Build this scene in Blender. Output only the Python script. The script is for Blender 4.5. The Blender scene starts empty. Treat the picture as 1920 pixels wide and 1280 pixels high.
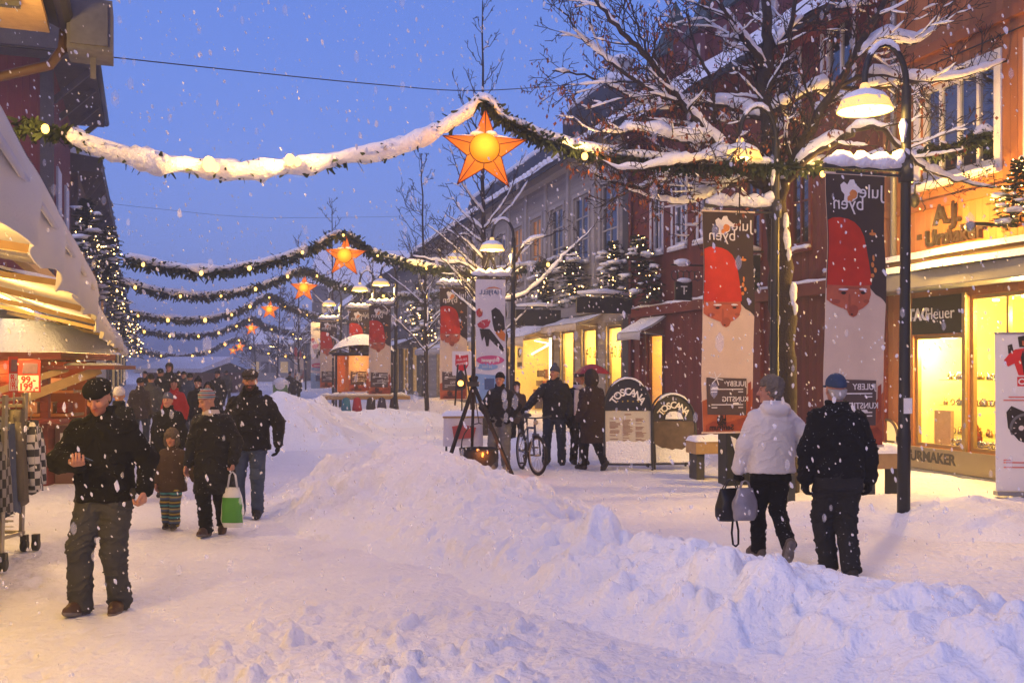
import bpy, bmesh, math, random
import numpy as np
from mathutils import Vector, Matrix
random.seed(7); rng = np.random.default_rng(7)
SC = bpy.context.scene; COL = SC.collection
R = math.radians
# ------------------------------------------------------------------ camera
F = 1867.0; CAMZ = 1.82
cam = bpy.data.cameras.new("camera"); camo = bpy.data.objects.new("camera", cam); COL.objects.link(camo)
cam.sensor_width = 36.0; cam.lens = F / 1920 * 36.0
camo.location = (0, 0, CAMZ); camo.rotation_euler = (R(90), 0, 0)
cam.shift_y = (690 - 640) / 1920.0      # level camera, horizon below the middle of the frame
cam.clip_start = 0.05; cam.clip_end = 5000
SC.camera = camo
# ------------------------------------------------------------------ world: dusk sky under snow cloud
W = bpy.data.worlds.new("World"); SC.world = W; W.use_nodes = True
nt = W.node_tree; nt.nodes.clear()
out = nt.nodes.new("ShaderNodeOutputWorld")
sky = nt.nodes.new("ShaderNodeTexSky"); sky.sky_type = 'NISHITA'; sky.sun_disc = False
sky.sun_elevation = R(2.0); sky.sun_rotation = R(170)
bg1 = nt.nodes.new("ShaderNodeBackground"); bg1.inputs['Strength'].default_value = 0.03
nt.links.new(sky.outputs[0], bg1.inputs['Color'])
tc = nt.nodes.new("ShaderNodeTexCoord"); sep = nt.nodes.new("ShaderNodeSeparateXYZ")
nt.links.new(tc.outputs['Generated'], sep.inputs[0])
ramp = nt.nodes.new("ShaderNodeValToRGB")
nt.links.new(sep.outputs['Z'], ramp.inputs[0])
cr = ramp.color_ramp
cr.elements[0].position = 0.0; cr.elements[0].color = (.16, .235, .60, 1)
cr.elements[1].position = 1.0; cr.elements[1].color = (.29, .30, .62, 1)
for p, c in ((.10, (.115, .205, .62, 1)), (.22, (.085, .175, .60, 1)), (.40, (.07, .15, .54, 1)), (.62, (.20, .235, .56, 1))):
    e = cr.elements.new(p); e.color = c
bg2 = nt.nodes.new("ShaderNodeBackground"); bg2.inputs['Strength'].default_value = 1.0
nt.links.new(ramp.outputs[0], bg2.inputs['Color'])
add = nt.nodes.new("ShaderNodeAddShader")
nt.links.new(bg1.outputs[0], add.inputs[0]); nt.links.new(bg2.outputs[0], add.inputs[1])
nt.links.new(add.outputs[0], out.inputs['Surface'])
# ------------------------------------------------------------------ one weak, very soft sun: the overcast dusk
sd = bpy.data.lights.new("sun", 'SUN'); sd.energy = 0.72; sd.angle = R(16); sd.color = (1.0, .77, .68)
so = bpy.data.objects.new("sun", sd); COL.objects.link(so); so.rotation_euler = (R(60), 0, R(-38))
SC.view_settings.view_transform = 'Standard'; SC.view_settings.look = 'None'
SC.view_settings.exposure = 0.50; SC.view_settings.gamma = 1.0
SC.cycles.max_bounces = 6; SC.cycles.diffuse_bounces = 3; SC.cycles.glossy_bounces = 2
SC.cycles.transmission_bounces = 3; SC.cycles.transparent_max_bounces = 10; SC.cycles.volume_bounces = 0
SC.cycles.use_denoising = True; SC.cycles.sample_clamp_indirect = 4.0; SC.cycles.caustics_reflective = False; SC.cycles.caustics_refractive = False
# ------------------------------------------------------------------ coordinates
def P(px, py, Y): return Vector(((px - 960) / F * Y, Y, CAMZ + (690 - py) / F * Y))
def G(px, py):
    Y = F * CAMZ / (py - 690.0); return Vector(((px - 960) / F * Y, Y, 0))
class Frame:                        # street frame: local x = across the street, local y = along it
    def __init__(s, vp): s.a = math.atan((960 - vp) / F); s.c = math.cos(s.a); s.s = math.sin(s.a)
    def Y(s, px, T): return T / ((px - 960) / F * s.c + s.s)
    def on(s, px, py, T):           # point of the picture on the plane local x = T  -> (along, height)
        Y = s.Y(px, T); x = (px - 960) / F * Y
        return (-x * s.s + Y * s.c, CAMZ + (690 - py) / F * Y)
    def w(s, t, al, z=0): return Vector((t * s.c - al * s.s, t * s.s + al * s.c, z))
FR = Frame(440); FL = Frame(270)
TR = 11.0; TL = -2.2
# ------------------------------------------------------------------ object helpers
def link(o): COL.objects.link(o); return o
def tag(o, label=None, cat=None, group=None, kind=None):
    if label: o['label'] = label
    if cat: o['category'] = cat
    if group: o['group'] = group
    if kind: o['kind'] = kind
    return o
def thing(name, label, cat, loc=(0, 0, 0), rz=0.0, group=None):
    o = link(bpy.data.objects.new(name, None)); o.location = loc; o.rotation_euler = (0, 0, rz); o.empty_display_size = .1
    return tag(o, label, cat, group)
def mesh_np(name, v, faces, mat, parent=None, smooth=True, loc=None):
    me = bpy.data.meshes.new(name)
    v = np.asarray(v, dtype=np.float32); f = np.asarray(faces, dtype=np.int32)
    n, k = f.shape
    me.vertices.add(len(v)); me.vertices.foreach_set('co', v.ravel())
    me.loops.add(n * k); me.loops.foreach_set('vertex_index', f.ravel())
    me.polygons.add(n); me.polygons.foreach_set('loop_start', np.arange(0, n * k, k, dtype=np.int32))
    me.polygons.foreach_set('loop_total', np.full(n, k, dtype=np.int32))
    if smooth: me.polygons.foreach_set('use_smooth', np.ones(n, dtype=bool))
    me.update(calc_edges=True)
    if mat: me.materials.append(mat)
    o = link(bpy.data.objects.new(name, me))
    if parent: o.parent = parent
    if loc is not None: o.location = loc
    return o
class MB:
    """collects simple shapes, build() links them as one mesh object"""
    def __init__(s): s.v = []; s.f = []; s.m = []; s.sm = []; s.cur = 0; s.X = None
    def _add(s, vs, fs, smooth=False):
        b = len(s.v)
        if s.X is not None: vs = [s.X @ Vector(p) for p in vs]
        s.v += [tuple(p) for p in vs]; s.f += [[b + i for i in f] for f in fs]
        s.m += [s.cur] * len(fs); s.sm += [smooth] * len(fs); return s
    def box(s, x0, x1, y0, y1, z0, z1):
        vs = [(x, y, z) for x in (x0, x1) for y in (y0, y1) for z in (z0, z1)]
        return s._add(vs, [(0, 1, 3, 2), (4, 6, 7, 5), (0, 4, 5, 1), (2, 3, 7, 6), (0, 2, 6, 4), (1, 5, 7, 3)])
    def poly(s, pts): return s._add(pts, [tuple(range(len(pts)))])
    def prism(s, pts, vec):          # closed outline pts (3d), extruded along vec
        n = len(pts); v = Vector(vec); a = [Vector(p) for p in pts]; b = [p + v for p in a]
        fs = [tuple(range(n))[::-1], tuple(range(n, 2 * n))] + [(i, (i + 1) % n, n + (i + 1) % n, n + i) for i in range(n)]
        return s._add(a + b, fs)
    def tube(s, path, rad, n=8, smooth=True, cap=True, flat=1.0):
        path = [Vector(p) for p in path]; k = len(path)
        if not hasattr(rad, '__len__'): rad = [rad] * k
        vs = []; ref = Vector((0, 0, 1)); prev = None
        for i, p in enumerate(path):
            d = (path[min(i + 1, k - 1)] - path[max(i - 1, 0)])
            d = d.normalized() if d.length > 1e-9 else Vector((0, 0, 1))
            if prev is None:
                u = d.cross(ref)
                if u.length < 1e-3: u = d.cross(Vector((0, 1, 0)))
            else: u = prev - d * prev.dot(d)
            if u.length < 1e-6: u = d.orthogonal()
            u.normalize(); w = d.cross(u); prev = u
            for j in range(n):
                a = 2 * math.pi * j / n
                vs.append(p + u * (math.cos(a) * rad[i]) + w * (math.sin(a) * rad[i] * flat))
        fs = [(i * n + j, i * n + (j + 1) % n, (i + 1) * n + (j + 1) % n, (i + 1) * n + j) for i in range(k - 1) for j in range(n)]
        if cap: fs += [tuple(range(n))[::-1], tuple(range((k - 1) * n, k * n))]
        return s._add(vs, fs, smooth)
    def bar(s, a, b, w, h):          # square bar from a to b
        a = Vector(a); b = Vector(b); d = (b - a).normalized(); u = d.cross(Vector((0, 0, 1)))
        if u.length < 1e-3: u = Vector((1, 0, 0))
        u.normalize(); t = u.cross(d).normalized(); vs = []
        for p in (a, b):
            for i, j in ((-1, -1), (1, -1), (1, 1), (-1, 1)): vs.append(p + u * (i * w / 2) + t * (j * h / 2))
        return s._add(vs, [(3, 2, 1, 0), (4, 5, 6, 7), (0, 1, 5, 4), (1, 2, 6, 5), (2, 3, 7, 6), (3, 0, 4, 7)])
    def lathe(s, prof, c=(0, 0, 0), n=24, smooth=True):     # prof: (r, z)
        c = Vector(c); vs = []; k = len(prof)
        for r, z in prof:
            for j in range(n):
                a = 2 * math.pi * j / n; vs.append(c + Vector((r * math.cos(a), r * math.sin(a), z)))
        fs = [(i * n + j, i * n + (j + 1) % n, (i + 1) * n + (j + 1) % n, (i + 1) * n + j) for i in range(k - 1) for j in range(n)]
        return s._add(vs, fs, smooth)
    def ball(s, c, r, seg=10, rings=6, sq=(1, 1, 1), jit=0.0):
        c = Vector(c); vs = [c + Vector((0, 0, -r * sq[2]))]
        for i in range(1, rings):
            p = math.pi * i / rings - math.pi / 2
            for j in range(seg):
                a = 2 * math.pi * j / seg; q = r * (1 + random.uniform(-jit, jit))
                vs.append(c + Vector((q * math.cos(p) * math.cos(a) * sq[0], q * math.cos(p) * math.sin(a) * sq[1], q * math.sin(p) * sq[2])))
        vs.append(c + Vector((0, 0, r * sq[2]))); t = len(vs) - 1
        fs = [(0, 1 + (j + 1) % seg, 1 + j) for j in range(seg)]
        for i in range(rings - 2):
            for j in range(seg): fs.append((1 + i * seg + j, 1 + i * seg + (j + 1) % seg, 1 + (i + 1) * seg + (j + 1) % seg, 1 + (i + 1) * seg + j))
        b = 1 + (rings - 2) * seg
        fs += [(b + j, b + (j + 1) % seg, t) for j in range(seg)]
        return s._add(vs, fs, True)
    def build(s, name, mats, parent=None, loc=None, bevel=0.0):
        me = bpy.data.meshes.new(name)
        if not isinstance(mats, (list, tuple)): mats = [mats]
        me.from_pydata(s.v, [], s.f)
        for m in mats: me.materials.append(m)
        me.polygons.foreach_set('material_index', s.m); me.polygons.foreach_set('use_smooth', s.sm)
        me.update()
        o = link(bpy.data.objects.new(name, me))
        if parent: o.parent = parent
        if loc is not None: o.location = loc
        if bevel:
            b = o.modifiers.new("bevel", 'BEVEL'); b.width = bevel; b.segments = 2; b.limit_method = 'ANGLE'
        return o
def copy_tree(o, parent=None):
    c = o.copy(); COL.objects.link(c)
    if parent: c.parent = parent
    for ch in list(o.children): copy_tree(ch, c)
    return c
# ------------------------------------------------------------------ materials
MATS = {}
def M(name, col, rough=.8, var=.12, scale=6.0, bump=0.0, bscale=30.0, spec=.3, metal=0.0, wave=None, emit=None, estr=0.0, sample=True, attr=None, tint=None):
    if name in MATS: return MATS[name]
    m = bpy.data.materials.new(name); m.use_nodes = True; t = m.node_tree; N = t.nodes; L = t.links
    b = N['Principled BSDF']; b.inputs['Roughness'].default_value = rough; b.inputs['Metallic'].default_value = metal
    b.inputs['Specular IOR Level'].default_value = spec
    tc = N.new('ShaderNodeTexCoord')
    no = N.new('ShaderNodeTexNoise'); no.inputs['Scale'].default_value = scale; no.inputs['Detail'].default_value = 5
    L.new(tc.outputs['Object'], no.inputs['Vector'])
    mx = N.new('ShaderNodeMix'); mx.data_type = 'RGBA'
    c2 = tint or tuple(min(1, c * (1 + var)) for c in col)
    mx.inputs['A'].default_value = (*[c * (1 - var) for c in col], 1); mx.inputs['B'].default_value = (*c2, 1)
    L.new(no.outputs['Fac'], mx.inputs['Factor'])
    colsock = mx.outputs['Result']
    if attr:
        at = N.new('ShaderNodeAttribute'); at.attribute_name = attr
        m2 = N.new('ShaderNodeMix'); m2.data_type = 'RGBA'; m2.blend_type = 'MULTIPLY'; m2.inputs['Factor'].default_value = 1
        L.new(colsock, m2.inputs['A']); L.new(at.outputs['Color'], m2.inputs['B']); colsock = m2.outputs['Result']
    h = None
    if wave:
        ax, freq, depth = wave
        sx = N.new('ShaderNodeSeparateXYZ'); L.new(tc.outputs['Object'], sx.inputs[0])
        mu = N.new('ShaderNodeMath'); mu.operation = 'MULTIPLY'; mu.inputs[1].default_value = freq; L.new(sx.outputs[ax], mu.inputs[0])
        fr = N.new('ShaderNodeMath'); fr.operation = 'FRACT'; L.new(mu.outputs[0], fr.inputs[0])
        cr = N.new('ShaderNodeValToRGB'); cr.color_ramp.elements[0].position = .0; cr.color_ramp.elements[0].color = (0, 0, 0, 1)
        cr.color_ramp.elements[1].position = .12; cr.color_ramp.elements[1].color = (.8, .8, .8, 1)
        e = cr.color_ramp.elements.new(1.0); e.color = (1, 1, 1, 1); L.new(fr.outputs[0], cr.inputs[0]); h = cr.outputs[0]
        bp = N.new('ShaderNodeBump'); bp.inputs['Strength'].default_value = 1.0; bp.inputs['Distance'].default_value = depth
        L.new(h, bp.inputs['Height']); L.new(bp.outputs[0], b.inputs['Normal'])
        fl = N.new('ShaderNodeMath'); fl.operation = 'FLOOR'; L.new(mu.outputs[0], fl.inputs[0])
        wn = N.new('ShaderNodeTexWhiteNoise'); wn.noise_dimensions = '1D'; L.new(fl.outputs[0], wn.inputs['W'])
        hs = N.new('ShaderNodeHueSaturation'); mr = N.new('ShaderNodeMapRange'); mr.inputs['To Min'].default_value = .82; mr.inputs['To Max'].default_value = 1.12
        L.new(wn.outputs['Value'], mr.inputs['Value']); L.new(mr.outputs[0], hs.inputs['Value']); L.new(colsock, hs.inputs['Color']); colsock = hs.outputs[0]
    elif bump:
        n2 = N.new('ShaderNodeTexNoise'); n2.inputs['Scale'].default_value = bscale; n2.inputs['Detail'].default_value = 6; L.new(tc.outputs['Object'], n2.inputs['Vector'])
        bp = N.new('ShaderNodeBump'); bp.inputs['Strength'].default_value = .8; bp.inputs['Distance'].default_value = bump
        L.new(n2.outputs['Fac'], bp.inputs['Height']); L.new(bp.outputs[0], b.inputs['Normal'])
    L.new(colsock, b.inputs['Base Color'])
    if emit: b.inputs['Emission Color'].default_value = (*emit, 1); b.inputs['Emission Strength'].default_value = estr
    if emit and not sample: m.cycles.emission_sampling = 'NONE'
    MATS[name] = m; return m
def glass(name, tint=(1, 1, 1), gl=.07, dirt=0.0):
    m = bpy.data.materials.new(name); m.use_nodes = True; t = m.node_tree; N = t.nodes; L = t.links; N.clear()
    o = N.new('ShaderNodeOutputMaterial'); a = N.new('ShaderNodeBsdfTransparent'); a.inputs[0].default_value = (*tint, 1)
    g = N.new('ShaderNodeBsdfGlossy'); g.inputs['Roughness'].default_value = .03; mx = N.new('ShaderNodeMixShader'); mx.inputs[0].default_value = gl
    L.new(a.outputs[0], mx.inputs[1]); L.new(g.outputs[0], mx.inputs[2]); L.new(mx.outputs[0], o.inputs[0]); return m
def glow(name, col, st, sample=False):
    m = bpy.data.materials.new(name); m.use_nodes = True; t = m.node_tree; N = t.nodes; N.clear()
    o = N.new('ShaderNodeOutputMaterial'); e = N.new('ShaderNodeEmission'); e.inputs[0].default_value = (*col, 1); e.inputs[1].default_value = st
    t.links.new(e.outputs[0], o.inputs[0])
    if not sample: m.cycles.emission_sampling = 'NONE'
    return m
SNOW = M('fresh_snow', (.84, .85, .89), .65, .03, 3.0, .035, 24.0, .25)
SNOWG = M('trodden_snow', (.80, .80, .84), .7, .09, 1.6, .07, 13.0, .2)
BLACK = M('black_paint', (.012, .012, .013), .45, .2, 8, spec=.4)
IRON = M('dark_iron', (.03, .03, .032), .5, .3, 12)
BARK = M('wet_bark', (.035, .026, .022), .85, .35, 18, .02, 40)
GLASS = glass('window_glass'); GLASSD = glass('dusk_glass', (.55, .6, .7), .25)
BULB = glow('warm_bulb', (1.0, .50, .10), 4.5)
def point(name, loc, watt, col=(1, .62, .25), r=.08, parent=None):
    col = (1, col[1] * .90, col[2] * .62)
    l = bpy.data.lights.new(name, 'POINT'); l.energy = watt * 2.9; l.color = col; l.shadow_soft_size = r
    o = link(bpy.data.objects.new(name, l)); o.location = loc
    if parent: o.parent = parent
    return o
# ------------------------------------------------------------------ noise
def _h(ix, iy, iz, s):
    n = (ix * 374761393 + iy * 668265263 + iz * 2147483647 + s * 974711) & 0xffffffff
    n = ((n ^ (n >> 13)) * 1274126177) & 0xffffffff
    return ((n ^ (n >> 16)) & 0xffff) / 65535.0
def vnoise(x, y, z=None, s=0):
    x = np.asarray(x, dtype=np.float64); y = np.asarray(y, dtype=np.float64)
    z = np.zeros_like(x) if z is None else np.asarray(z, dtype=np.float64)
    ix = np.floor(x).astype(np.int64); iy = np.floor(y).astype(np.int64); iz = np.floor(z).astype(np.int64)
    fx = x - ix; fy = y - iy; fz = z - iz
    fx = fx * fx * (3 - 2 * fx); fy = fy * fy * (3 - 2 * fy); fz = fz * fz * (3 - 2 * fz)
    r = 0
    for a in (0, 1):
        for b in (0, 1):
            for c in (0, 1):
                r = r + _h(ix + a, iy + b, iz + c, s) * (fx if a else 1 - fx) * (fy if b else 1 - fy) * (fz if c else 1 - fz)
    return r * 2 - 1
def fbm(x, y, z=None, o=4, s=0):
    r = 0; a = 1.0; t = 0
    for i in range(o):
        k = 2.03 ** i; r = r + a * vnoise(np.asarray(x) * k, np.asarray(y) * k, None if z is None else np.asarray(z) * k, s + i); t += a; a *= .5
    return r / t
# ------------------------------------------------------------------ ground
def bumps(x, y, cell, rmin, rmax, seed, p=1.0):
    """rounded snow chunks scattered on a jittered lattice -> height 0..1 scaled by size"""
    x = x + .35 * cell * vnoise(x / cell * 2, y / cell * 2, None, seed + 50); y = y + .35 * cell * vnoise(x / cell * 2, y / cell * 2, None, seed + 60)
    ix = np.floor(x / cell).astype(np.int64); iy = np.floor(y / cell).astype(np.int64); r = np.zeros_like(x)
    for a in (-1, 0, 1):
        for b in (-1, 0, 1):
            jx = ix + a; jy = iy + b; z = jx * 0
            cx = (jx + _h(jx, jy, z, seed)) * cell; cy = (jy + _h(jx, jy, z, seed + 1)) * cell
            rr = (rmin + (rmax - rmin) * _h(jx, jy, z, seed + 2) ** 2) ; on = _h(jx, jy, z, seed + 3) < p
            an = _h(jx, jy, z, seed + 4) * 6.28; dx = x - cx; dy = y - cy
            u = dx * np.cos(an) + dy * np.sin(an); v = (dy * np.cos(an) - dx * np.sin(an)) * 1.35
            q = np.clip(1 - (u * u + v * v) / (rr * rr), 0, 1)
            r = np.maximum(r, np.where(on, rr * q ** .45, 0))
    return r
def ground_z(x, y):
    x = np.asarray(x, dtype=np.float64); y = np.asarray(y, dtype=np.float64)
    z = .035 * fbm(x * .5, y * .5, None, 3, 3) + .026 * fbm(x * 2.6, y * 2.6, None, 4, 9)
    al = -x * FR.s + y * FR.c; t = x * FR.c + y * FR.s
    # trodden middle lane: shallow footprints
    z = z - .050 * bumps(x, y, .40, .08, .16, 21, .6) / .15 * (.4 + .6 * (fbm(x * .35, y * .35, None, 2, 77) > -.1))
    # churned loose snow near the camera, left of the bank
    ch = np.clip(1.5 - (y - 6.3) / 1.1, 0, 1) * np.clip((x + 2.5) / 1.0, 0, 1) * np.clip((.9 - x) / 1.0, 0, 1)
    z = z + ch * (.95 * bumps(x, y, .19, .03, .12, 5, .8) + .05 * fbm(x * 5, y * 5, None, 3, 6))
    # snow pushed up against the right-hand frontages
    z = z + .22 * np.clip((t - 9.0) / 1.4, 0, 1) * (.7 + .5 * fbm(x * .8, y * .8, None, 3, 31))
    return z - .01
_y = np.concatenate([np.linspace(-6, 2.6, 14), np.geomspace(3.0, 900, 900)])
_u = np.concatenate([np.linspace(-2.2, -.62, 12), np.linspace(-.6, .6, 460), np.linspace(.62, 2.2, 12)])
YY, UU = np.meshgrid(_y, _u, indexing='ij'); XX = UU * np.maximum(YY + 3.0, 4.0) * .93
ZZ = ground_z(XX, YY)
def grid_faces(nr, nc):
    i = np.arange(nr * nc).reshape(nr, nc)
    return np.stack([i[:-1, :-1], i[:-1, 1:], i[1:, 1:], i[1:, :-1]], -1).reshape(-1, 4)
gr = mesh_np('ground', np.stack([XX, YY, ZZ], -1).reshape(-1, 3), grid_faces(*XX.shape), SNOWG)
tag(gr, kind='structure')
def gz(x, y): return float(ground_z(np.array([x]), np.array([y]))[0])
# ------------------------------------------------------------------ ploughed banks
def bank(label, pts, res, seed, lump=1.0, pad=1.6, cell=.34, group='ploughed snow banks'):
    pts = np.array(pts, dtype=float)      # x, y, height, half width
    x0, y0 = (pts[:, :2] - pts[:, 3:4] * pad).min(0); x1, y1 = (pts[:, :2] + pts[:, 3:4] * pad).max(0)
    gx = np.arange(x0, x1, res); gy = np.arange(y0, y1, res)
    X, Yv = np.meshgrid(gx, gy); H = np.zeros_like(X)
    wx = X + .25 * fbm(X * .9, Yv * .9, None, 3, seed); wy = Yv + .25 * fbm(X * .9, Yv * .9, None, 3, seed + 7)
    for a, b in zip(pts[:-1], pts[1:]):
        d = b[:2] - a[:2]; L2 = (d ** 2).sum()
        h = np.clip(((wx - a[0]) * d[0] + (wy - a[1]) * d[1]) / L2, 0, 1)
        dist = np.hypot(wx - a[0] - h * d[0], wy - a[1] - h * d[1]); hh = a[2] + h * (b[2] - a[2]); ww = a[3] + h * (b[3] - a[3])
        q = dist / ww; prof = np.where(q < 1.5, np.cos(np.clip(q / 1.5, 0, 1) * np.pi / 2) ** 2, 0)
        H = np.maximum(H, hh * prof)
    k = np.clip(H / .16, 0, 1)
    H = H * (1 + .18 * fbm(X * 1.3, Yv * 1.3, None, 3, seed + 3))
    k2 = k * np.clip(.62 + 1.1 * fbm(X * .6, Yv * .6, None, 2, seed + 5), .2, 1)
    H = H + lump * (k2 * (.55 * bumps(X, Yv, cell, .08, .26, seed + 11, .62) + .34 * bumps(X, Yv, cell * 2.0, .16, .46, seed + 13, .6) + .45 * bumps(X, Yv, cell * .45, .03, .10, seed + 17, .5)) + k * .040 * fbm(X * 6, Yv * 6, None, 4, seed + 19))
    Z = ground_z(X, Yv) + H - .035 * (1 - np.clip(H / .03, 0, 1))
    f = grid_faces(*X.shape); keep = (H.ravel()[f] > .004).any(1)
    f = f[keep]; used = np.unique(f); mp = -np.ones(X.size, dtype=np.int64); mp[used] = np.arange(len(used))
    V = np.stack([X, Yv, Z], -1).reshape(-1, 3)[used]
    c = np.array([pts[:, 0].mean(), pts[:, 1].mean(), 0])
    o = mesh_np('snow_bank', V - c, mp[f], SNOW, loc=tuple(c)); return tag(o, label, 'snow bank', group)
def gp(px, py, Y): p = P(px, py, Y); return p.x, p.y, p.z
def bk(px, py, Y, w, dh=0): p = P(px, py, Y); return (p.x, p.y, p.z + dh, w)
bank('long lumpy snow bank running from the front right corner to the kettle tripod',
     [bk(2050, 1330, 5.0, .7), bk(1860, 1195, 5.7, .8), bk(1720, 1118, 6.2, .8), bk(1560, 1084, 6.8, .75), bk(1400, 1058, 7.2, .75), bk(1180, 1030, 8.2, .85), bk(1000, 980, 9.7, .95), bk(900, 922, 11.2, 1.2), bk(790, 838, 13.0, 1.45), bk(720, 845, 14.6, 1.2), bk(700, 865, 16.2, .9)], .024, 3, 1.5)
bank('tall smooth snow heap between the walking man and the far banners', [bk(520, 742, 24, 1.6), bk(560, 745, 27, 1.7), bk(600, 765, 30, 1.5, -.1)], .07, 40, .8)
bank('low snow bank in front of the distant clothes stall', [bk(640, 770, 33, 1.5), bk(720, 768, 33, 1.6), bk(800, 772, 33, 1.4)], .07, 60, .8)
bank('rounded snow drift beside the nearest lamp post', [bk(1560, 930, 12.4, .9), bk(1700, 925, 12.6, 1.1), bk(1800, 930, 11.9, 1.1), bk(1960, 1010, 10.6, 1.1)], .05, 80, .45)
bank('low snow ridge behind the parked bicycle', [bk(1000, 812, 22, .9), bk(1090, 810, 21, .8)], .06, 90, .6)
# ------------------------------------------------------------------ buildings
ORANGE = M('ochre_boards', (.33, .125, .045), .7, .15, 2.5, wave=('Y', 7.0, .012))
RED = M('red_boards', (.115, .020, .017), .7, .2, 2.5, wave=('Y', 7.5, .012))
REDP = M('red_trim', (.14, .026, .020), .6, .2, 4)
GREY = M('grey_boards', (.27, .25, .24), .75, .15, 2.0, wave=('Z', 7.5, .012))
GREYT = M('grey_trim', (.33, .31, .30), .6, .12, 4)
GREYD = M('dark_grey_boards', (.085, .085, .092), .75, .2, 2.0, wave=('Z', 6.0, .012))
BROWN = M('brown_boards', (.11, .075, .055), .75, .2, 2.0, wave=('Y', 6.0, .012))
WHITEP = M('white_frame_paint', (.72, .70, .68), .5, .08, 8)
SLATE = M('dark_slate', (.028, .03, .036), .7, .35, 5, wave=('Z', 6.0, .01))
COPPER = M('green_copper', (.035, .055, .05), .6, .3, 5)
STONE = M('grey_plinth', (.15, .14, .13), .8, .25, 6, .01, 30)
PLANK = M('pale_wood', (.42, .27, .12), .7, .25, 9)
ZINC = M('grey_zinc', (.22, .22, .235), .4, .2, 6, metal=.3)
CURTD = M('dark_room', (.02, .02, .024), .9, .3, 3)
ROOMY = M('lit_room_wall', (.75, .55, .22), .9, .12, 2, emit=(1, .55, .12), estr=.14)
ROOMW = M('lit_shop_wall', (.80, .62, .28), .9, .12, 2, emit=(1, .56, .10), estr=.22)
ROOMO = M('lit_orange_blind', (.5, .22, .06), .9, .2, 3, wave=('Z', 9.0, .01), emit=(1, .40, .08), estr=.16)
BLIND = M('grey_blind', (.11, .10, .11), .8, .2, 3, wave=('Z', 9.0, .01))
GOODS = [M('goods_brown', (.16, .07, .03), .7, .3, 9), M('goods_red', (.34, .05, .03), .7, .3, 9), M('goods_dark', (.05, .045, .05), .7, .3, 9)]
def pt_al(fr, px, T): return fr.on(px, 690, T)[0]
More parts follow.
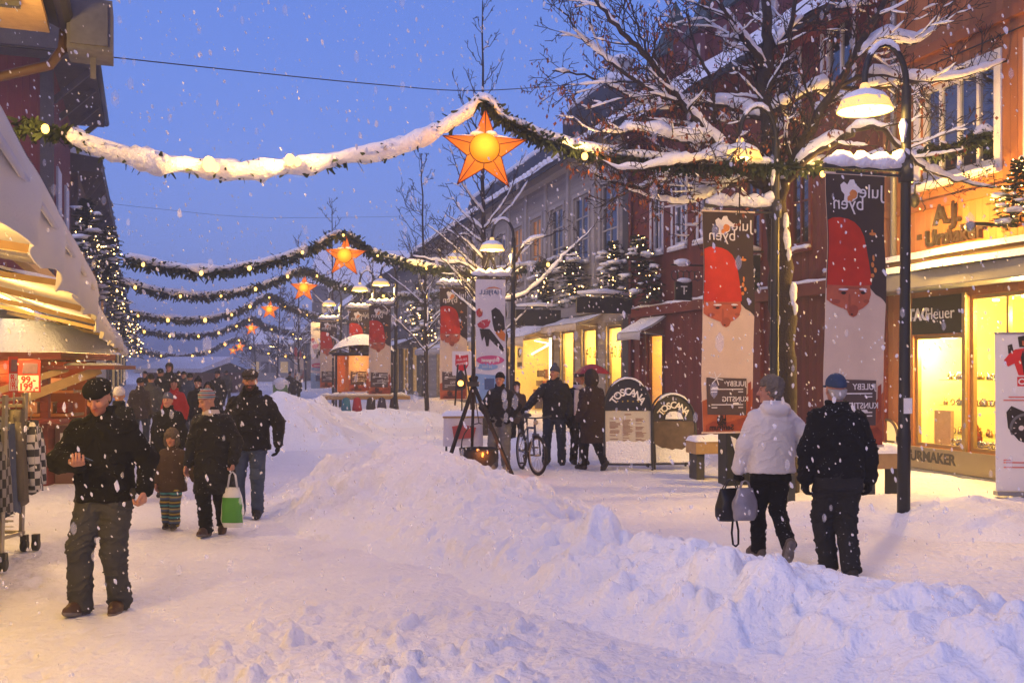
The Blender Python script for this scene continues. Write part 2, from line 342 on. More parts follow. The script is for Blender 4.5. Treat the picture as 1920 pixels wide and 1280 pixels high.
class Bld:
    def __init__(s, fr, T, al0, al1, name, label, cat, sgn):
        s.fr = fr; s.T = T; s.al0 = al0; s.al1 = al1; s.sg = sgn
        s.root = thing(name, label, cat, fr.w(T, al0), fr.a); s.holes = []
    def y(s, px): return pt_al(s.fr, px, s.T) - s.al0
    def yz(s, px, py): a, z = s.fr.on(px, py, s.T); return a - s.al0, z
    def wall(s, z1, mat, depth=9.0, z0=-.3, rev=.16, revmat=None):
        L = s.al1 - s.al0; g = s.sg; b = MB()
        ys = sorted({0, L} | {h[0] for h in s.holes} | {h[1] for h in s.holes}); zs = sorted({z0, z1} | {h[2] for h in s.holes} | {h[3] for h in s.holes})
        for i in range(len(ys) - 1):
            for j in range(len(zs) - 1):
                ym = (ys[i] + ys[i + 1]) / 2; zm = (zs[j] + zs[j + 1]) / 2
                if not any(h[0] < ym < h[1] and h[2] < zm < h[3] for h in s.holes):
                    b.poly([(0, ys[i], zs[j]), (0, ys[i + 1], zs[j]), (0, ys[i + 1], zs[j + 1]), (0, ys[i], zs[j + 1])])
        for (a, c, e, f) in s.holes:
            x = g * rev
            b.poly([(0, a, e), (x, a, e), (x, a, f), (0, a, f)]); b.poly([(0, c, e), (x, c, e), (x, c, f), (0, c, f)])
            b.poly([(0, a, e), (x, a, e), (x, c, e), (0, c, e)]); b.poly([(0, a, f), (x, a, f), (x, c, f), (0, c, f)])
        D = g * depth
        for yy in (0, L): b.poly([(0, yy, z0), (D, yy, z0), (D, yy, z1), (0, yy, z1)])
        b.poly([(D, 0, z0), (D, L, z0), (D, L, z1), (D, 0, z1)])
        s.z1 = z1; s.depth = depth
        s.wallo = b.build('wall', mat, s.root); return s.wallo
    def window(s, ya, yb, za, zb, frame, cols=2, rows=1, fill=None, room=0.0, pane=None, fw=.07, sill=True, rev=.16, proud=.03, casing=.09, snow=True, label=None):
        """frame ring + glazing bars, pane behind, casing on the wall face, sill with snow; fill = material of what is seen inside"""
        g = s.sg; b = MB(); x0, x1 = sorted((g * .05, g * .12))
        def bx(y0, y1, z0, z1, xa=x0, xb=x1): b.box(xa, xb, y0, y1, z0, z1)
        bx(ya, ya + fw, za, zb); bx(yb - fw, yb, za, zb); bx(ya + fw, yb - fw, za, za + fw); bx(ya + fw, yb - fw, zb - fw, zb)
        for i in range(1, cols): yc = ya + (yb - ya) * i / cols; bx(yc - fw * .35, yc + fw * .35, za + fw, zb - fw)
        for i in range(1, rows): zc = za + (zb - za) * i / rows; bx(ya + fw, yb - fw, zc - fw * .3, zc + fw * .3, *sorted((g * .06, g * .11)))
        if casing:
            xa, xb = sorted((-g * proud, g * .0)); c = casing
            for q in ((ya - c, ya, za - c, zb + c), (yb, yb + c, za - c, zb + c), (ya, yb, zb, zb + c), (ya, yb, za - c, za)): b.box(xa - .002 * 0, xb, *q)
        w = b.build('window', frame, s.root)
        if label: w['label'] = label
        p = MB(); xp = g * .085; p.poly([(xp, ya + fw * .5, za + fw * .5), (xp, yb - fw * .5, za + fw * .5), (xp, yb - fw * .5, zb - fw * .5), (xp, ya + fw * .5, zb - fw * .5)])
        p.build('pane', pane or GLASS, w)
        if sill:
            m = MB(); xa, xb = sorted((-g * .12, -g * (proud + .002))); m.box(xa, xb, ya - .14, yb + .14, za - .16, za - .1); so_ = m.build('sill', frame, w)
            if snow:
                m = MB(); n = 9; pts = [(-g * .085, ya - .1 + (yb - ya + .2) * i / n, za - .07 + random.uniform(-.01, .015)) for i in range(n + 1)]
                m.tube(pts, [random.uniform(.05, .07) for _ in pts], 6, flat=.8); m.build('snow', SNOW, w)
        if fill:
            f = MB(); d = g * (room or .2); xw = g * .17
            f.poly([(d, ya - .02, za - .02), (d, yb + .02, za - .02), (d, yb + .02, zb + .02), (d, ya - .02, zb + .02)])
            for yy in (ya - .02, yb + .02): f.poly([(xw, yy, za - .02), (d, yy, za - .02), (d, yy, zb + .02), (xw, yy, zb + .02)])
            for zz in (za - .02, zb + .02): f.poly([(xw, ya - .02, zz), (d, ya - .02, zz), (d, yb + .02, zz), (xw, yb + .02, zz)])
            io = f.build('interior' if room else 'blind', fill, w)
            if room and room >= .85: s.goods(io, ya, yb, za, zb, d)
        return w
    def goods(s, par, ya, yb, za, zb, d):
        g = 1 if s.sg > 0 else -1; rn = random.Random(int(ya * 91 + zb * 7)); bs = [MB() for _ in range(3)]
        sh = MB()
        for z in (za + .55, za + 1.15):
            if z < zb - .5: sh.box(*sorted((g * (abs(d) - .35), g * (abs(d) - .02))), ya + .03, yb - .03, z, z + .03)
        if sh.v: sh.build('shelf', PLANK, par)
        y = ya + .1
        while y < yb - .12:
            for z in (za + .02, za + .58, za + 1.18):
                if z < zb - .6 and rn.random() < .72:
                    h = rn.uniform(.12, .46); x = abs(d) - rn.uniform(.12, .32); wd = rn.uniform(.04, .10); m = rn.choice(bs)
                    if rn.random() < .5: m.box(*sorted((g * x, g * (x - .1))), y, y + wd, z + .012, z + h)
                    else: m.lathe([(0, 0), (wd * .6, 0), (wd * .7, h * .5), (wd * .3, h * .75), (wd * .35, h), (0, h)], (g * x, y, z + .012), 8)
            y += rn.uniform(.12, .3)
        for m, mt in zip(bs, GOODS):
            if m.v: m.build('display_goods', mt, par)
    def box(s, name, mat, y0, y1, z0, z1, x0, x1, bevel=0, parent=None):
        b = MB(); x0, x1 = sorted((s.sg * x0, s.sg * x1)); b.box(x0, x1, y0, y1, z0, z1); return b.build(name, mat, parent or s.root, bevel=bevel)
    def roof(s, mat, over=.6, rise=2.8, thick=.18, snow=.3, y0=-.3, y1=None, fascia=None):
        g = s.sg; L = (s.al1 - s.al0 + .3) if y1 is None else y1; z = s.z1; D = s.depth; half = D / 2
        sl = rise / half
        prof = [(-over, z - sl * over), (half, z + rise), (D + over, z - sl * over), (D + over, z - sl * over + thick), (half, z + rise + thick), (-over, z - sl * over + thick)]
        b = MB(); b.prism([(g * x, y0, zz) for x, zz in prof], (0, L - y0, 0)); r = b.build('roof', mat, s.root)
        for yy in (0.001, s.al1 - s.al0 - .001):
            gb = MB(); gb.poly([(0, yy, z), (g * D, yy, z), (g * half, yy, z + rise)]); gb.build('gable', s.wallo.data.materials[0], s.root)
        #
        if snow: s.snowslab([(-over - .06, z - sl * over + thick), (half, z + rise + thick)], snow, y0 - .05, L + .05, r)
        return r
    def snowslab(s, line, h, y0, y1, parent):
        """thick snow on a sloping plane, with a lumpy rounded lower edge"""
        g = s.sg; (xa, za), (xb, zb) = line; n = max(12, int((y1 - y0) / .25)); m = 8
        vs = []; fs = []
        for i in range(n + 1):
            yy = y0 + (y1 - y0) * i / n
            for j in range(m + 1):
                u = j / m; q = h * (min(1, u * 5) ** .5) * (1 + .25 * float(fbm(yy * .7, u * 3, None, 3, 5)))
                e = .10 * float(vnoise(yy * 1.6, 3.3, None, 8)) * (1 - min(1, u * 4))
                vs.append((g * (xa + (xb - xa) * u - e), yy, za + (zb - za) * u + (q if 0 < j else -.02)))
        fs = [(i * (m + 1) + j, (i + 1) * (m + 1) + j, (i + 1) * (m + 1) + j + 1, i * (m + 1) + j + 1) for i in range(n) for j in range(m)]
        for i in (0, n):                                   # end faces down to the roof
            b0 = len(vs); yy = vs[i * (m + 1)][1]
            for j in range(m + 1): u = j / m; vs.append((g * (xa + (xb - xa) * u), yy, za + (zb - za) * u - .02))
            fs += [(i * (m + 1) + j, i * (m + 1) + j + 1, b0 + j + 1, b0 + j) for j in range(m)]
        return mesh_np('snow', vs, fs, SNOW, parent)
FONTS = {}
def text(name, s, size, mat, M4, parent=None, mirror=False, ext=.004, align='CENTER', bold=0.0, sx=1.0, shear=0.0):
    """lettering as a mesh; M4 maps text plane (x right, y up, z out) to the parent's space"""
    cu = bpy.data.curves.new(name, 'FONT'); cu.body = s; cu.size = size; cu.extrude = ext; cu.align_x = align; cu.align_y = 'CENTER'; cu.offset = bold; cu.shear = shear; cu.resolution_u = 3
    o = bpy.data.objects.new(name, cu); link(o); dg = bpy.context.evaluated_depsgraph_get(); me = bpy.data.meshes.new_from_object(o.evaluated_get(dg)); bpy.data.objects.remove(o)
    me.name = name
    S = Matrix.Diagonal((-sx if mirror else sx, 1, 1, 1)); me.transform(M4 @ S)
    me.materials.clear(); me.materials.append(mat)
    o = link(bpy.data.objects.new(name, me))
    if parent: o.parent = parent
    return o
def wallM(sg, x, y, z):      # text on a facade seen from the street: right side (sg=1) faces local -x
    X = Vector((0, -sg, 0)); U = Vector((0, 0, 1)); N = Vector((-sg, 0, 0)); m = Matrix.Identity(4)
    for i in range(3): m[i][0] = X[i]; m[i][1] = U[i]; m[i][2] = N[i]
    m.translation = (x, y, z); return m
# --- jeweller: ochre building, near right -----------------------------------------------------------
al_j = pt_al(FR, 1660, TR); al_r = pt_al(FR, 1185, TR); al_g = pt_al(FR, 795, TR)
J = Bld(FR, TR, 3.0, al_j, 'jeweller_shop', 'ochre timber jeweller shop with a bright yellow display window and grey canopy', 'shop building', 1)
j1a, j1b = J.y(1808), J.y(1712); j2a, j2b = J.y(1960), J.y(1815)
J.holes = [(j1a, j1b, .52, 2.36), (j2a, j2b, .52, 2.95)]
ub, ua = J.y(1726), J.y(1866); J.holes.append((ua, ub, 4.9, 6.45))
J.holes.append((J.y(1990), J.y(1935), 4.9, 6.45)) if J.y(1990) > 0 else None
J.wall(10.5, ORANGE, 9)
J.window(ua, ub, 4.9, 6.45, WHITEP, 4, 1, BLIND, .3, GLASSD, .09, casing=.14)
if J.y(1990) > 0: J.window(J.y(1990), J.y(1935), 4.9, 6.45, WHITEP, 2, 1, BLIND, .3, GLASSD, .09, casing=.14)
J.roof(SLATE, .5, 2.5)
ALU = M('bronze_aluminium', (.35, .24, .10), .4, .15, 8, metal=.5)
for (a, b_, z1) in ((j1a, j1b, 2.36), (j2a, j2b, 2.95)):
    w = J.window(a, b_, .52, z1, ALU, 1 if z1 < 2.5 else 2, 1, None, 0, GLASS, .06, sill=False, casing=0)
rm = MB(); SPOTG = glow('spot_glow', (1, .85, .5), 14)
d = 2.3; ya, yb, za, zb = j2a - .3, j1b + .05, .5, 3.0
rm.poly([(d, ya, za), (d, yb, za), (d, yb, zb), (d, ya, zb)]); rm.poly([(.17, yb, za), (d, yb, za), (d, yb, zb), (.17, yb, zb)]); rm.poly([(.17, ya, za), (d, ya, za), (d, ya, zb), (.17, ya, zb)])
rm.poly([(.17, ya, zb), (d, ya, zb), (d, yb, zb), (.17, yb, zb)]); rm.poly([(.17, ya, za), (d, ya, za), (d, yb, za), (.17, yb, za)])
inter = rm.build('interior', ROOMW, J.root)
point('shop_light', (.32, j1a - .9, 2.6), 80, (1, .74, .30), .15, J.root); point('shop_light', (.30, j1b - .5, 2.15), 75, (1, .74, .30), .15, J.root)
for k in range(7):
    sp = MB(); sp.lathe([(.0, 0), (.05, 0), (.05, -.03), (0, -.03)], (1.0 + .12 * (k % 3), ya + .4 + k * .45, 2.97), 10); sp.build('spotlight', SPOTG, inter)
J.box('ceiling_band', M('shop_red_brown', (.30, .07, .03), .5, .1, 5), j2a - .25, j2b + .0, 2.42, 2.95, 1.2, 1.26, parent=inter)
sg = J.box('shop_sign', BLACK, J.y(1898), J.y(1820), 2.5, 2.82, 1.10, 1.16)
WTXT = M('white_lettering', (.8, .78, .74), .5, .03); YTXT = M('lit_lettering', (.9, .8, .4), .5, .03, emit=(1, .8, .3), estr=.5)
def tagsign(par, x, yc, zc, size, m1, m2):
    text('lettering', 'TAG', size, m1, wallM(1, x, yc + size * 1.15, zc), par, bold=.012, ext=.003); text('lettering', 'Heuer', size, m2, wallM(1, x, yc - size * .75, zc), par, ext=.003)
yc = (J.y(1898) + J.y(1820)) / 2 - .06
tagsign(sg, 1.09, yc, 2.66, .20, YTXT, YTXT)
lg = MB(); yl = yc + .47; lg.prism([(1.095, yl - .05, 2.72), (1.095, yl + .05, 2.72), (1.095, yl + .05, 2.65), (1.095, yl, 2.60), (1.095, yl - .05, 2.65)], (-.01, 0, 0)); lg.build('shield', M('logo_red', (.5, .06, .02), .5, .05), sg)
sg2 = J.box('sign_panel', M('black_gloss', (.012, .010, .012), .25, .2, 5), j1a + .02, j1b - .0, 2.38, 2.99, -.02, .05)
yc = (j1a + j1b) / 2 + .08
tagsign(sg2, -.026, yc + .05, 2.70, .27, WTXT, WTXT)
lg = MB(); yl = yc + .70; lg.prism([(-.022, yl - .06, 2.74), (-.022, yl + .06, 2.74), (-.022, yl + .06, 2.63), (-.022, yl, 2.56), (-.022, yl - .06, 2.63)], (-.012, 0, 0)); lg.build('shield', MATS['logo_red'], sg2)
pn = J.box('base_panel', M('bronze_panel', (.30, .24, .15), .35, .1, 5, metal=.4), j2a, j1b + .02, .16, .515, -.06, -.002)
text('lettering', 'URMAKER', .24, M('dark_lettering', (.06, .05, .04), .5, .05), wallM(1, -.066, j1a + (j1b - j1a) * .55, .36), pn, bold=.006)
J.box('sill', ZINC, j2a, j1b + .06, .10, .155, -.12, -.002); J.box('plinth', STONE, j2a, j1b + .02, -.3, .095, -.05, -.002)
J.box('mullion', ALU, j1a - .075, j1a - .0, .52, 3.0, -.05, .12)
# display: glass shelves with watches and small goods
sh = MB(); it = MB(); it2 = MB()
for z in (.72, 1.2, 1.62):
    sh.box(.35, .85, ya + .2, yb - .25, z, z + .012)
    for k in range(64):
        y = random.uniform(ya + .3, yb - .35); x = random.uniform(.38, .75); q = random.choice((it, it2))
        if random.random() < .5: q.tube([(x, y + .045 * math.cos(a), z + .06 + .045 * math.sin(a)) for a in np.linspace(0, 6.28, 9)], .012, 5)
        else: q.lathe([(.0, 0), (.035, 0), (.04, .05), (.015, .08), (.02, .12), (0, .12)], (x, y, z + .012), 8)
for k in range(44):
    y = random.uniform(ya + .3, yb - .2); it2.tube([(.3 + .1 * random.random(), y + .055 * math.cos(a), .60 + .055 * math.sin(a)) for a in np.linspace(0, 6.28, 10)], .018, 5)
sh.build('glass_shelf', glass('shelf_glass', (.8, .9, .8), .2), inter); it.build('display_goods', M('gold', (.7, .45, .12), .25, .1, metal=1), inter)
it2.build('display_goods', M('steel', (.45, .42, .38), .25, .1, metal=1), inter)
b = MB(); b.box(.30, .36, j1b - .55, j1b - .15, .52, 1.12); b.build('framed_card', PLANK, inter)
b = MB(); b.ball((.42, j1a + .28, .68), .13, 10, 7); b.ball((.40, j1a + .28, .86), .09, 10, 7); b.build('red_figurine', M('toy_red', (.5, .06, .03), .7, .2), inter)
# canopy with snow
cn = J.box('canopy', ZINC, -3, J.al1 - J.al0 + .02, 3.08, 3.36, -.62, -.002, .02)
J.box('canopy_cornice', M('brown_cornice', (.10, .06, .04), .7, .2), -3, J.al1 - J.al0 + .02, 3.365, 3.6, -.4, -.002)
J.snowslab([(-.66, 3.38), (-.38, 3.40)], .09, -3, J.al1 - J.al0 + .05, cn); J.snowslab([(-.44, 3.60), (-.0, 3.62)], .10, -3, J.al1 - J.al0 + .05, cn)
lt = M('bronze_letters', (.028, .014, .008), .5, .1)
for s_, px, py, sz in (('A.J.', 1782, 402, .46), ('Urmaker', 1794, 441, .36)):
    y, z = J.yz(px, py); text('lettering', s_, sz, lt, wallM(1, -.06, y, z), J.root, ext=.03, bold=.008)
point('sign_lamp', (-1.0, J.y(1850), 3.85), 120, (1, .60, .16), .12, J.root)
b = MB(); b.bar((-.002, J.y(1905), 3.9), (-.75, J.y(1905), 3.9), .05, .05); b.ball((-.8, J.y(1905), 3.86), .08, 10, 6); b.build('sign_lamp_arm', BLACK, J.root)
# arched, lit cellar window at the left end
y0_, y1_ = J.y(1690), J.y(1648); c = (y0_ + y1_) / 2; hw = (y1_ - y0_) / 2 * .9; n = 14
arc = [(-.03, c + hw * math.cos(a), .62 + hw * 1.1 * math.sin(a)) for a in np.linspace(0, math.pi, n)]
b = MB(); b.prism([(-.03, c + hw, .1), *arc, (-.03, c - hw, .1)], (.028, 0, 0)); b.build('arched_window', M('lit_arch', (.7, .5, .2), .6, .1, 3, emit=(1, .66, .22), estr=.55), J.root)
b = MB(); b.tube([(-.05, c + hw, .1), *[(-.05, p[1], p[2]) for p in arc], (-.05, c - hw, .1)], .025, 6); b.bar((-.05, c - hw, .55), (-.05, c + hw, .55), .03, .03); b.build('arch_frame', BROWN, J.root)
b = MB(); b.box(-.04, 0, 0, .06, 0, 3.0)
J.box('moulding', M('ochre_trim', (.26, .09, .03), .6, .15, 5), 0, J.al1 - J.al0, 4.42, 4.56, -.07, -.002)
J.box('moulding', MATS['ochre_trim'], 0, J.al1 - J.al0, 6.95, 7.12, -.08, -.002)
J.box('corner_board', MATS['ochre_trim'], J.al1 - J.al0 - .22, J.al1 - J.al0, 3.7, 10.4, -.05, -.0015)
b = MB()
for k in range(34): yy = .3 + k * .36; b.box(-.03, -.002, yy, yy + .10, 3.95, 4.04)
b.build('dentils', M('brown_dentil', (.07, .035, .015), .7, .2), J.root)
b = MB(); b.tube([(-.10, J.al1 - J.al0 - .36, z) for z in (3.7, 6, 10.3)], .05, 8); b.build('downpipe', ZINC, J.root)
b = MB(); b.tube([(-.03, 0, 6.75), (-.04, 4, 6.72), (-.03, J.al1 - J.al0, 6.78)], .012, 5); b.build('wire', BLACK, J.root)
# facade spotlight and hanging bird-shaped bracket lamp
b = MB(); y, z = J.yz(1738, 372); b.tube([(-.02, y, z + .25), (-.22, y, z + .22), (-.24, y, z + .05)], .018, 6); b.ball((-.24, y, z - .05), .1, 10, 7, (.8, .8, 1.2)); b.build('wall_lamp', BLACK, J.root)
# --- dark red house -----------------------------------------------------------------------------------
RB = Bld(FR, TR, al_j + .01, al_r, 'red_timber_house', 'dark red timber house with green pointed turrets and an eaves roof under snow', 'house', 1)
H = []
lw = (RB.y(1243), RB.y(1213), .75, 2.75); H.append(lw)
door = (RB.y(1412), RB.y(1345), -.3, 3.0); H.append(door)
ups = [(RB.y(px + w_), RB.y(px), 5.0, 7.0) for px, w_ in ((1222, 20), (1262, 24), (1310, 28))]
ups2 = [(RB.y(px + w_), RB.y(px), 4.3, 6.1) for px, w_ in ((1392, 34), (1478, 40), (1560, 50), (1600, 40))]
ups2 = [ups2[0], ups2[1], (RB.y(1640), RB.y(1560), 3.75, 5.2)]
top = [(RB.y(1498), RB.y(1460), 7.0, 8.3), (RB.y(1600), RB.y(1545), 7.0, 8.5)]
H += ups + ups2 + top; RB.holes = H
RB.wall(8.7, RED, 9)
BLUEW = M('pale_window_paint', (.5, .5, .56), .5, .08, 8)
for h in ups: RB.window(*h, BLUEW, 2, 2, CURTD, .3, GLASSD, .07)
for h in ups2: RB.window(*h, REDP, 2, 2, CURTD, .3, GLASSD, .06)
for h in top: RB.window(*h, BLUEW, 2, 1, CURTD, .3, GLASSD, .07)
RB.window(*lw, M('dark_red_frame', (.06, .012, .01), .5, .1), 1, 1, ROOMY, 1.6, GLASS, .06, snow=False)
point('room_light', (.9, (lw[0] + lw[1]) / 2, 2.3), 14, (1, .62, .22), .1, RB.root)
b = MB(); b.box(.25, .30, door[0], door[1], -.3, 3.0); dd = b.build('door', M('dark_door', (.05, .010, .009), .6, .2, 4, wave=('Y', 5, .01)), RB.root)
b = MB(); b.tube([(.22, door[0] + .25, 1.0), (.18, door[0] + .25, 1.0), (.18, door[0] + .25, 1.25), (.22, door[0] + .25, 1.25)], .012, 6); b.build('handle', ALU, dd)
RB.box('floor_band', REDP, 0, RB.al1 - RB.al0, 3.25, 3.5, -.12, -.002)
J2 = MB(); yy = 0
snow_pts = [(-.07, .2 + k * .35, 3.51 + random.uniform(-.01, .02)) for k in range(int((RB.al1 - RB.al0) / .35))]
J2.tube(snow_pts, [random.uniform(.035, .075) for _ in snow_pts], 6); J2.build('snow', SNOW, RB.root)
for px in (1335, 1425, 1200, 1655):
    y = RB.y(px); RB.box('pilaster', REDP, y - .16, y + .16, -.3, 3.24, -.09, -.002)
b = MB(); b.tube([(-.10, RB.al1 - RB.al0 - .12, z) for z in (0, 3, 6, 8.6)], .06, 8); b.build('downpipe', M('red_pipe', (.10, .02, .016), .5, .1), RB.root)
RB.box('cornice', REDP, -.0, RB.al1 - RB.al0, 8.3, 8.69, -.3, -.002)
RB.roof(SLATE, .65, 3.0, snow=.3)
# narrow striped awning over the lit window
def awning(par, sg, y0, y1, z0, out, drop, mat, val=.25, snow=True, frame_mat=None, nm='awning'):
    n = max(2, int((y1 - y0) / .5)); m = 5; vs = []; fs = []
    for i in range(n + 1):
        y = y0 + (y1 - y0) * i / n
        for j in range(m + 1):
            u = j / m; vs.append((-sg * (.02 + out * u), y, z0 - drop * u - .05 * math.sin(math.pi * u)))
        vs.append((-sg * (.02 + out + .01), y, z0 - drop - val * (.92 + .1 * math.cos(i * 2.2))))
    k = m + 2; fs = [(i * k + j, (i + 1) * k + j, (i + 1) * k + j + 1, i * k + j + 1) for i in range(n) for j in range(k - 1)]
    b0 = len(vs)
    o = mesh_np(nm, vs, fs, mat, par, False)
    sm = o.modifiers.new('cloth', 'SOLIDIFY'); sm.thickness = .012
    b = MB()
    for y in (y0 + .1, y1 - .1): b.bar((-sg * .02, y, z0 - drop - .1), (-sg * (out), y, z0 - drop - .02), .03, .03)
    b.bar((-sg * out, y0, z0 - drop - .03), (-sg * out, y1, z0 - drop - .03), .04, .04); b.build('awning_arm', frame_mat or ZINC, o)
    if snow:
        vs = []; fs = []; m = 6; n2 = max(6, int((y1 - y0) / .2))
        for i in range(n2 + 1):
            y = y0 + .02 + (y1 - y0 - .04) * i / n2
            for j in range(m + 1):
                u = j / m; h = .015 + .11 * (1 - abs(2 * u - 1) ** 3) * (.5 + .5 * abs(float(fbm(y * .9, u * 2, None, 3, 12))) * 1.6) * (.2 if i in (0, n2) else 1)
                vs.append((-sg * (.04 + (out + .0) * u), y, z0 - drop * u - .05 * math.sin(math.pi * u) + h))
        mesh_np('snow', vs, [(i * (m + 1) + j, (i + 1) * (m + 1) + j, (i + 1) * (m + 1) + j + 1, i * (m + 1) + j + 1) for i in range(n2) for j in range(m)], SNOW, o)
    return o
CREAM = M('cream_canvas', (.62, .52, .38), .85, .08, 3, .004, 60); GREYC = M('grey_canvas', (.42, .41, .43), .85, .12, 3, .004, 60)
awning(RB.root, 1, lw[0] - .25, lw[1] + .35, 3.2, .75, .42, GREYC, .22)
# towers and turrets behind the eaves
def tw(px0, px1, T, z0, z1):
    a0 = pt_al(FR, px1, T) - RB.al0; a1 = pt_al(FR, px0, T) - RB.al0; b = MB(); b.box(T - TR, T - TR + 4, a0, a1, z0, z1); return b, a0, a1
b, a0, a1 = tw(1262, 1440, 13.6, 8.5, 12.6); b.build('tower', RED, RB.root)
t0 = T0 = 13.6 - TR
for px, tip, w_ in ((1247, 13.9, .62), (1316, 14.6, .70), (1384, 15.2, .72), (1455, 15.0, .75)):
    yc = pt_al(FR, px, 13.6) - RB.al0; b = MB(); b.box(t0 - .25, t0 - .25 + 2 * w_, yc - w_, yc + w_, 8.8, 11.9); tu = b.build('turret', RED, RB.root)
    b = MB(); x0, x1 = t0 - .25 - .12, t0 - .25 + 2 * w_ + .12; xm = (x0 + x1) / 2
    q = [(x0, yc - w_ - .12, 11.9), (x1, yc - w_ - .12, 11.9), (x1, yc + w_ + .12, 11.9), (x0, yc + w_ + .12, 11.9)]
    q2 = [(xm + (p[0] - xm) * .62, yc + (p[1] - yc) * .62, 12.5) for p in q]; tp = (xm, yc, tip)
    for i in range(4): b.poly([q[i], q[(i + 1) % 4], q2[(i + 1) % 4], q2[i]]); b.poly([q2[i], q2[(i + 1) % 4], tp])
    b.poly(q[::-1]); b.build('spire', COPPER, tu)
    b = MB()
    for k in (-.3, .3): b.box(t0 - .255, t0 - .2, yc + k - .1, yc + k + .1, 10.3, 11.5)
    b.build('window', GREYT, tu)
b = MB(); b.prism([(t0 + .5, a0, 12.6), (t0 + 4, a0, 12.6), (t0 + 2.2, a0, 15.2)], (0, a1 - a0, 0)); b.build('tower_roof', COPPER, RB.root)
# small black hanging sign with white lettering, wrought iron and snow
b = MB(); y, z = RB.yz(1432, 512); b.box(-.75, -.1, y - .03, y + .03, z - .38, z + .38); b.bar((-.0, y, z + .46), (-.8, y, z + .46), .03, .03); hs = b.build('hanging_sign', BLACK, RB.root)
m4 = Matrix(((FR.c * 0 + 1, 0, 0, -.42), (0, 0, -1, y - .034), (0, 1, 0, z + .05), (0, 0, 0, 1)))
text('lettering', 'sca', .32, WTXT, m4, hs, ext=.003, shear=.2)
b = MB(); b.tube([(-.78, y, z + .50), (-.42, y, z + .55), (-.08, y, z + .51)], [.04, .09, .04], 8); b.build('snow', SNOW, hs)
b = MB(); y, z = RB.yz(1322, 560); b.bar((0, y, z + .8), (-.9, y, z + .8), .035, .035)
for k in range(5): b.tube([(-.2 - .15 * k + .09 * math.cos(a), y, z + .55 + .12 * math.sin(a)) for a in np.linspace(0, 6.28, 9)], .012, 5)
b.box(-.8, -.35, y - .03, y + .03, z - .05, z + .40); hs = b.build('hanging_sign', BLACK, RB.root)
b = MB(); b.ball((-.6, y, z + .86), .14, 9, 6, (1.6, 1, .7)); b.ball((-.55, y, z + .43), .11, 9, 6, (1.8, .8, .6)); b.build('snow', SNOW, hs)
m4 = Matrix(((1, 0, 0, -.57), (0, 0, -1, y - .034), (0, 1, 0, z + .18), (0, 0, 0, 1))); text('lettering', 'T', .3, WTXT, m4, hs, ext=.003)
# --- long grey house with shops ----------------------------------------------------------------------
GB = Bld(FR, TR, al_r + .01, al_g, 'grey_timber_house', 'long grey timber house with shuttered upper windows above lit shops', 'house', 1)
L = GB.al1 - GB.al0
S = []       # shop openings
for (p0, p1, z0, z1) in ((1138, 1166, .25, 3.1), (1092, 1118, .25, 3.1), (1052, 1076, .1, 3.1), (958, 1036, -.3, 3.0), (905, 950, .2, 3.0), (862, 898, .2, 3.0), (820, 855, .3, 2.9)):
    S.append((GB.y(p1), GB.y(p0), z0, z1))
UP = []; k = 0; y = 1.1
while y + 1.5 < L - .5: UP.append((y, y + 1.45, 5.35, 7.5)); y += 2.55
GB.holes = S + UP
GB.wall(9.0, GREY, 9)
for i, h in enumerate(UP):
    lit = i in (3, 4, 8)
    GB.window(*h, GREYT, 2, 3, ROOMO if lit else BLIND, .22, GLASSD if not lit else GLASS, .08, casing=.13)
for i, h in enumerate(UP): GB.box('pilaster', GREYT, h[1] + .38, h[1] + .62, 3.9, 8.55, -.07, -.002)
GB.box('cornice', GREYT, 0, L, 8.55, 8.98, -.35, -.002); GB.box('floor_band', GREYT, 0, L, 3.55, 3.85, -.14, -.002)
GB.box('pilaster', M('dark_corner', (.05, .05, .055), .7, .2), -.0, .42, -.3, 8.54, -.12, -.002)
DKFR = M('shop_frame', (.16, .12, .07), .5, .2, 6)
for i, h in enumerate(S):
    w = GB.window(*h, DKFR, 1, 1, ROOMW if i in (0, 1, 2, 3) else ROOMY, 2.4 if i == 3 else 1.2, GLASS, .08, sill=False, casing=.12)
    point('shop_light', (.35, (h[0] + h[1]) / 2, h[3] - .45), 70 if i == 3 else 34, (1, .66, .22), .12, GB.root)
    if i < 2:
        text('lettering', '40 år', .52, M('grey_lettering', (.16, .13, .07), .6, .05), wallM(1, .07, (h[0] + h[1]) / 2 - .05, 2.3), w, ext=.002)
# open shopfront: rails of clothes, shelves, poster boards
h = S[3]; g_ = [MB() for _ in range(4)]
for k in range(90):
    y = random.uniform(h[0] + .1, h[1] - .1); x = random.uniform(.4, 1.9); z = random.uniform(.1, 1.5); g_[k % 4].box(x, x + .28, y, y + random.uniform(.08, .25), z, z + random.uniform(.1, .5))
for i, c in enumerate(((.25, .10, .04), (.07, .05, .045), (.4, .3, .18), (.3, .05, .03))): g_[i].build('shop_goods', M('goods_%s' % 'abcd'[i], c, .8, .2), GB.root)
b = MB(); b.bar((.3, h[0], 2.9), (.9, h[1], 2.4), .05, .05); b.bar((.3, h[0] + 1.2, 3.0), (.3, h[0] + 1.2, .5), .07, .07); b.bar((.4, h[0] + 3.5, 2.9), (.9, h[0] + 1, 2.6), .04, .04); b.build('tube_light', glow('tube_glow', (1, .80, .45), 5), GB.root)
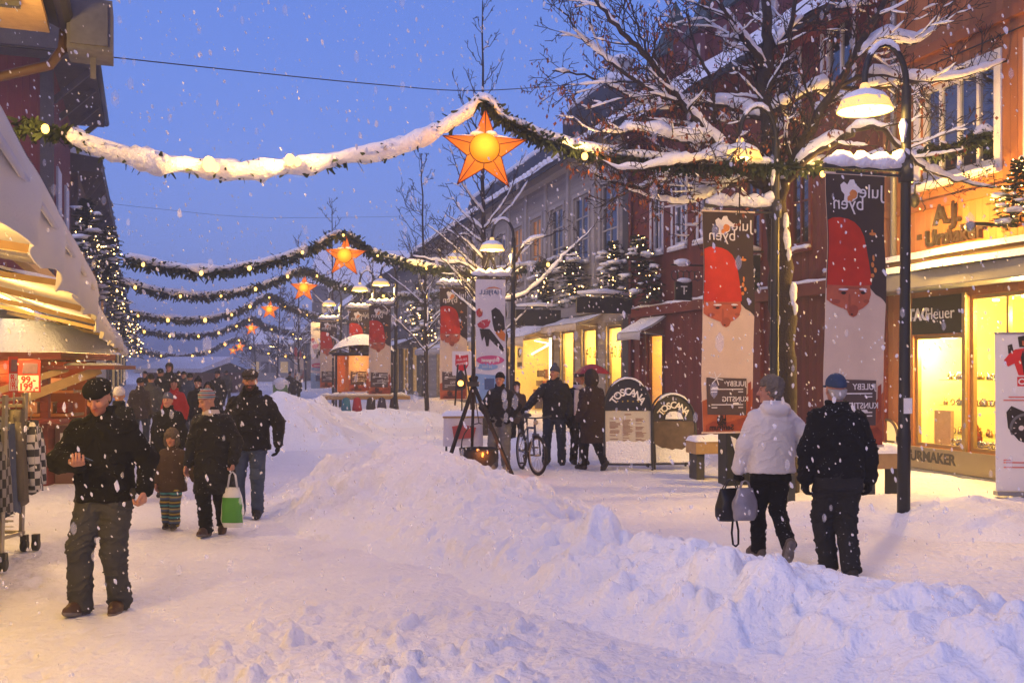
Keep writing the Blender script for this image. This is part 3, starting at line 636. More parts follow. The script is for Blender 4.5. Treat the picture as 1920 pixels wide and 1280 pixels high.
for k, px in enumerate((980, 1003)):
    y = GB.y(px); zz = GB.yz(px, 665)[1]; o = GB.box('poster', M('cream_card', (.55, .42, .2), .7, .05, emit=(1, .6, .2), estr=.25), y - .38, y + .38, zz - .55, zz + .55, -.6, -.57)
    b = MB(); b.tube([(-.607, y + .16 * math.cos(a), zz + .08 + .16 * math.sin(a)) for a in np.linspace(0, 6.28, 13)], .03, 5); b.box(-.606, -.604, y - .3, y + .3, zz - .46, zz - .28); b.build('print', M('brown_print', (.12, .09, .05), .7, .1), o)
awning(GB.root, 1, GB.y(1040) - 1.2, GB.y(955) + 1.0, 3.45, 1.5, .55, CREAM, .35)
awning(GB.root, 1, GB.y(1132), GB.y(1062), 3.5, .9, .3, CREAM, .22)
awning(GB.root, 1, GB.y(905), GB.y(825), 3.3, 1.4, .5, GREYC, .3)
for px0, px1, py0, py1, out in ((1118, 1195, 562, 586, 1.5), (1000, 1064, 580, 613, 1.5)):
    pm = (px0 + px1) / 2; y, z = GB.yz(px1 - 6, (py0 + py1) / 2); hh = .22 if pm > 1100 else .28
    b = MB(); b.box(-1.75, -.08, y - .05, y + .05, z - hh, z + hh); b.bar((-.0, y, z + hh + .1), (-1.8, y, z + hh + .1), .04, .04); sgn_ = b.build('hanging_sign', BLACK, GB.root)
    b = MB(); b.tube([(-1.72, y, z + hh + .13), (-.9, y, z + hh + .19), (-.15, y, z + hh + .13)], [.05, .08, .05], 8); b.build('snow', SNOW, sgn_)
GB.roof(SLATE, .7, 2.6, snow=.28)
# snow guard blobs along the eaves
b = MB()
for k in range(int(L / .5)): b.ball((-.62, k * .5 + .2, 8.86 + .05), .14, 7, 5, (1.2, .8, .9), .15)
b.build('eaves_snow', SNOW, GB.root)['kind'] = 'stuff'
def dorm(px0, px1, T, z0, z1, name='dormer', inset=.5):
    a0 = pt_al(FR, px1, T) - GB.al0; a1 = pt_al(FR, px0, T) - GB.al0; x0 = T - TR; b = MB()
    q = [(x0, a0), (x0 + 5, a0), (x0 + 5, a1), (x0, a1)]; c = (x0 + 2.5, (a0 + a1) / 2)
    lo = [(*p, z0) for p in q]; hi = [(x + math.copysign(inset, c[0] - x), y + math.copysign(inset, c[1] - y), z1) for x, y in q]
    for i in range(4): b.poly([lo[i], lo[(i + 1) % 4], hi[(i + 1) % 4], hi[i]])
    b.poly(hi); o = b.build(name, SLATE, GB.root)
    m = MB(); m.prism([(x, y, z1 + .02) for x, y, _ in hi], (0, 0, .3)); m.build('snow', SNOW, o, bevel=.1)
    for k in range(1, 4):
        m = MB(); y = a0 + (a1 - a0) * k / 4; m.box(x0 + .1, x0 + .16, y - .35, y + .35, z0 + .6, z1 - .5); m.build('dormer_window', CURTD, o)
    return o, a0, a1
o, a0, a1 = dorm(1035, 1128, 13.0, 9.6, 12.6)
b = MB(); b.box(3.2, 3.9, a0 + 1.6, a0 + 2.3, 12.6, 13.7); b.box(3.15, 3.95, a0 + 1.55, a0 + 2.35, 13.7, 13.82); ch = b.build('chimney', GREYT, GB.root)
b = MB(); b.ball((3.55, a0 + 1.95, 13.86), .4, 10, 6, (1, 1, .5)); b.build('snow', SNOW, ch)
dorm(850, 1015, 13.2, 9.6, 12.2, inset=.9)
# --- farther right ---------------------------------------------------------------------------------------
FB = Bld(FR, TR - .4, al_g + .3, 88, 'dark_timber_house', 'dark grey timber house with a snow covered awning and tall lit shop windows', 'house', 1)
S2 = [(FB.y(a), FB.y(b_), .3, 3.2) for a, b_ in ((790, 770), (766, 752), (748, 738))]
UP = [(y, y + 1.3, 5.0, 6.8) for y in np.arange(1.5, 26, 3.1)]
FB.holes = S2 + UP; FB.wall(8.6, GREYD, 9)
for h in UP: FB.window(*h, GREYT, 2, 2, CURTD, .25, GLASSD, .08)
for h in S2: FB.window(*h, DKFR, 2, 1, ROOMY, 1.0, GLASS, .1, sill=False)
awning(FB.root, 1, .3, 19, 3.7, 1.7, .6, GREYC, .3); FB.roof(SLATE, .6, 3.0, snow=.3)
FB2 = Bld(FR, TR - .8, 89, 150, 'brown_timber_house', 'brown timber house beyond the dark grey one on the right of the street', 'house', 1)
UP = [(y, y + 1.5, 4.6, 6.4) for y in np.arange(2, 56, 4.0)]; S2 = [(y, y + 2.4, .4, 2.9) for y in np.arange(2, 56, 4.0)]
FB2.holes = UP + S2; FB2.wall(7.8, BROWN, 9)
for i, h in enumerate(UP): FB2.window(*h, GREYT, 2, 2, ROOMO if i % 5 == 1 else CURTD, .25, GLASS, .1, sill=False)
for h in S2: FB2.window(*h, DKFR, 2, 1, ROOMY, 1.0, GLASS, .1, sill=False)
FB2.roof(SLATE, .6, 3.2, snow=.3)
# cross-street block closing the view
def simple_block(name, label, px0, px1, Y, ztop, mat, rise, nx, lit, rows=3):
    p0 = P(px0, 690, Y); p1 = P(px1, 690, Y); w_ = p1.x - p0.x; r = thing(name, label, 'building', ((p0.x + p1.x) / 2, Y, 0))
    b = MB(); b.box(-w_ / 2, w_ / 2, 0, 12, -.3, ztop); b.build('wall', mat, r)
    b = MB(); b.prism([(-w_ / 2 - .5, -.6, ztop), (-w_ / 2 - .5, 6, ztop + rise), (-w_ / 2 - .5, 12.6, ztop)], (w_ + 1, 0, 0)); rf = b.build('roof', SLATE, r)
    b = MB(); b.prism([(-w_ / 2 - .5, -.7, ztop + .03), (-w_ / 2 - .5, 6, ztop + rise + .05), (-w_ / 2 - .5, 6, ztop + rise + .45), (-w_ / 2 - .5, -.7, ztop + .3)], (w_ + 1, 0, 0)); b.build('snow', SNOW, rf)
    for j in range(rows):
        for i in range(nx):
            x = -w_ / 2 + w_ * (i + .5) / nx; z = 1.2 + j * (ztop - 1.4) / rows; on = random.random() < lit
            b = MB(); b.box(x - .5, x + .5, -.06, -.005, z, z + 1.5); b.build('window', MATS['lit_room_wall'] if on else CURTD, r)
    return r
simple_block('distant_town_house', 'dark gabled house with lit windows closing the far end of the street', 585, 745, 118, 11.5, GREYD, 4.5, 9, .35)
simple_block('distant_pale_house', 'pale snow roofed house at the far left end of the street', 470, 560, 135, 5.0, GREY, 2.2, 5, .4, 1)
simple_block('distant_red_stall', 'low red stall with a snow covered roof behind the crowd', 272, 370, 66, 1.5, RED, .7, 0, .3, 0)
# --- left side --------------------------------------------------------------------------------------------
L0 = Bld(FL, TL, 4, 13.0, 'corner_house', 'brown house whose lamp lit eaves and gutter cut the top left corner', 'house', -1)
L0.wall(6.08, BROWN, 8)
bb = MB(); bb.box(-.0 + .002, 1.15, 0, 9, 5.8, 5.88); bb.build('soffit', PLANK, L0.root)
bb = MB(); bb.prism([(1.3, -.2, 5.9), (1.3, -.2, 6.08), (-4, -.2, 8.6), (-4, -.2, 8.4)], (0, 9.4, 0)); rf = bb.build('roof', SLATE, L0.root)
L0.snowslab([(-1.35, 6.1), (4, 8.62)], .3, -.2, 9.25, rf)
bb = MB(); bb.tube([(1.34, -.2, 5.9), (1.34, 9.2, 5.9)], .09, 8); g_ = bb.build('gutter', IRON, L0.root)
bb = MB(); bb.tube([(1.30, 9.05, 5.86), (1.28, 9.05, 5.63), (1.15, 9.05, 5.43), (.3, 9.05, 5.13), (.10, 9.05, 4.93), (.10, 9.05, 0)], .06, 8); bb.build('downpipe', M('brown_pipe', (.07, .04, .03), .5, .2), L0.root)
bb = MB(); bb.box(1.36, 1.85, 8.6, 9.2, 5.53, 6.13); bb.box(1.40, 1.80, 8.56, 8.598, 5.58, 6.08); bb.box(1.60, 1.66, 8.9, 8.96, 5.28, 5.53); bb.build('eaves_box', M('weathered_board', (.10, .10, .115), .8, .4, 10), L0.root)
bb = MB(); bb.bar((.72, 7.9, 5.74), (.95, 7.9, 5.74), .10, .08); lm = bb.build('floodlight', IRON, L0.root)
point('eaves_light', (.85, 7.3, 5.40), 22, (1, .68, .28), .12, L0.root)
LA = Bld(FL, TL, 27.6, 34.6, 'red_gabled_house', 'tall dark red house with deep grey eaves on the left', 'house', -1)
LA.wall(9.6, M('oxblood_boards', (.19, .026, .02), .7, .2, 2.5, wave=('X', 6, .012)), 8)
DKW = M('weathered_wood', (.085, .07, .062), .85, .35, 7, .01, 30)
bb = MB(); bb.prism([(1.0, -1.0, 9.6), (1.0, -1.0, 10.25), (-9, -1.0, 10.9), (-9, -1.0, 9.6)], (0, 8.2, 0)); rf = bb.build('roof', DKW, LA.root)
LA.snowslab([(-1.0, 10.28), (9, 10.93)], .45, -1.0, 7.2, rf)
bb = MB(); bb.box(-.25, .05, -.05, .25, -.3, 9.6); bb.build('corner_board', DKW, LA.root)
bb = MB(); bb.tube([(1.05, -1, 9.72), (1.05, 7.2, 9.72)], .10, 8); bb.build('gutter', IRON, LA.root)
for k in range(4):
    bb = MB(); y = .6 + k * 1.9; bb.bar((0, y, 8.7), (.9, y, 9.58), .14, .14); bb.build('bracket', DKW, LA.root)
bb = MB()
for yy in (1.5, 4.4): bb.box(.002, .06, yy, yy + 1.2, 5.2, 7.2)
bb.build('window', BLUEW, LA.root)
LB = Bld(FL, TL + .15, 36, 60, 'brown_eaves_house', 'grey brown house with long bracketed eaves behind the lit spruces', 'house', -1)
LB.wall(8.3, M('grey_brown_boards', (.15, .115, .10), .8, .25, 2, wave=('Y', 5, .012)), 8)
bb = MB(); bb.prism([(.75, -.4, 8.3), (.75, -.4, 8.75), (-8, -.4, 9.9), (-8, -.4, 8.3)], (0, 24.8, 0)); rf = bb.build('roof', DKW, LB.root); LB.snowslab([(-.75, 8.77), (8, 9.9)], .4, -.4, 24.4, rf)
for k in range(9):
    bb = MB(); y = .8 + k * 2.7; bb.bar((0, y, 7.3), (.68, y, 8.28), .14, .14); bb.build('bracket', DKW, LB.root)
LB.holes = []
for k in range(8):
    bb = MB(); y = 1 + k * 2.9; bb.box(.002, .08, y, y + 1.3, 4.6, 6.4); bb.build('window', GREYT if k % 3 else ROOMO, LB.root)
for k in range(9):
    y = .6 + k * 2.6; bb = MB(); bb.box(.002, .07, y, y + 1.9, .5, 2.8); w = bb.build('shop_window', ROOMY if k % 3 != 1 else CURTD, LB.root); bb = MB(); bb.box(.072, .12, y + .9, y + 1.0, .5, 2.8); bb.box(.002, .14, y - .12, y - .001, .3, 3.0); bb.build('frame', WHITEP, w)
LC = Bld(FL, TL + .3, 60.5, 120, 'far_left_house', 'hazy grey house with a roof railing far down the left side', 'house', -1)
LC.wall(8.0, GREYD, 8); LC.roof(DKW, .5, 2.2, snow=.4)
for k in range(9):
    bb = MB(); y = 2 + k * 6; bb.box(.002, .08, y, y + 2.4, .5, 2.8); bb.build('shop_window', ROOMY if k % 2 else CURTD, LC.root); bb = MB(); bb.box(.002, .08, y, y + 1.4, 4.4, 6.0); bb.build('window', GREYT, LC.root)
# ------------------------------------------------------------------ street lamps with hanging banners
def snow_ridge(path, rad, parent=None, name='snow', flat=.8, jit=.25, n=7):
    b = MB(); path = [Vector(p) for p in path]; L = sum((q - p).length for p, q in zip(path, path[1:])); k = max(3, int(L / .09)); pts = []; rr = []
    for i in range(k + 1):
        s_ = i / k * (len(path) - 1); j = min(int(s_), len(path) - 2); p = path[j].lerp(path[j + 1], s_ - j)
        r = rad * (1 + random.uniform(-jit, jit)) * (.35 if i in (0, k) else 1); pts.append(p + Vector((0, 0, r * flat * .55))); rr.append(r)
    b.tube(pts, rr, n, flat=flat); return b.build(name, SNOW, parent)
SHADE = M('lamp_enamel', (.60, .48, .26), .35, .08, 8, emit=(1, .55, .10), estr=.85, sample=False)
def street_lamp(loc, label, lean=.02, watt=72):
    r = thing('street_lamp', label, 'street lamp', loc, FR.a, 'arched street lamps with banners')
    b = MB(); b.lathe([(.0, -.3), (.075, -.3), (.075, 1.1), (.068, 1.12), (.062, 2.4), (.055, 5.12)], n=14)
    b.v = [(x + lean * z * .4, y, z) for x, y, z in b.v]
    b.lathe([(.085, .98), (.085, 1.03)], n=14); b.build('pole', BLACK, r)
    t = lean * 1.96; b = MB(); arc = [(t - .28 + .28 * math.cos(a), 0, 5.14 + .45 * math.sin(a)) for a in np.linspace(0, math.pi, 13)]
    b.tube([(t, 0, 5.08)] + arc + [(t - .56, 0, 5.10)], .036, 8); arm = b.build('arm', BLACK, r)
    snow_ridge(arc[3:11], .05, arm)
    b = MB(); z = 4.88; lx = t - .56
    b.lathe([(.03, .24), (.05, .22), (.07, .14), (.16, .10), (.265, .03), (.305, -.05), (.315, -.075), (.315, -.09), (.29, -.075), (.26, -.02), (.16, .05), (0, .07)], (lx, 0, z), 28); sh = b.build('lamp_shade', SHADE, r)
    b = MB(); b.ball((lx, 0, z - .07), .10, 14, 8, (1.3, 1.3, .6)); b.build('bulb', glow('lamp_glow', (1, .66, .16), 8) if 'lamp_glow' not in bpy.data.materials else bpy.data.materials['lamp_glow'], sh)
    b = MB(); b.lathe([(.275, .0), (.235, .055), (.155, .095), (.08, .13), (0.02, .14)], (lx, 0, z + .03), 18)
    b.v = [(x, y, zz + random.uniform(-.008, .012)) for x, y, zz in b.v]; b.build('snow', SNOW, sh)
    point('lamp_light', (lx, 0, z - .16), watt, (1, .66, .22), .10, r)
    b = MB(); b.bar((t * .85, 0, 4.14), (t - 1.10, 0, 4.14), .05, .05); b.bar((t * .85, 0, 4.07), (t - .95, 0, 4.07), .03, .03)
    b.tube([(t * .86, 0, 4.0), (t * .86, 0, 4.25)], .085, 12); bar = b.build('banner_arm', IRON, r)
    snow_ridge([(t - 1.08, 0, 4.165), (t - .75, 0, 4.165), (t - .4, 0, 4.165), (t - .07, 0, 4.165)], .10, bar, flat=.9, jit=.35)
    snow_ridge([(t - .18, 0, 4.2), (t - .02, 0, 4.26)], .09, bar, flat=1.2)
    snow_ridge([(t - .07, -.03, 4.45), (t - .065, -.03, 4.72)], .045, bar, flat=.9)
    b = MB(); b.bar((t * .3, 0, .95), (t * .3 - .9, 0, .95), .03, .03) ; 
    return r
BC = {k: M('banner_' + k, c, .75, v, s_) for k, c, v, s_ in (('brown', (.052, .034, .026), .3, 4), ('red', (.50, .030, .012), .25, 6), ('face', (.46, .11, .05), .25, 14), ('cream', (.66, .50, .36), .10, 5), ('panel', (.085, .055, .045), .15, 6),
     ('orange', (.42, .10, .03), .5, 7), ('white', (.75, .70, .64), .05, 8), ('skin', (.34, .08, .04), .2, 10), ('dark', (.03, .018, .014), .2, 9), ('logo', (.02, .014, .012), .1, 9), ('rust', (.30, .055, .02), .6, 9), ('amber', (.62, .22, .05), .2, 12))}
BW, BH = .78, 3.12
def uv(u, v, k=0): return (-BW / 2 + BW * u, -.004 - .0028 * k, -BH * v)
def blob(cx, cy, rx, ry, k, jit=0.0, n=22, a0=0, a1=6.2832):
    asp = BW / BH; return [uv(cx + rx * math.cos(a) * (1 + random.uniform(-jit, jit)), cy + ry * math.sin(a) * (1 + random.uniform(-jit, jit)), k) for a in np.linspace(a0, a1, n, endpoint=a1 - a0 < 6.28)]
def textuv(par, s_, u, v, size, mat, k, mirror=True, align='CENTER', bold=0, sx=1, shear=0):
    m4 = Matrix(((1, 0, 0, -BW / 2 + BW * u), (0, 0, -1, -.004 - .0028 * k), (0, 1, 0, -BH * v), (0, 0, 0, 1)))
    return text('lettering', s_, size, mat, m4, par, mirror, .0012, align, bold, sx, shear)
def art(par, name, mat, polys):
    b = MB()
    for p in polys: b.poly(p)
    return b.build(name, mat, par)
def yule_banner(loc, label):
    r = thing('banner', label, 'banner', loc, FR.a, 'street banners with a bearded man in a red cap')
    b = MB(); b.box(-BW / 2, BW / 2, -.003, .003, -BH, 0); b.box(-BW / 2 - .02, BW / 2 + .02, -.012, .012, -.004, .02); b.box(-BW / 2 - .02, BW / 2 + .02, -.012, .012, -BH - .02, -BH + .006); c = b.build('cloth', BC['cream'], r)
    edge = [(0, 0), (1, 0), (1, .475), (.97, .465), (.93, .455), (.90, .45), (.86, .445), (.82, .44), (.78, .43), (.74, .42), (.7, .41), (.3, .41), (0, .42)]
    art(c, 'dark_field', BC['brown'], [[uv(u, v, 1) for u, v in edge]])
    art(c, 'red_cap', BC['red'], [[uv(u, v, 3) for u, v in ((.01, .172), (.10, .162), (.22, .160), (.36, .164), (.48, .175), (.58, .195), (.65, .225), (.69, .27), (.72, .32), (.745, .37), (.75, .405), (.62, .408), (.45, .41), (.25, .409), (.01, .408))]])
    art(c, 'face', BC['face'], [[uv(u, v, 2) for u, v in ((.01, .40), (.72, .40), (.74, .44), (.69, .475), (.60, .492), (.53, .50), (.50, .518), (.44, .525), (.37, .518), (.33, .50), (.22, .49), (.10, .478), (.01, .462))]])
    art(c, 'features', BC['skin'], [blob(.26, .432, .075, .009, 3), blob(.60, .430, .07, .009, 3), blob(.44, .500, .085, .020, 3), blob(.37, .470, .02, .03, 3), blob(.15, .468, .07, .008, 3), blob(.66, .466, .05, .007, 3), blob(.43, .418, .16, .004, 3)])
    art(c, 'eyes', BC['dark'], [blob(.27, .437, .04, .0055, 4), blob(.60, .435, .04, .0055, 4), blob(.41, .515, .02, .003, 4)])
    art(c, 'brows', BC['white'], [blob(.27, .424, .08, .004, 4, .15), blob(.60, .422, .07, .004, 4, .15)])
    art(c, 'mitten', BC['white'], [[uv(u, v, 4) for u, v in ((.24, .04), (.30, .028), (.36, .038), (.40, .020), (.47, .018), (.50, .035), (.58, .050), (.62, .062), (.54, .066), (.53, .085), (.46, .098), (.37, .105), (.30, .095), (.31, .075), (.26, .062))]])
    art(c, 'biscuit', BC['amber'], [blob(.46, .072, .065, .017, 5, .1), blob(.40, .09, .045, .012, 5, .1)])
    art(c, 'lights', BC['amber'], [blob(.80, .215, .06, .006, 3), blob(.79, .205, .015, .006, 4), blob(.80, .305, .018, .012, 3), blob(.78, .33, .025, .010, 3), blob(.82, .35, .025, .010, 3), blob(.77, .37, .03, .008, 3)])
    textuv(c, 'Jule', .765, .062, .225, BC['white'], 5); textuv(c, 'byen', .37, .108, .225, BC['white'], 5)
    art(c, 'lower_print', BC['orange'], [[uv(u, v, 1) for u, v in ((0, .86), (.15, .845), (.85, .84), (1, .80), (1, 1), (0, 1))]])
    art(c, 'lower_shade', BC['rust'], [[uv(u, v, 2) for u, v in ((.05, .97), (.2, .95), (.5, .955), (.9, .93), (1, .95), (1, 1), (.05, 1))], [uv(u, v, 2) for u, v in ((.90, .78), (.96, .77), (.97, .9), (.90, .92))]])
    art(c, 'info_panel', BC['panel'], [[uv(u, v, 3) for u, v in ((.09, .752), (.87, .758), (.87, .925), (.09, .92))]])
    textuv(c, 'JULEBY', .66, .782, .10, BC['white'], 5, bold=.001); textuv(c, 'KUNSTIG', .64, .852, .10, BC['white'], 5, bold=.001)
    sl = [[uv(a, v - .0022, 4), uv(b_, v - .0022, 4), uv(b_, v + .0022, 4), uv(a, v + .0022, 4)] for a, b_, v in ((.17, .80, .806), (.17, .80, .876), (.17, .28, .818), (.70, .80, .818), (.17, .28, .889), (.70, .80, .889))]
    sl += [[uv(.25 - .05, .796, 5), uv(.30, .796, 5), uv(.32, .806, 5), uv(.18, .806, 5)], [uv(.60, .866, 5), uv(.70, .866, 5), uv(.72, .876, 5), uv(.58, .876, 5)]]
    fl = []
    for k in range(6):
        a = k * math.pi / 3 + .2; d = (math.cos(a) * .13, math.sin(a) * .032); n_ = (-math.sin(a) * .008, math.cos(a) * .002)
        fl.append([uv(.28 - n_[0], .757 - n_[1], 4), uv(.28 + d[0] - n_[0], .757 + d[1] - n_[1], 4), uv(.28 + d[0] + n_[0], .757 + d[1] + n_[1], 4), uv(.28 + n_[0], .757 + n_[1], 4)])
    art(c, 'sliders', BC['white'], sl + fl)
    for s_, v, sz in (('Lille', .934, .085), ('ham', .948, .085), ('mer', .962, .085), ('Sentrum', .979, .11)): textuv(c, s_, .36, v, sz, BC['logo'], 4, bold=.003)
    return r
def ripple(root, seed):
    """wind ripples: every layer of a banner is subdivided and bent by the same smooth function"""
    ob = [c for c in root.children_recursive if c.type == 'MESH']
    for o in ob:
        bm = bmesh.new(); bm.from_mesh(o.data); bmesh.ops.triangulate(bm, faces=bm.faces[:])
        for _ in range(5):
            e = [x for x in bm.edges if x.calc_length() > .11]
            if not e: break
            bmesh.ops.subdivide_edges(bm, edges=e, cuts=1); bmesh.ops.triangulate(bm, faces=[f for f in bm.faces if len(f.verts) > 3])
        for v in bm.verts:
            a = min(1, max(0, -v.co.z) * 1.2); v.co.y += a * (.030 * math.sin(2.3 * v.co.z + 2.2 * v.co.x + seed) + .014 * math.sin(6.5 * v.co.x + 1.3 * v.co.z + seed * 2) + .010 * math.sin(5.1 * v.co.z - 4 * v.co.x))
        bm.to_mesh(o.data); bm.free()
LAMPS = []
def post_at(px, Y): p = P(px, 690, Y); return (p.x, p.y, gz(p.x, p.y))
lamp_specs = [(1694, 11.64, 'nearest black arched street lamp beside the jeweller shop, its pole sunk in the drift'), (1450, 14.35, 'black street lamp half hidden behind the snowy tree trunk'),
              (960, 25.3, 'black street lamp above the winter sports banner and the parked bicycle'), (886, 28.2, 'black street lamp directly behind the winter sports banner'),
              (741, 35.6, 'black street lamp beside the distant clothes stall'), (700, 38.5, 'black street lamp just behind the one at the clothes stall'),
              (638, 47, 'black street lamp with a banner left of the snow roofed stall'), (573, 84, 'tiny far street lamp left of the gabled house'), (520, 112, 'farthest tiny street lamp above the green cabinet')]
for i, (px, Y, lb) in enumerate(lamp_specs):
    loc = post_at(px, Y)
    if i == 0: proto_lamp = street_lamp(loc, lb); o = proto_lamp
    else: o = copy_tree(proto_lamp); o.location = loc; o['label'] = lb; o.rotation_euler.z = FR.a + random.uniform(-.04, .04)
    LAMPS.append((o, loc))
st = MB(); st.box(-.055, .055, -.085, -.076, 1.30, 1.48); st.build('sticker', WTXT, proto_lamp)
banner_specs = [(0, 'nearest banner with a red capped bearded man, behind the man in the blue cap'), (1, 'banner of a bearded man in a red cap, left of the big snowy tree'), (3, 'red cap banner behind the winter sports banner'),
                (4, 'red cap banner behind the distant clothes stall'), (5, 'second red cap banner overlapped beside the distant stall'), (6, 'small red cap banner left of the snow roofed stall'), (7, 'tiny red cap banner far down the street')]
for i, (k, lb) in enumerate(banner_specs):
    o, loc = LAMPS[k]; off = Vector(((-.65 if k == 0 else -.72 if k == 1 else -.55), 0, 4.05)); off.rotate(Matrix.Rotation(FR.a, 3, 'Z')); l = Vector(loc) + off
    if i == 0: proto_banner = yule_banner(l, lb); ripple(proto_banner, 1.0)
    else: q = copy_tree(proto_banner); q.location = l; q['label'] = lb; q.rotation_euler.z = FR.a + random.uniform(-.05, .05)
# winter sports banner on the third lamp
o, loc = LAMPS[2]; off = Vector((-.56, 0, 4.05)); off.rotate(Matrix.Rotation(FR.a, 3, 'Z'))
r = thing('banner', 'white winter sports banner with two tumbling skiers', 'banner', Vector(loc) + off, FR.a)
PALE = M('banner_pale', (.66, .62, .66), .7, .06, 4); b = MB(); b.box(-BW / 2, BW / 2, -.003, .003, -BH, 0); c = b.build('cloth', PALE, r)
NAVY = M('print_navy', (.06, .10, .22), .6, .1); PINK = M('print_pink', (.60, .08, .22), .6, .1); SKYB = M('print_blue', (.22, .36, .58), .6, .2, 4); OR = M('print_orange', (.62, .17, .02), .6, .1)
textuv(c, 'HAFJELL', .50, .105, .155, NAVY, 3, sx=1.05, bold=.003)
art(c, 'swoosh', OR, [[uv(u, v, 3) for u, v in ((.32, .080), (.45, .063), (.62, .058), (.78, .068), (.90, .080), (.78, .076), (.62, .068), (.46, .073))]])
art(c, 'skier_suits', M('print_red', (.45, .03, .05), .6, .2, 9), [[uv(u, v, 3) for u, v in ((.05, .36), (.22, .33), (.42, .32), (.5, .335), (.42, .38), (.25, .40), (.08, .385))], blob(.13, .27, .11, .035, 3, .1)])
art(c, 'skier_faces', BC['face'], [blob(.15, .265, .07, .02, 4)]); art(c, 'orange_trousers', OR, [[uv(u, v, 4) for u, v in ((.60, .42), (.85, .40), (.98, .44), (.95, .50), (.80, .48))]])
art(c, 'dark_clothing', BC['logo'], [[uv(u, v, 4) for u, v in ((.52, .25), (.66, .225), (.80, .245), (.95, .30), (.97, .40), (.80, .43), (.62, .42), (.56, .36))], [uv(u, v, 3) for u, v in ((.12, .40), (.45, .40), (.62, .45), (.95, .56), (.90, .585), (.6, .52), (.45, .48), (.42, .54), (.34, .54), (.28, .46), (.2, .50))]])
art(c, 'pink_label', PINK, [blob(.48, .652, .46, .038, 3, .02)]); textuv(c, 'skipasset', .48, .652, .13, BC['white'], 4, bold=.004); art(c, 'blue_label', SKYB, [blob(.38, .705, .36, .028, 3, .02)]); textuv(c, 'på nett', .38, .705, .09, BC['white'], 4)
art(c, 'blue_field', SKYB, [[uv(0, .76, 1), uv(1, .78, 1), uv(1, 1, 1), uv(0, 1, 1)]]); art(c, 'blue_mark', NAVY, [[uv(.30, .80, 3), uv(.62, .80, 3), uv(.62, .89, 3), uv(.30, .89, 3)]]); ripple(r, 2.2)
o, loc = LAMPS[6]; off = Vector((-1.05, .2, 4.0)); q = copy_tree(r); q.location = Vector(loc) + off; q['label'] = 'distant pale blue sports banner at the left of the small red cap banner'; q.rotation_euler.z = FR.a + .25
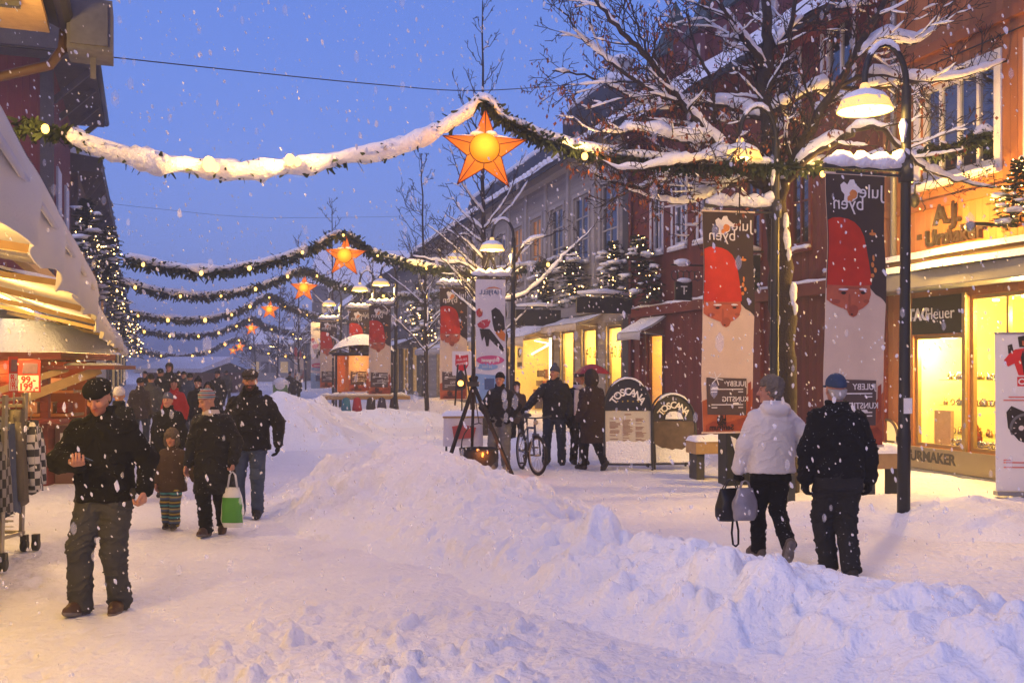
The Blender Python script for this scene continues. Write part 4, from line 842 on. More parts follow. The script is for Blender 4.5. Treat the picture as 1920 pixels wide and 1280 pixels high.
# ------------------------------------------------------------------ garlands and stars
NEEDLE = M('spruce_needles', (.028, .045, .020), .8, .5, 20)
def catmull(pts, n):
    p = [pts[0]] + list(pts) + [pts[-1]]; outp = []
    for i in range(1, len(p) - 2):
        for k in range(n):
            t = k / n; a, b, c, d = p[i - 1], p[i], p[i + 1], p[i + 2]
            outp.append(.5 * ((2 * b) + (c - a) * t + (2 * a - 5 * b + 4 * c - d) * t * t + (3 * b - a - 3 * c + d) * t ** 3))
    outp.append(p[-2]); return outp
def resample(path, step):
    outp = [path[0]]; acc = 0
    for a, b in zip(path, path[1:]):
        L = (b - a).length; 
        if L < 1e-6: continue
        d = step - acc
        while d <= L: outp.append(a.lerp(b, d / L)); d += step
        acc = (acc + L) % step if d > L else 0; acc = L - (d - step)
    return outp
def garland(ctrl, label, snowf, bulbs, rad=.085, leaf=1.0, dense=1.0):
    pts = [P(*c) for c in ctrl]; base = pts[len(pts) // 2].copy(); r = thing('garland', label, 'garland', base, 0, 'spruce garlands across the street')
    path = resample([p - base for p in catmull(pts, 10)], .07 * max(1, rad / .085)); n = len(path)
    b = MB(); b.tube(path[::2] + [path[-1]], rad * .35, 5); b.build('rope', NEEDLE, r)
    b = MB(); vs = []; fs = []
    for i, p in enumerate(path):
        f_ = snowf(i / (n - 1))
        for k in range(int(13 * dense)):
            if f_ > 1 and random.random() < .80: continue
            th = random.uniform(0, 6.28); d = Vector((random.gauss(0, .5), math.cos(th), math.sin(th))); d.normalize()
            q = p + d * rad * random.uniform(.2, .7); e = q + (d + Vector((random.uniform(-.8, .8), 0, -.2))) * rad * random.uniform(.5, 1.0) * leaf
            w = (e - q).cross(Vector((random.uniform(-1, 1), random.uniform(-1, 1), random.uniform(-1, 1)))); w = w.normalized() * rad * .26 * leaf
            k0 = len(vs); vs += [q - w, q + w, e + w * .35, e - w * .35]; fs.append((k0, k0 + 1, k0 + 2, k0 + 3))
    mesh_np('sprigs', vs, fs, NEEDLE, r, False)
    m = 9; vs = []; fs = []; run = []
    def flush(run):
        if len(run) < 3: return
        k0 = len(vs); L_ = len(run)
        for a, (p, rr, up) in enumerate(run):
            e = .25 if a in (0, L_ - 1) else 1
            for j in range(m):
                t = 2 * math.pi * j / m; nz = 1 + .34 * float(vnoise(p.x * 5 + j * .8, p.z * 6, None, 4)) + .22 * float(vnoise(p.x * 14 + j, 2.0, None, 9))
                vs.append(p + Vector((0, rr * e * math.cos(t) * nz, up + rr * e * math.sin(t) * .85 * nz)))
        for a in range(L_ - 1):
            for j in range(m): fs.append((k0 + a * m + j, k0 + a * m + (j + 1) % m, k0 + (a + 1) * m + (j + 1) % m, k0 + (a + 1) * m + j))
        for a in (0, L_ - 1):
            c0 = len(vs); vs.append(sum((vs[k0 + a * m + j] for j in range(m)), Vector()) / m)
            for j in range(m): fs.append((k0 + a * m + j, k0 + a * m + (j + 1) % m, c0, c0))
    for i, p in enumerate(path):
        f = snowf(i / (n - 1)); v = f + .35 * float(fbm(i * .21, 7.7, None, 3, 14))
        if v > .42: run.append((p, rad * ((.62 if f < 1 else .82) + .52 * min(1.2, f) + .18 * float(vnoise(i * .35, 1, None, 3))), rad * (.75 - .75 * min(1, max(0, (f - .9) * 4)))))
        else: flush(run); run = []
    flush(run)
    if vs:
        f3 = [f for f in fs if f[2] != f[3]]; mesh_np('snow', vs, f3, SNOW, r)
    for (px, py, Y, big) in bulbs:
        q = P(px, py, Y) - base; b = MB(); b.ball(q + Vector((0, -rad * (1.35 if Y < 20 else .9), 0)), (.036 if Y < 20 else .026) * big * random.uniform(.75, 1.2), 8, 6, (1, 1, 1.2)); b.build('bulb', BULB, r)
        if Y < 20: point('bulb_light', q + Vector((0, -rad * 2.4, .02)), 4.0 * big, (1, .6, .2), .03, r)
    return r
CLOTHG = None
def star_mat():
    m = bpy.data.materials.new('star_cloth'); m.use_nodes = True; t = m.node_tree; N = t.nodes; L = t.links; b = N['Principled BSDF']
    tc = N.new('ShaderNodeTexCoord'); ln = N.new('ShaderNodeVectorMath'); ln.operation = 'LENGTH'; L.new(tc.outputs['Object'], ln.inputs[0])
    cr = N.new('ShaderNodeValToRGB'); L.new(ln.outputs['Value'], cr.inputs[0]); e = cr.color_ramp.elements
    e[0].position = .12; e[0].color = (1, .30, .02, 1); e[1].position = .55; e[1].color = (.60, .09, .003, 1); x = e.new(.3); x.color = (.85, .17, .006, 1)
    no = N.new('ShaderNodeTexNoise'); no.inputs['Scale'].default_value = 5; L.new(tc.outputs['Object'], no.inputs['Vector']); mr = N.new('ShaderNodeMapRange'); mr.inputs['To Min'].default_value = .62; mr.inputs['To Max'].default_value = 1.15; L.new(no.outputs['Fac'], mr.inputs['Value'])
    b.inputs['Base Color'].default_value = (.22, .035, .004, 1); L.new(cr.outputs[0], b.inputs['Emission Color']); L.new(mr.outputs[0], b.inputs['Emission Strength']); b.inputs['Roughness'].default_value = .7
    m.cycles.emission_sampling = 'NONE'; return m
def star_bulb_mat():
    m = bpy.data.materials.new('star_lens'); m.use_nodes = True; t = m.node_tree; N = t.nodes; L = t.links; N.clear()
    o = N.new('ShaderNodeOutputMaterial'); e = N.new('ShaderNodeEmission'); tc = N.new('ShaderNodeTexCoord'); mp = N.new('ShaderNodeMapping'); mp.inputs['Location'].default_value = (0, 0, -.015); mp.inputs['Scale'].default_value = (1, 0, 1); L.new(tc.outputs['Object'], mp.inputs[0])
    ln = N.new('ShaderNodeVectorMath'); ln.operation = 'LENGTH'; L.new(mp.outputs[0], ln.inputs[0]); cr = N.new('ShaderNodeValToRGB'); L.new(ln.outputs['Value'], cr.inputs[0]); q = cr.color_ramp.elements
    q[0].position = .06; q[0].color = (1.0, .62, .04, 1); q[1].position = .20; q[1].color = (.85, .20, .006, 1)
    L.new(cr.outputs[0], e.inputs[0]); e.inputs[1].default_value = 1.15; L.new(e.outputs[0], o.inputs[0]); m.cycles.emission_sampling = 'NONE'; return m
STARM = star_mat(); STARB = star_bulb_mat(); SEAM = M('star_seam', (.16, .03, .01), .8, .1)
def star(loc, label):
    r = thing('star_lantern', label, 'star lantern', loc, 0, 'orange star lanterns under the garlands')
    Ro, Ri = .575, .235; ring = []
    for i in range(10): a = math.pi / 2 + i * math.pi / 5; q = Ro if i % 2 == 0 else Ri; ring.append((q * math.cos(a), 0, q * math.sin(a)))
    b = MB()
    for s_ in (-1, 1):
        for i in range(10): b._add([(0, s_ * .17, 0), ring[i], ring[(i + 1) % 10]], [(0, 1, 2)])
    b.build('shade', STARM, r)
    b = MB()
    for i in range(10):
        b.tube([ring[i], ring[(i + 1) % 10]], .008, 5)
        b.tube([(0, -.172, 0), Vector(ring[i]) * .995 + Vector((0, -.002, 0))], .006, 4)
    b.build('seams', SEAM, r)
    b = MB(); prof = [(.192, -.075), (.192, -.12)] + [(.19 * math.cos(a), -.13 - .12 * math.sin(a)) for a in np.linspace(0, math.pi / 2, 7)]
    vs = []; n = 24
    for q, y in prof:
        for j in range(n): t = 2 * math.pi * j / n; vs.append((q * math.cos(t), y, q * math.sin(t)))
    b._add(vs, [(i * n + j, i * n + (j + 1) % n, (i + 1) * n + (j + 1) % n, (i + 1) * n + j) for i in range(len(prof) - 1) for j in range(n)], True); b.build('lens', STARB, r)
    b = MB(); b.tube([(.195 * math.cos(t), -.10, .195 * math.sin(t)) for t in np.linspace(0, 6.2832, 25)], .008, 5); b.build('lens_ring', SEAM, r)
    b = MB(); b.prism([(-.40, -.02, .185), (-.20, -.02, .20), (-.08, -.02, .30), (-.075, -.02, .19)], (0, .05, 0)); b.prism([(.07, -.02, .19), (.075, -.02, .29), (.18, -.02, .215), (.36, -.02, .185)], (0, .05, 0)); b.ball((-.1, -.08, .20), .05, 8, 5, (2.0, 1, .7)); b.ball((.08, -.09, .21), .05, 8, 5, (1.6, 1, .7)); b.build('snow', SNOW, r)
    point('star_light', (0, -.45, 0), 7, (1, .45, .06), .15, r)
    return r
sp_ = [((908, 283, 13.0), 'largest orange star lantern hanging from the snowy garland peak'), ((647, 481, 26), 'second largest orange star lantern, under the second garland'), ((570, 541, 39.5), 'third orange star lantern in the row going down the street'), ((506, 581, 55), 'fourth orange star lantern, right of the bare far trees'), ((472, 616, 72), 'fifth orange star lantern, small and hazy'), ((450, 650, 92), 'right one of the two smallest star lanterns above the capped man'), ((437, 657, 105), 'farthest and lowest orange star lantern')]
for i, (c, lb) in enumerate(sp_):
    if i == 0: s0 = star(P(*c), lb); s0.rotation_euler = (R(-6), R(2), R(4))
    else: q = copy_tree(s0); q.location = P(*c); q['label'] = lb; q.rotation_euler.z = R(random.uniform(-8, 8))
garland([(40, 236, 11.4), (95, 247, 11.5), (170, 272, 11.7), (250, 295, 11.9), (330, 309, 12.1), (405, 316, 12.3), (480, 318, 12.4), (555, 312, 12.5), (650, 297, 12.7), (740, 276, 12.9), (800, 255, 13), (850, 228, 13.05), (905, 192, 13.1), (950, 228, 13.15), (1000, 252, 13.3), (1060, 275, 13.5), (1130, 292, 13.7), (1250, 305, 13.9), (1400, 312, 14.2), (1560, 310, 14.6), (1700, 292, 14.8), (1790, 278, 15), (1850, 250, 15.1), (1868, 296, 15.1)],
        'nearest garland, thickly packed with snow on its left half', lambda u: .15 if u < .03 else (1.25 if u < .40 else (.60 if u < .66 else .45)), [(95, 247, 11.35, 1.5), (398, 312, 12.15, 1.9), (410, 318, 12.15, 1.5), (548, 304, 12.4, 1.8), (562, 308, 12.4, 1.6), (1095, 297, 13.5, 1.5), (1537, 330, 14.4, 1.4)], .098, 1.35, 1.7)
def far_garland(c, lb, d0, d1, d2, nb, rad, big):
    n = len(c); k = min(range(n), key=lambda i: c[i][1]); pts = []
    for i, (x, y) in enumerate(c): pts.append((x, y, d0 + (d1 - d0) * i / k if i <= k else d1 + (d2 - d1) * (i - k) / (n - 1 - k)))
    cc = catmull([Vector(p) for p in pts], 8); bl = []
    for i in range(nb): q = cc[int((i + .5) / nb * len(cc))]; bl.append((q.x, q.y + 2, q.z - .15, big * random.uniform(.8, 1.3)))
    garland(pts, lb, lambda u: .52, bl, rad, 1.5, 1.2)
far_garland([(235, 487), (300, 500), (380, 511), (450, 505), (530, 487), (590, 463), (645, 440), (690, 470), (745, 490), (820, 505), (900, 510), (1000, 500), (1058, 487)], 'second garland, above the winter sports banner', 23, 26, 33, 9, .12, 1.5)
far_garland([(222, 528), (300, 548), (380, 556), (450, 548), (510, 531), (570, 508), (620, 530), (680, 548), (760, 556), (830, 552)], 'third garland, crossing just below the second star', 34, 39.5, 48, 9, .14, 1.9)
far_garland([(245, 587), (300, 597), (370, 600), (430, 590), (470, 573), (506, 556), (540, 575), (590, 592), (650, 600), (720, 600)], 'fourth garland, with warm bulbs over the mid street', 48, 55, 66, 10, .16, 2.3)
far_garland([(262, 618), (320, 628), (390, 627), (440, 612), (472, 598), (500, 612), (550, 625), (640, 630)], 'fifth garland, thin and hazy', 64, 72, 84, 10, .18, 2.8)
far_garland([(255, 655), (310, 666), (350, 668), (400, 655), (444, 636), (480, 655), (530, 665), (580, 668)], 'lowest garland far away, just above the crowd', 84, 96, 105, 11, .19, 3.4)
def cable(pts, label, r=.008):
    base = P(*pts[0]); b = MB(); b.tube([p - base for p in catmull([P(*q) for q in pts], 8)], r, 5); return tag(b.build('overhead_cable', BLACK, loc=base), label, 'cable')
cable([(-60, 80, 13), (100, 96, 13.5), (400, 128, 15), (700, 158, 17), (900, 170, 19), (1120, 155, 24)], 'long thin overhead cable crossing the sky above the nearest garland', .009)
cable([(150, 375, 36), (300, 392, 37), (500, 408, 39), (800, 405, 45)], 'faint thin overhead cable low in the blue sky', .006)
# ------------------------------------------------------------------ little spruces with fairy lights
FAIRY = glow('fairy_light', (1, .58, .2), 12)
def spruce(loc, h, label, lean=(0, 0), seed=0, lights=46, wide=.42, ground=False):
    rn = random.Random(seed); r = thing('spruce', label, 'spruce', loc, rn.uniform(0, 6), 'little lit spruces on the house fronts'); vs = []; fs = []; sb = MB(); tips = []
    b = MB(); b.tube([(0, 0, 0), (lean[0] * h * .5, lean[1] * h * .5, h * .5), (lean[0] * h, lean[1] * h, h)], [.03, .02, .006], 6); b.build('trunk', BARK, r)
    nb = int(58 * min(1.3, max(.8, h)))
    for i in range(nb):
        u = (i + rn.random()) / nb; z = h * (.04 + .93 * u); a = i * 2.4 + rn.uniform(-.4, .4); L = (wide * h * (1 - u) ** .8 + .06 * h) * rn.uniform(.55, 1.2)
        o = Vector((lean[0] * z, lean[1] * z, z)); d = Vector((math.cos(a), math.sin(a), .35 - .45 * (1 - u)))
        for k in range(9):
            t = (k + 1) / 9; c = o + d * L * t + Vector((0, 0, -.18 * L * t * t))
            for s_ in (-1, 1):
                e = c + (d * .5 + Vector((-d.y, d.x, 0)) * s_ * .9 + Vector((0, 0, rn.uniform(-.3, .25)))) * (.10 * h * (1.15 - t * .6)); w = Vector((0, 0, 1)).cross(e - c); w = w.normalized() * .020 * h if w.length > 1e-5 else Vector((.01, 0, 0))
                w = w + Vector((0, 0, rn.uniform(-.012, .012) * h)); k0 = len(vs); vs += [c - w, c + w, e + w * .4, e - w * .4]; fs.append((k0, k0 + 1, k0 + 2, k0 + 3))
        tips.append((o, d, L))
        if rn.random() < .34 and u < .9: c = o + d * L * rn.uniform(.45, .9); sb.ball(c + Vector((0, 0, .02 * h)), .07 * h * rn.uniform(.35, 1.3), 7, 5, (rn.uniform(1, 1.9), rn.uniform(1, 1.9), .5), .4)
    mesh_np('needles', vs, fs, NEEDLE, r, False)['kind'] = 'stuff'
    sn = sb.build('snow', SNOW, r); lb = MB()
    for i in range(lights): o, d, L = rn.choice(tips); lb.ball(o + d * L * rn.uniform(.3, 1.05) + Vector((0, 0, .01)), max(.009, .0006 * loc[1]), 5, 4)
    lb.build('fairy_lights', FAIRY, r)['kind'] = 'stuff'
    return r
for i, (px, py, Y, h, lb) in enumerate(((1082, 572, 32.0, 1.9, 'lit spruce above the cream awning, left of the long black hanging sign'), (1152, 562, 29.2, 1.7, 'lit spruce standing over the long black hanging sign'), (1218, 565, 26.8, 1.8, 'lit spruce at the corner of the red house, beside the grey house'), (1018, 580, 36, 1.7, 'dim lit spruce above the open shopfront'),
        (1893, 425, 14.2, .95, 'lit spruce above the jeweller sign letters'), (1390, 545, 20.5, .9, 'small spruce with an orange bulb behind the left red cap banner'), (800, 640, 52, 2.2, 'hazy lit spruce over the dark timber house awning'), (780, 610, 56, 2.4, 'hazy lit spruce farther down the right side'))):
    p = P(px, py, Y); spruce(p, h, lb, (-.15, -.1), i)
for i, (px, py, Y, h, lb) in enumerate(((168, 480, 26, 1.5, 'nearest lit spruce above the awnings on the left'), (190, 522, 30, 1.6, 'second lit spruce above the left awnings'), (208, 565, 36, 1.7, 'third lit spruce along the left fronts'), (222, 604, 43, 1.8, 'fourth lit spruce along the left fronts'), (235, 638, 52, 1.9, 'fifth lit spruce along the left fronts'), (245, 655, 63, 2.0, 'sixth lit spruce along the left fronts'), (252, 670, 76, 2.1, 'farthest lit spruce along the left fronts'), (128, 690, 20.5, 1.25, 'lit spruce standing behind the kiosk counter board'))):
    p = P(px, py, Y); spruce(p, h, lb, (.18 * math.sin(i * 2.1), -.08), 20 + i, 44)
# ------------------------------------------------------------------ bare trees carrying snow
LEAF = M('dead_leaf', (.22, .065, .025), .8, .5, 30)
class Tree:
    def __init__(s, name, label, base, seed, snow=1.0, minr=.0035, group='bare snowy street trees'):
        s.r = thing(name, label, 'tree', base, 0, group); s.base = Vector(base); s.rn = random.Random(seed); s.tr = MB(); s.br = MB(); s.sn = MB(); s.lv = []; s.snowk = snow; s.minr = minr
    def seg(s, path, rads, mb, sides): mb.tube(path, rads, sides)
    def snow_on(s, path, rads, amount):
        """snow lying along the upper side of a limb, only where it is not too steep"""
        rn = s.rn; run = []
        def flush():
            if len(run) >= 3:
                pts = [p for p, _ in run]; rr = [q for _, q in run]; rr[0] *= .3; rr[-1] *= .3; s.sn.tube(pts, rr, 7, flat=.9)
        P_ = resample(path, max(.05, min(.12, amount * .9)));
        if len(P_) < 3: return
        n = len(P_)
        for i, p in enumerate(P_):
            d = (P_[min(i + 1, n - 1)] - P_[max(i - 1, 0)]).normalized(); t = i / (n - 1) * (len(rads) - 1); r0 = rads[min(int(t), len(rads) - 1)]
            steep = abs(d.z); ph = float(vnoise(p.x * 1.7 + s.base.x, p.y * 1.7 + p.z * 1.7, None, 5))
            a = amount * (1.0 - steep * .75) * (.70 + .62 * ph) * rn.uniform(.72, 1.2) * (.45 + .55 * min(1, (n - i) / n * 2))
            if steep < .86 and a > .012 and ph > -.5: run.append((p + Vector((0, 0, r0 * .75 + a * .55)), a + r0 * .35))
            else: flush(); run.clear()
        flush()
    def twig(s, p, d, L, r, depth, leaves):
        rn = s.rn; n = 4 if L > .35 else 3; pts = [p]; q = p.copy(); dd = d.copy()
        for i in range(n): dd = (dd + Vector((rn.gauss(0, .16), rn.gauss(0, .16), rn.gauss(.03, .13)))).normalized(); q = q + dd * (L / n); pts.append(q.copy())
        rr = [max(s.minr, r * (1 - .75 * i / n)) for i in range(n + 1)]; s.br.tube(pts, rr, 4 if r < .02 else 6)
        if s.snowk > 0 and L > .27: s.snow_on(pts, rr, (min(.042, r * 1.7 + .012) if L > .5 else .020) * s.snowk)
        if leaves:
            for k in range(rn.choice((0, 0, 0, 0, 1, 1, 2))):
                c = pts[-1 - rn.randint(0, 1)] + Vector((rn.gauss(0, .03), rn.gauss(0, .03), rn.uniform(-.06, 0))); s.leaf(c)
        if depth > 0:
            m = max(3, int(L / (.12 if depth == 1 else .15)))
            for k in range(m):
                t = (k + .5 + rn.uniform(-.3, .3)) / m * .85 + .15; i = min(n - 1, int(t * n)); c = pts[i].lerp(pts[i + 1], t * n - i)
                ax = (pts[i + 1] - pts[i]).normalized(); o = ax.orthogonal().normalized(); o.rotate(Matrix.Rotation(rn.uniform(0, 6.28), 3, ax)); e = (ax * .75 + o * .75 + Vector((0, 0, .10))).normalized()
                s.twig(c, e, L * rn.uniform(.35, .6) * (1.1 - .5 * t), max(s.minr, r * .5), depth - 1, leaves)
    def leaf(s, c):
        rn = s.rn; a = rn.uniform(0, 6.28); w = Vector((math.cos(a), math.sin(a), 0)) * rn.uniform(.013, .026); h = Vector((rn.gauss(0, .015), rn.gauss(0, .015), -rn.uniform(.04, .09))); m = Vector((-w.y, w.x, 0)) * .6
        s.lv.append([c, c + h * .5 + w + m, c + h, c + h * .5 - w + m])
    def limb(s, path, r0, r1, amount, side=1.0, L=1.1, depth=2, leaves=lambda p: False, trunk=False, every=.28):
        rn = s.rn; path = catmull(path, 6); n = len(path)
        path = [p + Vector((rn.gauss(0, .014), rn.gauss(0, .014), rn.gauss(0, .014))) for p in path]
        rr = [r0 + (r1 - r0) * i / (n - 1) for i in range(n)]; (s.tr if trunk else s.br).tube(path, rr, 10 if r0 > .06 else 7)
        if amount and s.snowk: s.snow_on(path, rr, amount * s.snowk)
        if not side: return
        P_ = resample(path, every)
        for i, p in enumerate(P_[1:], 1):
            if rn.random() > side: continue
            t = i / len(P_); ax = (P_[min(i + 1, len(P_) - 1)] - P_[i - 1]).normalized(); o = ax.orthogonal().normalized(); o.rotate(Matrix.Rotation(rn.uniform(0, 6.28), 3, ax)); e = (ax * .7 + o * .8 + Vector((0, 0, .18))).normalized()
            s.twig(p, e, L * rn.uniform(.5, 1.15) * (1.15 - .6 * t), max(s.minr * 1.5, (r0 + (r1 - r0) * t) * .35), depth, leaves(p))
    def done(s):
        if s.tr.v: s.tr.build('trunk', BARK, s.r)
        if s.br.v: s.br.build('crown', BARK, s.r)
        if s.sn.v: s.sn.build('snow', SNOW, s.r)
        if s.lv: mesh_np('leaves', [p for q in s.lv for p in q], [[4 * i + j for j in range(4)] for i in range(len(s.lv))], LEAF, s.r, False)['kind'] = 'stuff'
        return s.r
TY = 14.9; tb = P(1472, 900, TY); tb.z = gz(tb.x, tb.y)
T1 = Tree('street_tree', 'big snow laden tree with rusty dead leaves between the two nearest banners', tb, 11, 1.0, .0048)
def tp(px, py, dy=0): return P(px, py, TY + dy) - T1.base
lf = lambda p: (p.x < .8 and p.z < 6.6 and T1.rn.random() < .9) or T1.rn.random() < .15
T1.limb([tp(1474, 930), tp(1470, 760), tp(1466, 600), tp(1460, 460), tp(1448, 350)], .205, .165, 0, 0, trunk=True)
T1.limb([tp(1448, 355), tp(1441, 250, .05), tp(1432, 170, .1), tp(1440, 80, .1), tp(1436, -20, .1), tp(1442, -150, .2)], .135, .05, .03, .5, 1.3, trunk=True)
T1.limb([tp(1441, 250, .05), tp(1470, 170, .1), tp(1478, 80, .2), tp(1500, -40, .3)], .06, .03, .04, .7, 1.2, trunk=False)
for pts, r0, r1, am, sd in (
    ([(1458, 370, 0), (1500, 280, -.2), (1548, 195, -.4), (1602, 105, -.6), (1650, 20, -.7), (1690, -60, -.8)], .085, .03, .085, .8),
    ([(1462, 385, 0), (1478, 335, -.3), (1530, 285, -.7), (1590, 255, -1.0)], .07, .045, .14, .5),
    ([(1590, 255, -1.0), (1640, 235, -1.3), (1680, 270, -1.2), (1730, 312, -1.0), (1790, 340, -.8), (1870, 352, -.5)], .045, .014, .06, .8),
    ([(1442, 215, .05), (1490, 185, .2), (1560, 165, .4), (1640, 165, .5), (1740, 150, .6), (1830, 120, .7), (1895, 118, .7)], .055, .015, .105, .9),
    ([(1560, 165, .4), (1640, 140, .0), (1720, 150, -.2), (1800, 145, -.3), (1890, 112, -.2)], .04, .012, .09, .9),
    ([(1602, 105, -.6), (1660, 75, -.5), (1720, 80, -.5), (1790, 20, -.3)], .035, .012, .10, .8),
    ([(1436, 130, .1), (1400, 80, -.2), (1360, 20, -.4), (1320, -60, -.5)], .06, .02, .06, .9),
    ([(1438, 100, .1), (1500, 40, .4), (1560, 20, .8), (1640, 10, 1.2)], .045, .014, .09, .9),
    ([(1446, 345, 0), (1395, 320, -.3), (1335, 265, -.7), (1275, 190, -1.0), (1215, 110, -1.2), (1155, 50, -1.3), (1100, -20, -1.3)], .085, .02, .085, .9),
    ([(1275, 190, -1.0), (1210, 165, -.8), (1150, 120, -.6), (1095, 75, -.5), (1050, 20, -.5)], .04, .01, .07, .95),
    ([(1440, 225, .05), (1385, 205, .3), (1320, 195, .5), (1250, 200, .6), (1180, 180, .6), (1110, 145, .5), (1035, 132, .4)], .055, .010, .115, .95),
    ([(1446, 360, 0), (1400, 335, .3), (1340, 320, .4), (1270, 325, .5), (1200, 350, .3), (1130, 335, .1), (1080, 295, 0)], .06, .012, .085, .95),
    ([(1335, 265, -.7), (1270, 262, -1.0), (1200, 245, -1.2), (1130, 250, -1.2), (1080, 215, -1.2)], .04, .010, .10, .95),
    ([(1395, 320, -.3), (1320, 300, -1.0), (1250, 310, -1.4), (1180, 320, -1.6), (1120, 300, -1.7)], .04, .012, .10, .95),
    ([(1400, 335, .3), (1350, 355, .0), (1290, 380, -.3), (1230, 375, -.5), (1170, 350, -.6)], .03, .010, .06, .9),
    ([(1340, 230, -.7), (1330, 150, -.5), (1300, 80, -.3), (1285, 10, -.2)], .035, .012, .03, .9),
    ([(1215, 110, -1.2), (1200, 60, -1.1), (1180, 0, -1.0)], .02, .008, .02, .9)):
    T1.limb([tp(*q) for q in pts], r0, r1, am * 1.38, 1.0, 1.15, 2, lf, every=.18)
# snow plastered on the trunk
for px, py, q in ((1470, 450, .085), (1474, 480, .05), (1482, 550, .08), (1486, 580, .05), (1455, 600, .04), (1478, 700, .03), (1468, 418, .07), (1470, 745, .04)):
    T1.sn.ball(tp(px, py) + Vector((0, -.15, 0)), q, 8, 6, (.75, .6, 1.9), .2)
T1.done()
def shoot_tree(px, base_py, Y, tip, label, seed, spread=.32, snow=.5, n=34, low=.28, r=.09, minr=.006, wide=1.0):
    b = P(px, base_py, Y); b.z = gz(b.x, b.y); t = Tree('street_tree', label, b, seed, snow, minr); rn = t.rn
    top = P(*tip, Y) - b; H = top.z; ax = [Vector((0, 0, -.2)), Vector((top.x * .15, 0, H * .3)), Vector((top.x * .6, 0, H * .65)), top]
    t.limb(ax, r, .012, 0, 0, trunk=True); path = catmull(ax, 10)
    for i in range(n):
        u = low + (1 - low) * (i + rn.random()) / n; p = path[min(len(path) - 1, int(u * (len(path) - 1)))]; a = rn.uniform(0, 6.28); L = H * spread * (1.12 - u) * rn.uniform(.7, 1.2) * wide
        d = Vector((math.cos(a), math.sin(a), 0)); e = [p, p + d * L * .45 + Vector((0, 0, L * .38)), p + d * L * .8 + Vector((0, 0, L * (.95 - .3 * (u < .5))))]
        t.limb(e, max(minr * 1.4, r * .4 * (1.1 - u)), minr, .09 if u < .55 else .03, .85, L * .42, 1, every=.4)
    return t.done()
shoot_tree(908, 838, 27, (905, 0), 'tall slender bare tree whose tip rises behind the nearest star', 31, .22, .9, 44, .25, .11, .007)
shoot_tree(800, 812, 34, (790, 290), 'bare tree left of the winter sports banner with low drooping limbs', 32, .34, .8, 34, .3, .09, .008)
shoot_tree(625, 775, 50, (622, 372), 'distant bare tree with its tip above the second star', 33, .26, .7, 30, .3, .09, .012)
shoot_tree(560, 755, 62, (560, 440), 'distant bare tree behind the third star', 34, .30, 1.0, 30, .25, .09, .014)
shoot_tree(520, 745, 78, (528, 500), 'hazy far tree between the fourth and fifth star', 35, .34, 1.2, 28, .25, .09, .018)
shoot_tree(690, 768, 44, (700, 470), 'snowy tree right of the second star above the far stall', 36, .36, 1.3, 30, .3, .09, .011)
shoot_tree(480, 735, 100, (470, 560), 'farthest hazy snow covered tree at the street end', 37, .4, 1.4, 26, .2, .1, .022)
# long snow topped branch reaching over the third lamp
T2 = Tree('street_tree', 'young tree beside the third lamp with one long snow topped bough', (P(950, 830, 26.5).x, 26.5, 0), 41, 1.0, .006)
def q2(px, py, Y=26.5): return P(px, py, Y) - T2.base
T2.limb([Vector((0, 0, -.2)), q2(949, 700), q2(946, 600), q2(940, 540)], .07, .05, 0, 0, trunk=True)
for pts in ([(940, 565), (985, 552), (1030, 512), (1060, 478), (1115, 425)], [(942, 550), (920, 480), (900, 440), (880, 395)], [(942, 560), (880, 500), (830, 492), (770, 480)], [(940, 545), (975, 470), (1000, 450), (1060, 430)], [(944, 590), (900, 575), (870, 540), (842, 505)]):
    T2.limb([q2(*p) for p in pts], .05, .012, .12, .7, .9, 2)
T2.done()
